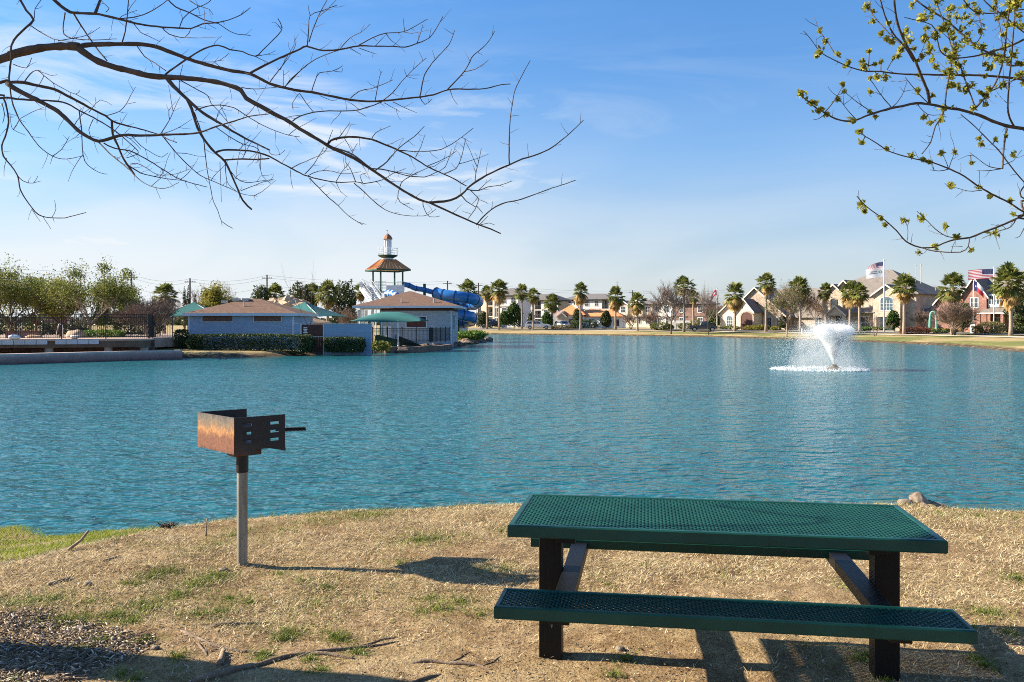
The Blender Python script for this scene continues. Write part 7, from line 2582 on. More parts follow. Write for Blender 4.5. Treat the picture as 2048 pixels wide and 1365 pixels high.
# ---------------------------------------------------------------- house B: large two-storey brick house
HBY = 142
t = house('brick_house', 'large two storey tan brick house with a high hip roof behind the fountain', 'house', 1645, HBY, -46, 0.25)
sB = HBY / F / math.cos(R(46)) * 0.86
def bx_(u): return (u - 1645) * sB
WB = bx_(1792)
wl_, rf_, tr_ = MB(), MB(), []
wl_.bx(0, WB, 0, 13, -0.5, 5.7)
gable(wl_, rf_, tr_, bx_(1655), bx_(1684), -1.2, 3, -0.5, 6.1, 1.35, 0.35)
gable(wl_, rf_, tr_, bx_(1667), bx_(1700), -0.5, 4, 3.0, 6.4, 1.7, 0.35)
gable(wl_, rf_, tr_, bx_(1733), bx_(1774), -1.4, 3, -0.5, 5.7, 1.45, 0.35)
wl_.bx(WB + 0.003, WB + 2.2, 2.0, 5.0, -0.5, 2.9)
gable(wl_, rf_, tr_, bx_(1664), bx_(1694), -2.6, -1.21, 2.5, 2.7, 1.3, 0.3)
wl_.bx(bx_(1664) + 0.02, bx_(1664) + 0.5, -2.58, -2.1, -0.5, 2.497); wl_.bx(bx_(1694) - 0.5, bx_(1694) - 0.02, -2.58, -2.1, -0.5, 2.497)
wl_.build('wall', M['brick_tan'], t)
hip_roof(rf_, 0, WB, 0, 13, 5.83, 4.15, 0.55, 2.2)
rf_.prism([(bx_(1696), -1.5, 2.9), (bx_(1735), -1.5, 2.9), (bx_(1735), -0.003, 3.7), (bx_(1696), -0.003, 3.7)], (0, 0, 0.12))
hip_roof(rf_, WB + 0.02, WB + 2.2, 2.0, 5.0, 3.03, 0.9, 0.3, 0.3, along='y')
rf_.build('roof', M['roof_tan'], t); [k.build('gable_trim', M['cream'], t) for k in tr_]
window(t, bx_(1670), 3.4, 1.0, 1.5, -1.2, 'dark_band', 'dark_glass', 2, 2, True)
window(t, bx_(1754), 3.3, 1.9, 1.5, -1.4, 'white', 'sky_glass', 4, 3, True)
window(t, bx_(1752), 0.1, 2.6, 2.1, -1.4, 'dark_band', 'dark_glass', 1, 1)
window(t, bx_(1715), 0.5, 1.5, 1.8, 0, 'white', 'dark_glass', 2, 2)
window(t, bx_(1679), 0.2, 1.0, 2.1, -1.2, 'dark_band', 'dark_glass', 1, 1)
fo = window(t, 0, 3.2, 0.8, 1.5, 0, 'dark_band', 'dark_glass', 1, 2, rz=R(90)); fo.location = (WB, 7.5, 0)
for x, y, z0_, z1_ in ((WB - 2.6, 6.5, 7.6, 10.7), (WB - 1.8, 6.5, 7.6, 10.7), (WB - 0.6, 9.4, 5.9, 7.0), (WB - 0.6, 11.6, 5.9, 7.0)):
    MB().lathe([(0.07, z0_), (0.07, z1_ - 0.25), (0.12, z1_ - 0.24), (0.12, z1_)], (x, y, 0), 6).build('vent_pipe', M['steel'], t)
# ---------------------------------------------------------------- house C: red brick with white gable and porch
HCY = 122
t = house('red_brick_house', 'red brick house with white gable trim and a porch by the picture edge', 'house', 1936, HCY, -50, 0.25)
sC = HCY / F / math.cos(R(50)) * 0.84
def hx_(u): return (u - 1936) * sC
wl_, rf_, tr_ = MB(), MB(), []
wl_.bx(hx_(1900), hx_(2085), 0.5, 9, -0.5, 5.2)
gable(wl_, rf_, tr_, hx_(1932), hx_(1966), -0.8, 4, -0.5, 5.3, 2.35, 0.4)
gable(wl_, rf_, tr_, hx_(1884), hx_(1914), 1.0, 5, -0.5, 4.4, 1.6, 0.4)
wl_.build('wall', M['brick_red'], t)
hip_roof(rf_, hx_(1900), hx_(2085), 0.5, 9, 5.33, 3.3, 0.5, 6)
rf_.prism([(hx_(1960), -2.2, 2.75), (hx_(2040), -2.2, 2.75), (hx_(2040), 0.47, 3.55), (hx_(1960), 0.47, 3.55)], (0, 0, 0.12))
rf_.build('roof', M['roof_tan'], t); [k.build('gable_trim', M['white'], t) for k in tr_]
o = MB(); o.bx(hx_(1967), hx_(1999), -0.5, 0.497, 3.5, 5.3); o.build('bay', M['white'], t)
for u in (1972, 1983, 1994):
    window(t, hx_(u), 3.95, 0.62, 1.1, -0.5, 'white', 'dark_glass', 2, 2, fw=0.07)
window(t, hx_(1949), 3.5, 0.9, 1.3, -0.8, 'white', 'dark_glass', 2, 2)
window(t, hx_(1978), 0.5, 1.4, 1.6, 0.5, 'white', 'dark_glass', 2, 2)
o = MB()
for u in (1961, 1975, 1993, 2008, 2024, 2038):
    x = hx_(u)
    o.bx(x - 0.18, x + 0.18, -2.15, -1.8, -0.5, 2.6)
o.build('porch_column', M['brick_red'], t)
MB().bx(hx_(1958), hx_(2042), -2.25, -1.7, 2.603, 2.745).build('porch_beam', M['white'], t)

# ================================================================ PALMS ALONG THE BANK
PL = [
    (974, 183, 573, 'fan palm just clear of the blue slide, before the tan balconies', 2.8),
    (998, 176, 561, 'tallest fan palm of the group beside the slide, with a bushy brown skirt', 3.9),
    (1044, 184, 569, 'fan palm with full round head in front of the pale gabled block', 3.6),
    (1066, 174, 576, 'fan palm rising before the white car', 3.2),
    (1104, 186, 589, 'lower broad fan palm at the corner of the white clubhouse', 3.9),
    (1161, 168, 566, 'tall fan palm standing alone in front of the clubhouse cupola', 3.5),
    (1231, 172, 575, 'fan palm at the end of the orange clubhouse roofs', 3.8),
    (1275, 158, 586, 'fan palm with a forked leafy trunk before the bare shrubs', 3.4),
    (1368, 150, 556, 'tall slim fan palm between two bare trees, before the brown townhouse', 3.4),
    (1387, 160, 580, 'fan palm right behind the dark car', 2.9),
    (1470, 146, 566, 'leafy fan palm in front of the cream arched front', 4.0),
    (1532, 140, 545, 'tallest straight fan palm before the steep brick gable', 3.4),
    (1581, 152, 590, 'fan palm mostly hidden in the crown of a bare tree', 2.6),
    (1601, 138, 557, 'fan palm with a leaning pale trunk beside the fountain spray', 3.2),
    (1652, 137, 568, 'small fan palm at the corner of the large brick house', 2.5),
    (1700, 128, 563, 'fan palm behind the fountain, first of a touching pair', 3.3),
    (1719, 126, 566, 'darker fan palm behind the fountain, second of a touching pair', 3.1),
    (1808, 112, 548, 'broad fan palm between the flagpole and the red clipped hedge', 3.5),
    (1905, 106, 548, 'fan palm growing through a leafless crape myrtle', 3.5),
    (2022, 97, 533, 'largest nearest fan palm at the picture edge', 4.0),
    (1816, 134, 570, 'pale palm trunk showing behind the broad palm by the red hedge', 2.6),
]
for i, (u, Y, vt, lab, w) in enumerate(PL):
    palm(lab, u, Y, vt, i + 3, w, lean=0.25 if 'leaning' in lab else 0.0, r=0.19)

# bare trees
BG = 'leafless trees along the far bank'
bare_tree('wide leafless tree standing at the water before the dark car', 1342, 143, 556, 6.6, 201, BG, minr=0.032, kids=5, nmain=8, r0=0.16, trunk='bark')
bare_tree('leafless tree with a thin crown right before the dark car, by the red flag', 1417, 137, 560, 5.0, 202, BG, minr=0.028, kids=4, nmain=8, r0=0.14, trunk='bark')
bare_tree('leafless grey trunked tree at the water edge before the brick gable', 1573, 119, 553, 4.9, 203, BG, minr=0.026, kids=5, nmain=8, r0=0.15, trunk='bark_pale', buds=('leaf_olive', 1, (0.08, 0.14), 0.5))
bare_tree('dense brownish leafless tree wrapped round the leaning palm', 1598, 142, 556, 5.4, 204, BG, minr=0.034, kids=5, nmain=9, r0=0.12, buds=('leaf_tan', 1, (0.08, 0.16), 0.6))
bare_tree('hazy leafless tree between the brick house and the large house', 1630, 150, 590, 4.0, 205, BG, minr=0.03, kids=5)
CM = 'leafless crape myrtles on the far bank'
bare_tree('round leafless crape myrtle with a forked trunk before the red brick house', 1907, 103, 596, 4.9, 206, CM, stems=3, fork=0.9, minr=0.018, kids=6, nmain=9, levels=4, r0=0.09, name='crape_myrtle', trunk='bark')
bare_tree('small leafless crape myrtle with a dark forked trunk beside the fountain', 1750, 110, 622, 3.4, 207, CM, stems=2, fork=0.9, minr=0.016, kids=4, nmain=6, levels=3, r0=0.07, name='crape_myrtle', trunk='bark')
bare_tree('bare fan shaped bush with many stems beside the forked palm', 1262, 172, 624, 4.6, 208, 'bare bushes by the townhouses', stems=7, fork=1.0, minr=0.024, kids=4, nmain=6, levels=3, r0=0.05, name='bare_shrub')
bare_tree('larger bare bush spreading fanwise before the cream townhouse', 1304, 168, 614, 5.4, 209, 'bare bushes by the townhouses', stems=8, fork=1.2, minr=0.026, kids=5, nmain=6, levels=3, r0=0.06, name='bare_shrub', trunk='bark')
bare_tree('leafless bushy tree beside the shaded flank of the large house', 1845, 124, 618, 3.0, 210, None, minr=0.02, stems=3, fork=0.8, kids=5, r0=0.05)
bare_tree('distant hazy leafless tree between the large house and the red brick house', 1868, 190, 566, 5.5, 211, None, minr=0.035, kids=5)
bare_tree('leafless tree behind the red flag and the cream front', 1436, 175, 600, 6, 212, BG, minr=0.035, kids=5)
bare_tree('bare tree rising behind the brown townhouse roof', 1400, 205, 585, 7, 213, BG, minr=0.04, kids=5)

# green trees and shrubs
EG = 'green trees before the apartment blocks'
magnolia('tallest bright green pyramid tree before the pale gabled block', 1028, 190, 606, 5.0, 301, 'leaf_green', EG, 3200, (0.12, 0.26), 'evergreen_tree', 0.55, 0.3)
magnolia('shorter green tree touching the pyramid tree', 1011, 188, 622, 3.6, 302, 'leaf_green', EG, 2000, (0.12, 0.26), 'evergreen_tree', 0.3)
magnolia('dark green tree between the slide and the first palm', 966, 186, 624, 3.2, 303, 'leaf_dark', EG, 1800, (0.12, 0.24), 'evergreen_tree', 0.4)
magnolia('dark green tree before the corner palm of the clubhouse', 1094, 186, 625, 3.2, 304, 'leaf_green', EG, 1700, (0.12, 0.24), 'evergreen_tree', 0.5)
magnolia('slim dark green tree behind the white car', 1062, 196, 625, 2.0, 305, 'leaf_dark', EG, 1000, (0.12, 0.24), 'evergreen_tree', 0.4)
magnolia('dark green tree covering the middle of the clubhouse', 1155, 180, 618, 2.8, 306, 'leaf_dark', EG, 1800, (0.12, 0.24), 'evergreen_tree', 0.5)
magnolia('dark egg shaped tree before the end of the clubhouse', 1212, 180, 622, 3.0, 307, 'leaf_dark', EG, 2200, (0.10, 0.22), 'evergreen_tree', 0.45, 0.15)
magnolia('green tree behind the trunk of the thin crowned bare tree', 1426, 165, 622, 2.6, 308, 'leaf_green', None, 1400, (0.12, 0.24), 'evergreen_tree', 0.2)
magnolia('dark leafy evergreen at the front corner of the large brick house', 1786, 130, 622, 2.4, 309, 'leaf_green', None, 1800, (0.10, 0.22), 'evergreen_tree', 0.4)
magnolia('slim dark conifer inside the arched entry', 1497, 161, 620, 1.2, 310, 'leaf_dark', 'slim conifers at the brick house', 700, (0.08, 0.16), 'conifer', 0.8, 0.1)
magnolia('slim dark conifer beside the cream front wall', 1482, 162, 628, 1.0, 311, 'leaf_dark', 'slim conifers at the brick house', 500, (0.08, 0.16), 'conifer', 0.8, 0.1)
magnolia('dark evergreen at the flank of the brick house by the bare tree', 1566, 152, 630, 1.7, 312, 'leaf_dark', None, 900, (0.09, 0.18), 'evergreen_tree', 0.4)
magnolia('dark big tree behind the edge palm', 2046, 112, 590, 4.0, 313, 'leaf_dark', None, 2600, (0.12, 0.24), 'evergreen_tree', 0.1)
magnolia('dark evergreen behind the crape myrtle of the red brick house', 1926, 114, 606, 3.2, 314, 'leaf_dark', None, 2000, (0.10, 0.2), 'evergreen_tree', 0.3)

SG = 'garden shrubs on the far bank'
def sh(label, u, Y, dims, lm, seed, n=700, name='shrub', cat='shrub', box=0.0, rz=0, size=(0.07, 0.15), lumpy=0.2):
    X = XX(u, Y)
    shrub(label, (X, Y, G(X, Y) - 0.06), dims, lm, seed, n, size, name, cat, SG, R(rz), box, lumpy)
sh('tan clipped bush beside the wide bare tree', 1322, 160, (4.0, 1.6, 1.5), 'leaf_olive', 401, 1500)
sh('dark bush between the clipped bush and the garden wall', 1337, 162, (2.0, 1.4, 1.2), 'leaf_dark', 402, 700)
sh('olive bush behind the dark car and its palm', 1372, 164, (3.4, 1.5, 1.4), 'leaf_olive', 403, 1200)
sh('tall yellow bush behind the roof of the dark car', 1390, 172, (2.0, 1.5, 2.2), 'leaf_yellow', 404, 900)
sh('dark trimmed hedge block before the clubhouse', 1168, 178, (5.4, 1.6, 1.9), 'leaf_hedge', 405, 2200, 'hedge', 'hedge', 0.7)
sh('yellowish low hedge before the clubhouse porch', 1126, 178, (6.0, 1.2, 1.0), 'leaf_tan', 406, 1300)
sh('yellow flower bush at the foot of the arched entry', 1500, 156, (2.2, 1.4, 0.9), 'leaf_yellow', 407, 700)
sh('yellow green bushes below the front windows of the brick house', 1522, 154, (3.0, 1.2, 1.0), 'leaf_yellow', 408, 900)
sh('yellow bush at the corner of the brick house', 1552, 152, (2.0, 1.2, 0.8), 'leaf_yellow', 409, 600)
sh('dark low planting before the cream arched window', 1462, 158, (4.0, 1.2, 0.8), 'leaf_olive', 410, 900)
sh('bright green low hedge before the large brick house', 1742, 130, (4.6, 0.9, 0.8), 'leaf_bright', 411, 1300)
sh('red clipped hedge behind the broad palm', 1830, 112.5, (3.9, 1.3, 0.92), 'leaf_red', 412, 2400, 'hedge', 'hedge', 0.75, 0, (0.05, 0.10), 0.08)
sh('big round tan bush before the porch columns', 1983, 104, (3.6, 2.4, 1.65), 'leaf_tan', 413, 3000, lumpy=0.08, size=(0.05, 0.10))
sh('small round tan bush beside the big round bush', 1955, 104.5, (1.3, 1.3, 1.1), 'leaf_tan', 414, 900, lumpy=0.08, size=(0.05, 0.10))
sh('dark spreading juniper low before the red brick house', 1880, 110, (2.0, 1.0, 0.5), 'leaf_dark', 415, 500)
sh('dark low shrubs by the edge palm trunk', 2036, 102, (2.6, 1.2, 1.0), 'leaf_dark', 416, 900)
sh('yellow flower bed before the red brick house', 1885, 118, (5.0, 1.0, 0.6), 'leaf_yellow', 417, 900)
sh('green shrubs at the foot of the house flank', 1608, 150, (3.0, 1.2, 0.8), 'leaf_dark', 418, 700)

# ---------------------------------------------------------------- small things before the houses
X = XX(1866, 118)
t = thing('garden_arch', 'turquoise metal garden arch at the flank of the large house', 'arch', (X, 118, G(X, 118)), R(-40))
M['turquoise'] = mat('turquoise_metal', (0.16, 0.48, 0.40), 0.5, 0.12, 3)
for s_ in (-1, 1):
    MB().tube([(s_ * 0.45, 0, -0.1), (s_ * 0.42, 0, 1.6), (s_ * 0.34, 0, 2.4)], 0.13, 8).build('post', M['turquoise'], t)
MB().tube([(0.34 * math.cos(a), 0, 2.4 + 0.45 * math.sin(a)) for a in [math.pi * k / 10 for k in range(11)]], 0.12, 8).build('hoop', M['turquoise'], t)
X = XX(1946, 108)
t = thing('mailbox', 'white pillar mailbox beside the small round bush', 'mailbox', (X, 108, G(X, 108)), R(-40))
MB().bx(-0.28, 0.28, -0.28, 0.28, -0.1, 1.25).build('pillar', M['white'], t, bevel=0.02)
MB().bx(-0.34, 0.34, -0.34, 0.34, 1.2525, 1.38).build('cap', M['roof_grey'], t)
MB().bx(-0.16, 0.16, -0.30, -0.283, 0.75, 1.02).build('door', M['dark_band'], t)
X = XX(1605, 128)
t = thing('utility_box', 'small white utility post beside the leaning palm', 'utility post', (X, 128, G(X, 128)))
MB().bx(-0.12, 0.12, -0.1, 0.1, -0.1, 0.75).build('body', M['white'], t, bevel=0.02)
MB().bx(-0.14, 0.14, -0.12, 0.12, 0.7525, 0.82).build('cap', M['steel'], t)
X = XX(1760, 127)
t = thing('flower_bed', 'low cream edging of a raised bed on the lawn before the large house', 'flower bed', (X, 127, G(X, 127)), R(-30))
MB().bx(-1.9, 1.9, -0.25, 0.25, -0.1, 0.22).build('edging', M['cream'], t)
MB().bx(-1.75, 1.75, -0.12, 0.12, 0.2225, 0.26).build('soil', M['edge_stone'], t)

# white metal fences by the road
def picket(label, u0, u1, Y):
    x0, x1 = XX(u0, Y), XX(u1, Y); z = G((x0 + x1) / 2, Y)
    t = thing('white_fence', label, 'fence', (x0, Y, z), 0, 'white fences along the road')
    o = MB(); n = max(3, int((x1 - x0) / 0.28))
    for k in range(n + 1):
        x = (x1 - x0) * k / n; o.bx(x - 0.04, x + 0.04, -0.02, 0.02, 0, 0.85)
    o.build('picket', M['white'], t)
    for zz in (0.2, 0.72):
        MB().bx(0, x1 - x0, 0.021, 0.06, zz, zz + 0.08).build('rail', M['white'], t)
picket('white picket fence beside the slide palms', 961, 976, 186)
picket('white picket fence between the tall palm and the white car', 1003, 1024, 186)
picket('white picket fence before the egg shaped tree', 1188, 1226, 186)


# ---------------------------------------------------------------- cars
def car(name, label, u, Y, heading, paint, pickup=False, L_=4.9, H_=1.75, group=None, z=None):
    X = XX(u, Y)
    z = G(X, Y) + 0.10 if z is None else z
    t = thing(name, label, 'car', (X, Y, z), R(heading), group)
    w = 0.92
    if not pickup:
        prof = [(-0.5, .22), (-0.5, .52), (-0.485, .62), (-0.40, .93), (-0.36, .985), (-0.02, 1.0), (0.06, .96), (0.22, .64), (0.44, .54), (0.49, .46), (0.5, .24)]
    else:
        prof = [(-0.5, .26), (-0.5, .60), (-0.12, .60), (-0.10, .60), (-0.06, .97), (0.10, 1.0), (0.17, .96), (0.27, .64), (0.46, .56), (0.495, .46), (0.5, .26)]
    pts = [(x * L_, -w, z_ * H_) for x, z_ in prof]
    body = MB()
    n = len(pts)
    vs = []
    for y, inset in ((-w, 0.0), (-w * 0.97, 1), (w * 0.97, 1), (w, 0.0)):
        pass
    # narrower at the roof: taper the sides with height
    def yy(z_):
        return w * (1 - 0.20 * max(0, (z_ / H_ - 0.58) / 0.42))
    vs = [(x, -yy(z_), z_) for x, _, z_ in pts] + [(x, yy(z_), z_) for x, _, z_ in pts]
    fs = [tuple(range(n)), tuple(reversed(range(n, 2 * n)))]
    for i in range(n):
        j = (i + 1) % n
        fs.append((i, i + n, j + n, j))
    body.add(vs, fs)
    bo_ = body.build('body', paint, t, bevel=0.05)
    # side glass, windscreen, rear glass: dark panes set just proud of the body
    def side(pts2, nm):
        for s_ in (-1, 1):
            g_ = MB()
            q_ = [(x * L_, s_ * (yy(z_ * H_) + 0.012), z_ * H_) for x, z_ in pts2]
            g_.prism(q_, (0, -s_ * 0.03, 0))
            g_.build(nm, M['dark_glass'], t)
    if not pickup:
        side([(-0.43, .66), (-0.395, .93), (-0.27, .945), (-0.27, .65)], 'side_window')
        side([(-0.255, .65), (-0.255, .945), (-0.09, .945), (-0.08, .65)], 'side_window')
        side([(-0.065, .65), (-0.075, .945), (0.03, .93), (0.16, .65)], 'side_window')
        ws = [(0.07, .945), (0.205, .665)]
    else:
        side([(-0.085, .66), (-0.05, .94), (0.05, .95), (0.06, .66)], 'side_window')
        side([(0.075, .66), (0.07, .95), (0.13, .94), (0.23, .66)], 'side_window')
        ws = [(0.175, .935), (0.26, .665)]
    g_ = MB(); (xa, za_), (xb, zb_) = ws
    g_.add([(xa * L_ + .02, -yy(za_ * H_) * .9, za_ * H_), (xa * L_ + .02, yy(za_ * H_) * .9, za_ * H_), (xb * L_ + .02, yy(zb_ * H_) * .9, zb_ * H_), (xb * L_ + .02, -yy(zb_ * H_) * .9, zb_ * H_)], [(0, 1, 2, 3)])
    wso = g_.build('windscreen', M['dark_glass'], t)
    sd = wso.modifiers.new('thickness', 'SOLIDIFY'); sd.thickness = 0.02
    for x in (-0.315, 0.315):
        for s_ in (-1, 1):
            r = 0.20 * H_ if not pickup else 0.21 * H_
            wh = MB(); wh.tube([(x * L_, s_ * (w - 0.20), r), (x * L_, s_ * (w + 0.015), r)], r, 18)
            wo_ = wh.build('wheel', M['tyre'], t)
            rm = MB(); rm.tube([(x * L_, s_ * (w + 0.016), r), (x * L_, s_ * (w + 0.03), r)], r * 0.64, 12)
            rm.build('rim', M['rim'], wo_)
            ar = MB(); ar.tube([(x * L_ + (r + 0.05) * math.cos(a), s_ * (w + 0.004), r + (r + 0.05) * math.sin(a)) for a in [math.pi * k / 10 for k in range(11)]], 0.035, 5)
            ar.build('wheel_arch', M['trim_black'], t)
    for s_ in (-1, 1):
        MB().bx(0.462 * L_, 0.497 * L_, s_ * w * 0.72 - 0.15, s_ * w * 0.72 + 0.15, .42 * H_, .50 * H_).build('headlight', M['lamp_glass'], t)
        MB().bx(-0.504 * L_, -0.49 * L_, s_ * w * 0.82 - 0.08, s_ * w * 0.82 + 0.08, .46 * H_, .58 * H_).build('tail_light', M['tail_red'], t)
    MB().bx(-0.49 * L_, 0.49 * L_, -w - 0.008, w + 0.008, .19 * H_, .24 * H_).build('sill', M['trim_black'], t)
    for s_ in (-1, 1):
        MB().bx(0.10 * L_, 0.14 * L_, s_ * (w + 0.08) - 0.07, s_ * (w + 0.08) + 0.07, .62 * H_, .70 * H_).build('wing_mirror', paint, t)
    return t


def carpaint(name, c):
    m, t, b = newmat(name)
    tc = N(t, 'ShaderNodeTexCoord').outputs['Object']
    L(t, ramp(t, noise(t, tc, 1.2, 3), [(0.3, tuple(x * 0.9 for x in c)), (0.7, c)]), b.inputs['Base Color'])
    b.inputs['Roughness'].default_value = 0.28
    b.inputs['Coat Weight'].default_value = 0.7
    b.inputs['Coat Roughness'].default_value = 0.06
    return m


M['tyre'] = mat('tyre_rubber', (0.02, 0.02, 0.02), 0.85, 0.2, 5)
M['rim'] = mat('alloy_rim', (0.45, 0.45, 0.46), 0.35, 0.15, 8, metal=0.6)
M['trim_black'] = mat('black_trim', (0.02, 0.02, 0.02), 0.6, 0.2, 5)
M['lamp_glass'] = glassmat('headlight_glass', (0.35, 0.36, 0.38), 0.1)
M['tail_red'] = mat('tail_light_red', (0.30, 0.02, 0.02), 0.3, 0.1, 5)
pw_, pb_, ps_, pg_ = carpaint('white_car_paint', (0.72, 0.72, 0.73)), carpaint('dark_blue_car_paint', (0.012, 0.016, 0.032)), carpaint('silver_car_paint', (0.40, 0.42, 0.45)), carpaint('dark_car_paint', (0.03, 0.03, 0.035))
car('parked_car', 'white estate car on the bank behind a palm trunk', 1076.5, 177, -4, pw_, L_=5.3, H_=1.72)
car('parked_car', 'dark blue pickup parked behind the thin crowned bare tree', 1406, 148, -8, pb_, True, L_=4.7, H_=1.72)
PKG = 'cars parked before the apartments'
car('parked_car', 'white van like car half hidden between the slide palms', 986, 200, 15, pw_, L_=4.6, H_=2.0, group=PKG)
car('parked_car', 'dark car parked behind the tall palm beside the slide', 994, 194, 10, pg_, L_=4.4, H_=1.5, group=PKG)
car('parked_car', 'small white car parked before the clubhouse porch', 1126, 184, -60, pw_, L_=4.4, H_=1.6, group=PKG)
car('parked_car', 'dark car parked below the orange tiles of the clubhouse', 1201, 188, -50, pg_, L_=4.4, H_=1.6, group=PKG)

# ---------------------------------------------------------------- flags
M['flag_red'] = mat('flag_red_cloth', (0.50, 0.03, 0.05), 0.8, 0.08, 3)
M['flag_white'] = mat('flag_white_cloth', (0.76, 0.77, 0.80), 0.8, 0.05, 3)
M['flag_blue'] = mat('flag_blue_cloth', (0.02, 0.03, 0.14), 0.8, 0.1, 3)
M['flag_teal'] = mat('flag_teal_print', (0.04, 0.30, 0.30), 0.8, 0.1, 3)
M['flag_ink'] = mat('flag_dark_print', (0.06, 0.09, 0.16), 0.8, 0.1, 3)


for k in ('flag_red', 'flag_white', 'flag_blue', 'flag_teal', 'flag_ink'):
    t = M[k].node_tree; b = t.nodes['Principled BSDF']
    tr = N(t, 'ShaderNodeBsdfTranslucent'); L(t, b.inputs['Base Color'].links[0].from_socket, tr.inputs['Color'])
    mx = N(t, 'ShaderNodeMixShader'); mx.inputs[0].default_value = 0.45
    L(t, b.outputs[0], mx.inputs[1]); L(t, tr.outputs[0], mx.inputs[2])
    L(t, mx.outputs[0], t.nodes['Material Output'].inputs['Surface'])


def wave_fn(Lf, amp, droop, ph):
    def fn(s, t_):
        """s along the fly 0..1, t_ down the hoist 0..1 (metres later)"""
        x = s * Lf * (1 - 0.06 * s)
        y = amp * math.sin(s * 6.2 + ph + t_ * 0.8) * (0.25 + s)
        return x, y, -droop * s * s
    return fn


def flag(name, label, u, Y, vtop, Lf, Hf, kind, dirx=-1, droop=0.25, rz=0.0, z=None, amp=0.10, ph=0.5):
    X = XX(u, Y)
    t = thing(name, label, 'flag', (X, Y, ZZ(vtop, Y)), rz)
    fn = wave_fn(Lf, amp, droop, ph)
    nx_, ny_ = 26, 26
    mats = {'us': ['flag_red', 'flag_white', 'flag_blue'], 'tx': ['flag_red', 'flag_white', 'flag_blue'], 'white': ['flag_white', 'flag_teal', 'flag_ink'], 'red': ['flag_red', 'flag_white', 'flag_blue']}[kind]
    o = MB()
    def pt(s, q_, off=0.0):
        x, y, dz = fn(s, q_)
        return (dirx * (x + 0.07), y + off, dz - q_ * Hf)
    for j in range(ny_):
        for i in range(nx_):
            s0, s1, q0, q1 = i / nx_, (i + 1) / nx_, j / ny_, (j + 1) / ny_
            if kind == 'us':
                k = 2 if (i < nx_ * 0.4 and j < 14) else (0 if (j // 2) % 2 == 0 else 1)
            elif kind == 'tx':
                k = 2 if i < nx_ / 3 else (1 if j < ny_ / 2 else 0)
            elif kind == 'white':
                k = 0
            else:
                k = 1 if (8 < j < 17 and abs(i - 12) < 9 - abs(j - 12.5)) else 0
            o.cur = k
            o.add([pt(s0, q0), pt(s1, q0), pt(s1, q1), pt(s0, q1)], [(0, 1, 2, 3)])
    f_ = o.build('cloth', [M[k] for k in mats], t, smooth=True)
    o = MB()
    if kind == 'us':
        for r in range(9):
            for c in range(6 if r % 2 == 0 else 5):
                s = (0.045 + (c + (0 if r % 2 == 0 else 0.5)) * 0.062); q_ = (r + 0.75) * 0.056
                for off in (-0.012, 0.012):
                    e = 0.011
                    o.add([pt(s - e, q_, off), pt(s, q_ + e * 1.4, off), pt(s + e, q_, off), pt(s, q_ - e * 1.4, off)], [(0, 1, 2, 3)])
        o.build('stars', M['flag_white'], f_)
    if kind == 'tx':
        for off in (-0.012, 0.012):
            ps = []
            for k in range(10):
                a = math.pi / 2 + k * math.pi / 5; rr_ = 0.15 if k % 2 == 0 else 0.06
                ps.append(pt(1 / 6 + rr_ * math.cos(a) * 0.66, 0.5 - rr_ * math.sin(a) * 1.0, off))
            o.add(ps, [tuple(range(10))])
        o.build('star', M['flag_white'], f_)
    if kind == 'white':
        K = 16
        for off in (-0.012, 0.012):
            for k in range(K):
                a0, a1 = 2 * math.pi * k / K, 2 * math.pi * (k + 1) / K
                o.add([pt(0.15 + r_ * math.cos(a_), 0.42 + r_ * 1.5 * math.sin(a_), off) for r_, a_ in ((0.055, a0), (0.10, a0), (0.10, a1), (0.055, a1))], [(0, 1, 2, 3)])
        o.build('emblem', M['flag_teal'], f_)
        o = MB(); rgp = random.Random(2)
        for row, (qa, qb) in enumerate(((0.30, 0.42), (0.48, 0.60))):   # two lines of lettering too small to read in the photograph: bare strokes
            s = 0.32
            while s < (0.70 if row == 0 else 0.78):
                w = rgp.uniform(0.012, 0.022)
                for off in (-0.012, 0.012):
                    o.add([pt(s, qa + rgp.uniform(0, .03), off), pt(s + w, qa, off), pt(s + w, qb, off), pt(s, qb, off)], [(0, 1, 2, 3)])
                s += w + rgp.uniform(0.01, 0.02)
        o.build('lettering', M['flag_ink'], f_)
    return t


def flagpole(label, u, Y, vtop, r=0.06):
    X = XX(u, Y); z = G(X, Y)
    t = thing('flagpole', label, 'flagpole', (X, Y, z), 0, 'white flagpoles')
    h = ZZ(vtop, Y) - z
    MB().tube([(0, 0, -0.2), (0, 0, h * 0.5), (0, 0, h)], [r * 1.2, r, r * 0.7], 10).build('pole', M['white'], t, smooth=True)
    MB().blob((0, 0, h + r * 0.9), r * 1.4, 0, 0, 10, 6).build('finial', M['white'], t)
    MB().bx(-0.09, -0.066, -0.01, 0.01, 0.4, h - 0.3).build('halyard', M['white'], t)
FPY = 124
flagpole('tall white flagpole with a striped flag above a white flag', 1768, FPY, 522, 0.10)
flag('striped_flag', 'small striped flag flying over the white flag on the tall pole', 1767, FPY, 524, 2.1, 1.1, 'us', -1, 0.75, R(-28))
flag('white_flag', 'white flag with a teal ring emblem below the striped flag', 1767, FPY, 536, 2.45, 1.35, 'white', -1, 0.22, R(-26), ph=1.2)
flagpole('white flagpole rising beside the edge palm before the porch', 1988, 116, 536, 0.06)
flag('striped_flag', 'large striped flag spread over the roof of the red brick house', 1988, 116, 538, 3.2, 1.3, 'us', -1, 0.15, R(-28), ph=2.0)
flagpole('white flagpole before the gable of the red brick house', 1947, 112, 562, 0.05)
flag('tricolour_flag', 'flag with blue band, white and red fields drooping before the white gable', 1947, 112, 563, 1.2, 1.25, 'tx', 1, 0.95, R(-55), amp=0.16)
flagpole('white flagpole with a red flag between bare tree and cream front', 1434, 158, 578, 0.07)
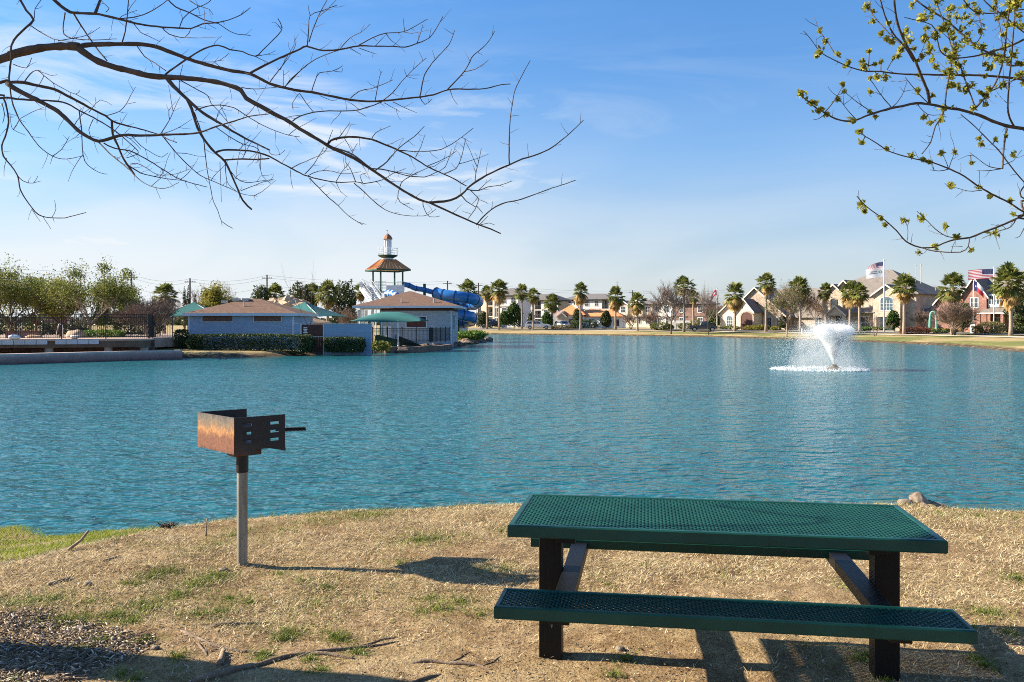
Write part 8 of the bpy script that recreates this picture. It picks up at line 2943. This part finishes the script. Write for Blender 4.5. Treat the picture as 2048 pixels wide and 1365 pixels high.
flag('red_flag', 'red flag with a white patch drooping steeply before the bare tree', 1434, 158, 580, 1.25, 1.0, 'red', -1, 1.35, R(15), amp=0.15)

# ---------------------------------------------------------------- utility poles and lines
M['pole_wood'] = mat('weathered_pole_wood', (0.085, 0.07, 0.06), 0.95, 0.25, 4)
UP = [(263, 150, 548, 'utility pole above the olive trees'), (380, 160, 557, 'utility pole beside the column cypresses'), (534, 175, 550, 'utility pole above the small fan palm and magnolia'), (895, 205, 562, 'utility pole above the blue slide'), (1265, 240, 581, 'utility pole over the cream townhouse'), (957, 215, 566, 'utility pole between the lone palm and the slide palms')]
tops = []
for (u, Y, v, lab) in UP:
    X = XX(u, Y); z = G(X, Y); h = ZZ(v, Y) - z
    t = thing('utility_pole', lab, 'utility pole', (X, Y, z), 0, 'wooden utility poles')
    MB().tube([(0, 0, -0.3), (0, 0, h)], [0.19, 0.14], 8).build('pole', M['pole_wood'], t)
    MB().bx(-1.0, 1.0, -0.06, 0.06, h - 0.75, h - 0.62).build('crossarm', M['pole_wood'], t)
    o = MB()
    for x in (-0.9, -0.45, 0.45, 0.9):
        o.lathe([(0.05, 0), (0.06, 0.08), (0.03, 0.16)], (x, 0, h - 0.62), 6)
    o.build('insulator', M['steel'], t)
    tops.append(Vector((X, Y, z + h)))
M['wire'] = mat('grey_wire', (0.22, 0.22, 0.23), 0.6, 0.1, 1)
def wire(a, b_, sag, label):
    pts = [a.lerp(b_, k / 24) - Vector((0, 0, sag * 4 * (k / 24) * (1 - k / 24))) for k in range(25)]
    tag(MB().tube(pts, 0.017, 4).build('power_line', M['wire'], None), label, 'power line', 'power lines')
chain = [Vector((-130, 140, 15.0)), tops[0], tops[1], tops[2], tops[3], tops[5], tops[4], Vector((70, 260, 12))]
nm = ['from beyond the picture edge to the pole over the olive trees', 'from the olive tree pole to the cypress pole', 'from the cypress pole to the magnolia pole', 'from the magnolia pole past the tower to the slide pole', 'from the slide pole to the lone palm pole', 'from the lone palm pole to the townhouse pole', 'from the townhouse pole off behind the bare trees']
for i in range(len(chain) - 1):
    for j, dz in enumerate((-0.1, -0.6, -2.1)):
        wire(chain[i] + Vector((0, 0, dz)), chain[i + 1] + Vector((0, 0, dz)), 0.8 + 0.15 * j, ('top' if j == 0 else 'second' if j == 1 else 'lowest') + ' wire ' + nm[i])
X = XX(1234.5, 300)
t = thing('antenna_mast', 'thin distant antenna mast behind the palm at the clubhouse end', 'mast', (X, 300, 0))
MB().tube([(0, 0, 0), (0, 0, ZZ(562, 300))], [0.22, 0.05], 6).build('mast', M['steel'], t)
o = MB()
for k in range(3):
    o.bx(-0.5, 0.5, -0.05, 0.05, ZZ(566 + 3 * k, 300), ZZ(565.6 + 3 * k, 300))
o.build('aerial', M['steel'], t)

# low far line of trees closing the horizon behind everything
rg = np.random.default_rng(90)
n = 26000
xs = rg.uniform(-330, 330, n); ys = 330 + rg.uniform(0, 30, n)
hh_ = 4.2 + 2.2 * lump(xs, xs * 0, 0.06, 2) + 1.4 * lump(xs, xs * 0, 0.31, 5)
zs = rg.uniform(0, 1, n) ** 0.8 * hh_
v, f = leaf_quads(np.stack([xs, ys, zs], -1), (0.5, 1.1), 0.7, rg)
tag(np_mesh('treeline', v, f, M['leaf_dark']), 'far low line of trees on the horizon', 'treeline', kind='stuff')

# ================================================================ FOUNTAIN IN THE LAKE
FYY = 42.0
FX = XX(1668, FYY)
ft_ = thing('pond_fountain', 'floating fountain throwing a white plume of water in the lake', 'fountain', (FX, FYY, WATER))
rg = np.random.default_rng(31)
o = MB(); o.lathe([(0.40, -0.05), (0.38, 0.06), (0.26, 0.11), (0.17, 0.16), (0.14, 0.24), (0.05, 0.27)], n=18)
M['float'] = mat('brown_float', (0.10, 0.085, 0.05), 0.8, 0.3, 6)
o.build('float', M['float'], ft_)
m, t, b = newmat('white_water_drops')
b.inputs['Base Color'].default_value = (0.86, 0.90, 0.93, 1)
b.inputs['Roughness'].default_value = 0.35
b.inputs['IOR'].default_value = 1.33
tr = N(t, 'ShaderNodeBsdfTranslucent'); tr.inputs['Color'].default_value = (0.88, 0.92, 0.95, 1)
mx = N(t, 'ShaderNodeMixShader'); mx.inputs[0].default_value = 0.6
L(t, b.outputs[0], mx.inputs[1]); L(t, tr.outputs[0], mx.inputs[2])
L(t, mx.outputs[0], t.nodes['Material Output'].inputs['Surface'])
M['spray'] = m


def drops(c, r, el=1.35):
    """small solid octahedra"""
    n = len(c)
    dirs = np.array([(1, 0, 0), (0, 1, 0), (-1, 0, 0), (0, -1, 0), (0, 0, 1), (0, 0, -1)], float)
    v = c[:, None, :] + dirs[None] * r[:, None, None] * np.array([1, 1, el])
    f = np.array([(0, 1, 4), (1, 2, 4), (2, 3, 4), (3, 0, 4), (1, 0, 5), (2, 1, 5), (3, 2, 5), (0, 3, 5)])
    ff = (np.arange(n)[:, None, None] * 6 + f[None]).reshape(-1, 3)
    return v.reshape(-1, 3), ff


def ballistic(n, tmin, tmax, spread=(4, 17), v0=(6.3, 7.3), wind=-0.25, jitter=0.0):
    az = rg.uniform(0, 2 * np.pi, n)
    tl = np.radians(np.sqrt(rg.uniform(0, 1, n)) * (spread[1] - spread[0]) + spread[0])
    sp = rg.uniform(*v0, n) * (1 + 0.035 * np.sin(az * 2 + 0.6) + 0.03 * np.sin(az * 5 + 2) + 0.02 * np.sin(az * 11))
    tt = rg.uniform(0, 1, n)
    tfl = 2 * sp * np.cos(tl) / 9.81
    tt = (tmin + (tmax - tmin) * tt) * tfl
    x = sp * np.sin(tl) * np.cos(az) * tt + wind * tt ** 2
    y = sp * np.sin(tl) * np.sin(az) * tt
    z = 0.27 + sp * np.cos(tl) * tt - 0.5 * 9.81 * tt ** 2
    c = np.stack([x, y, z], -1)
    if jitter:
        c += rg.normal(0, jitter, c.shape) * (tt / tfl)[:, None]
    return c[c[:, 2] > 0.02]


# the solid rising jet
c = ballistic(42000, 0.0, 0.36, (1, 15), (5.7, 6.3), -0.05, 0.035)
v, f = drops(c, rg.uniform(0.003, 0.009, len(c)), 2.6)
np_mesh('jet', v, f, M['spray'], ft_)
# breaking crown and falling curtain
c1 = ballistic(62000, 0.30, 0.62, (3, 18), (5.3, 6.35), -0.35, 0.20)
c2 = ballistic(24000, 0.55, 1.0, (4, 20), (5.4, 6.3), -0.7, 0.28)
c = np.concatenate([c1, c2])
r = np.concatenate([rg.uniform(0.002, 0.0048, len(c1)), rg.uniform(0.002, 0.009, len(c2)) * rg.uniform(0.5, 1.2, len(c2)) ])
v, f = drops(c, r)
so_ = np_mesh('spray', v, f, M['spray'], ft_); so_['kind'] = 'stuff'
# foam where it comes down
n = 12000
a = rg.uniform(0, 2 * np.pi, n); q_ = np.sqrt(rg.uniform(0.05, 1, n))
fx = 2.35 * q_ * np.cos(a) - 0.7; fy = 1.9 * q_ * np.sin(a)
keep = rg.uniform(0, 1, n) < (0.15 + 0.85 * q_ ** 2) * np.clip(0.45 + 0.6 * lump(fx, fy, 3.0, 2), 0.1, 1)
fx, fy = fx[keep], fy[keep]
c = np.stack([fx, fy, rg.uniform(0.0, 0.05, len(fx)) + 0.10 * (rg.uniform(0, 1, len(fx)) ** 6)], -1)
v, f = drops(c, rg.uniform(0.008, 0.024, len(c)))
fo_ = np_mesh('foam', v, f, M['spray'], ft_); fo_['kind'] = 'stuff'

# fine mist hanging in the plume
m = bpy.data.materials.new('water_mist'); m.use_nodes = True
t = m.node_tree
t.nodes.remove(t.nodes['Principled BSDF'])
pv = N(t, 'ShaderNodeVolumePrincipled')
pv.inputs['Color'].default_value = (0.99, 0.995, 1, 1)
tc = N(t, 'ShaderNodeTexCoord').outputs['Object']
se = N(t, 'ShaderNodeSeparateXYZ'); L(t, tc, se.inputs[0])
core = ramp(t, mth(t, 'DIVIDE', se.outputs[2], 2.5), [(0.1, 1.0), (0.5, 0.5), (0.75, 0.12)])
puff = ramp(t, noise(t, mapping(t, tc, (1, 1, 0.7)), 2.4, 4, 0.65), [(0.36, 0.0), (0.62, 1.0)])
L(t, mth(t, 'ADD', mth(t, 'MULTIPLY', core, 1.7), mth(t, 'MULTIPLY', puff, 2.9)), pv.inputs['Density'])
L(t, pv.outputs[0], t.nodes['Material Output'].inputs['Volume'])
o = MB(); o.lathe([(0.04, 0.26), (0.28, 0.8), (0.52, 1.3), (0.78, 1.62), (0.95, 1.8), (1.0, 1.95), (0.8, 2.12), (0.4, 2.2), (0.05, 2.18)], (-0.02, 0, 0), 20)
mi_ = o.build('mist', m, ft_, smooth=True); mi_['kind'] = 'stuff'
m2 = m.copy(); m2.name = 'thin_water_mist'
for n_ in m2.node_tree.nodes:
    if n_.type == 'MATH' and n_.operation == 'MULTIPLY' and not n_.inputs[1].is_linked and min(abs(n_.inputs[1].default_value - q_) for q_ in (1.7, 2.9)) < 0.01:
        n_.inputs[1].default_value = 0.0 if n_.inputs[1].default_value < 2 else 0.22
o = MB(); o.lathe([(1.9, 0.03), (1.75, 0.6), (1.5, 1.3), (1.2, 1.8), (0.7, 2.2), (0.1, 2.25)], (-0.35, 0, 0), 20)
mi_ = o.build('mist', m2, ft_, smooth=True); mi_['kind'] = 'stuff'
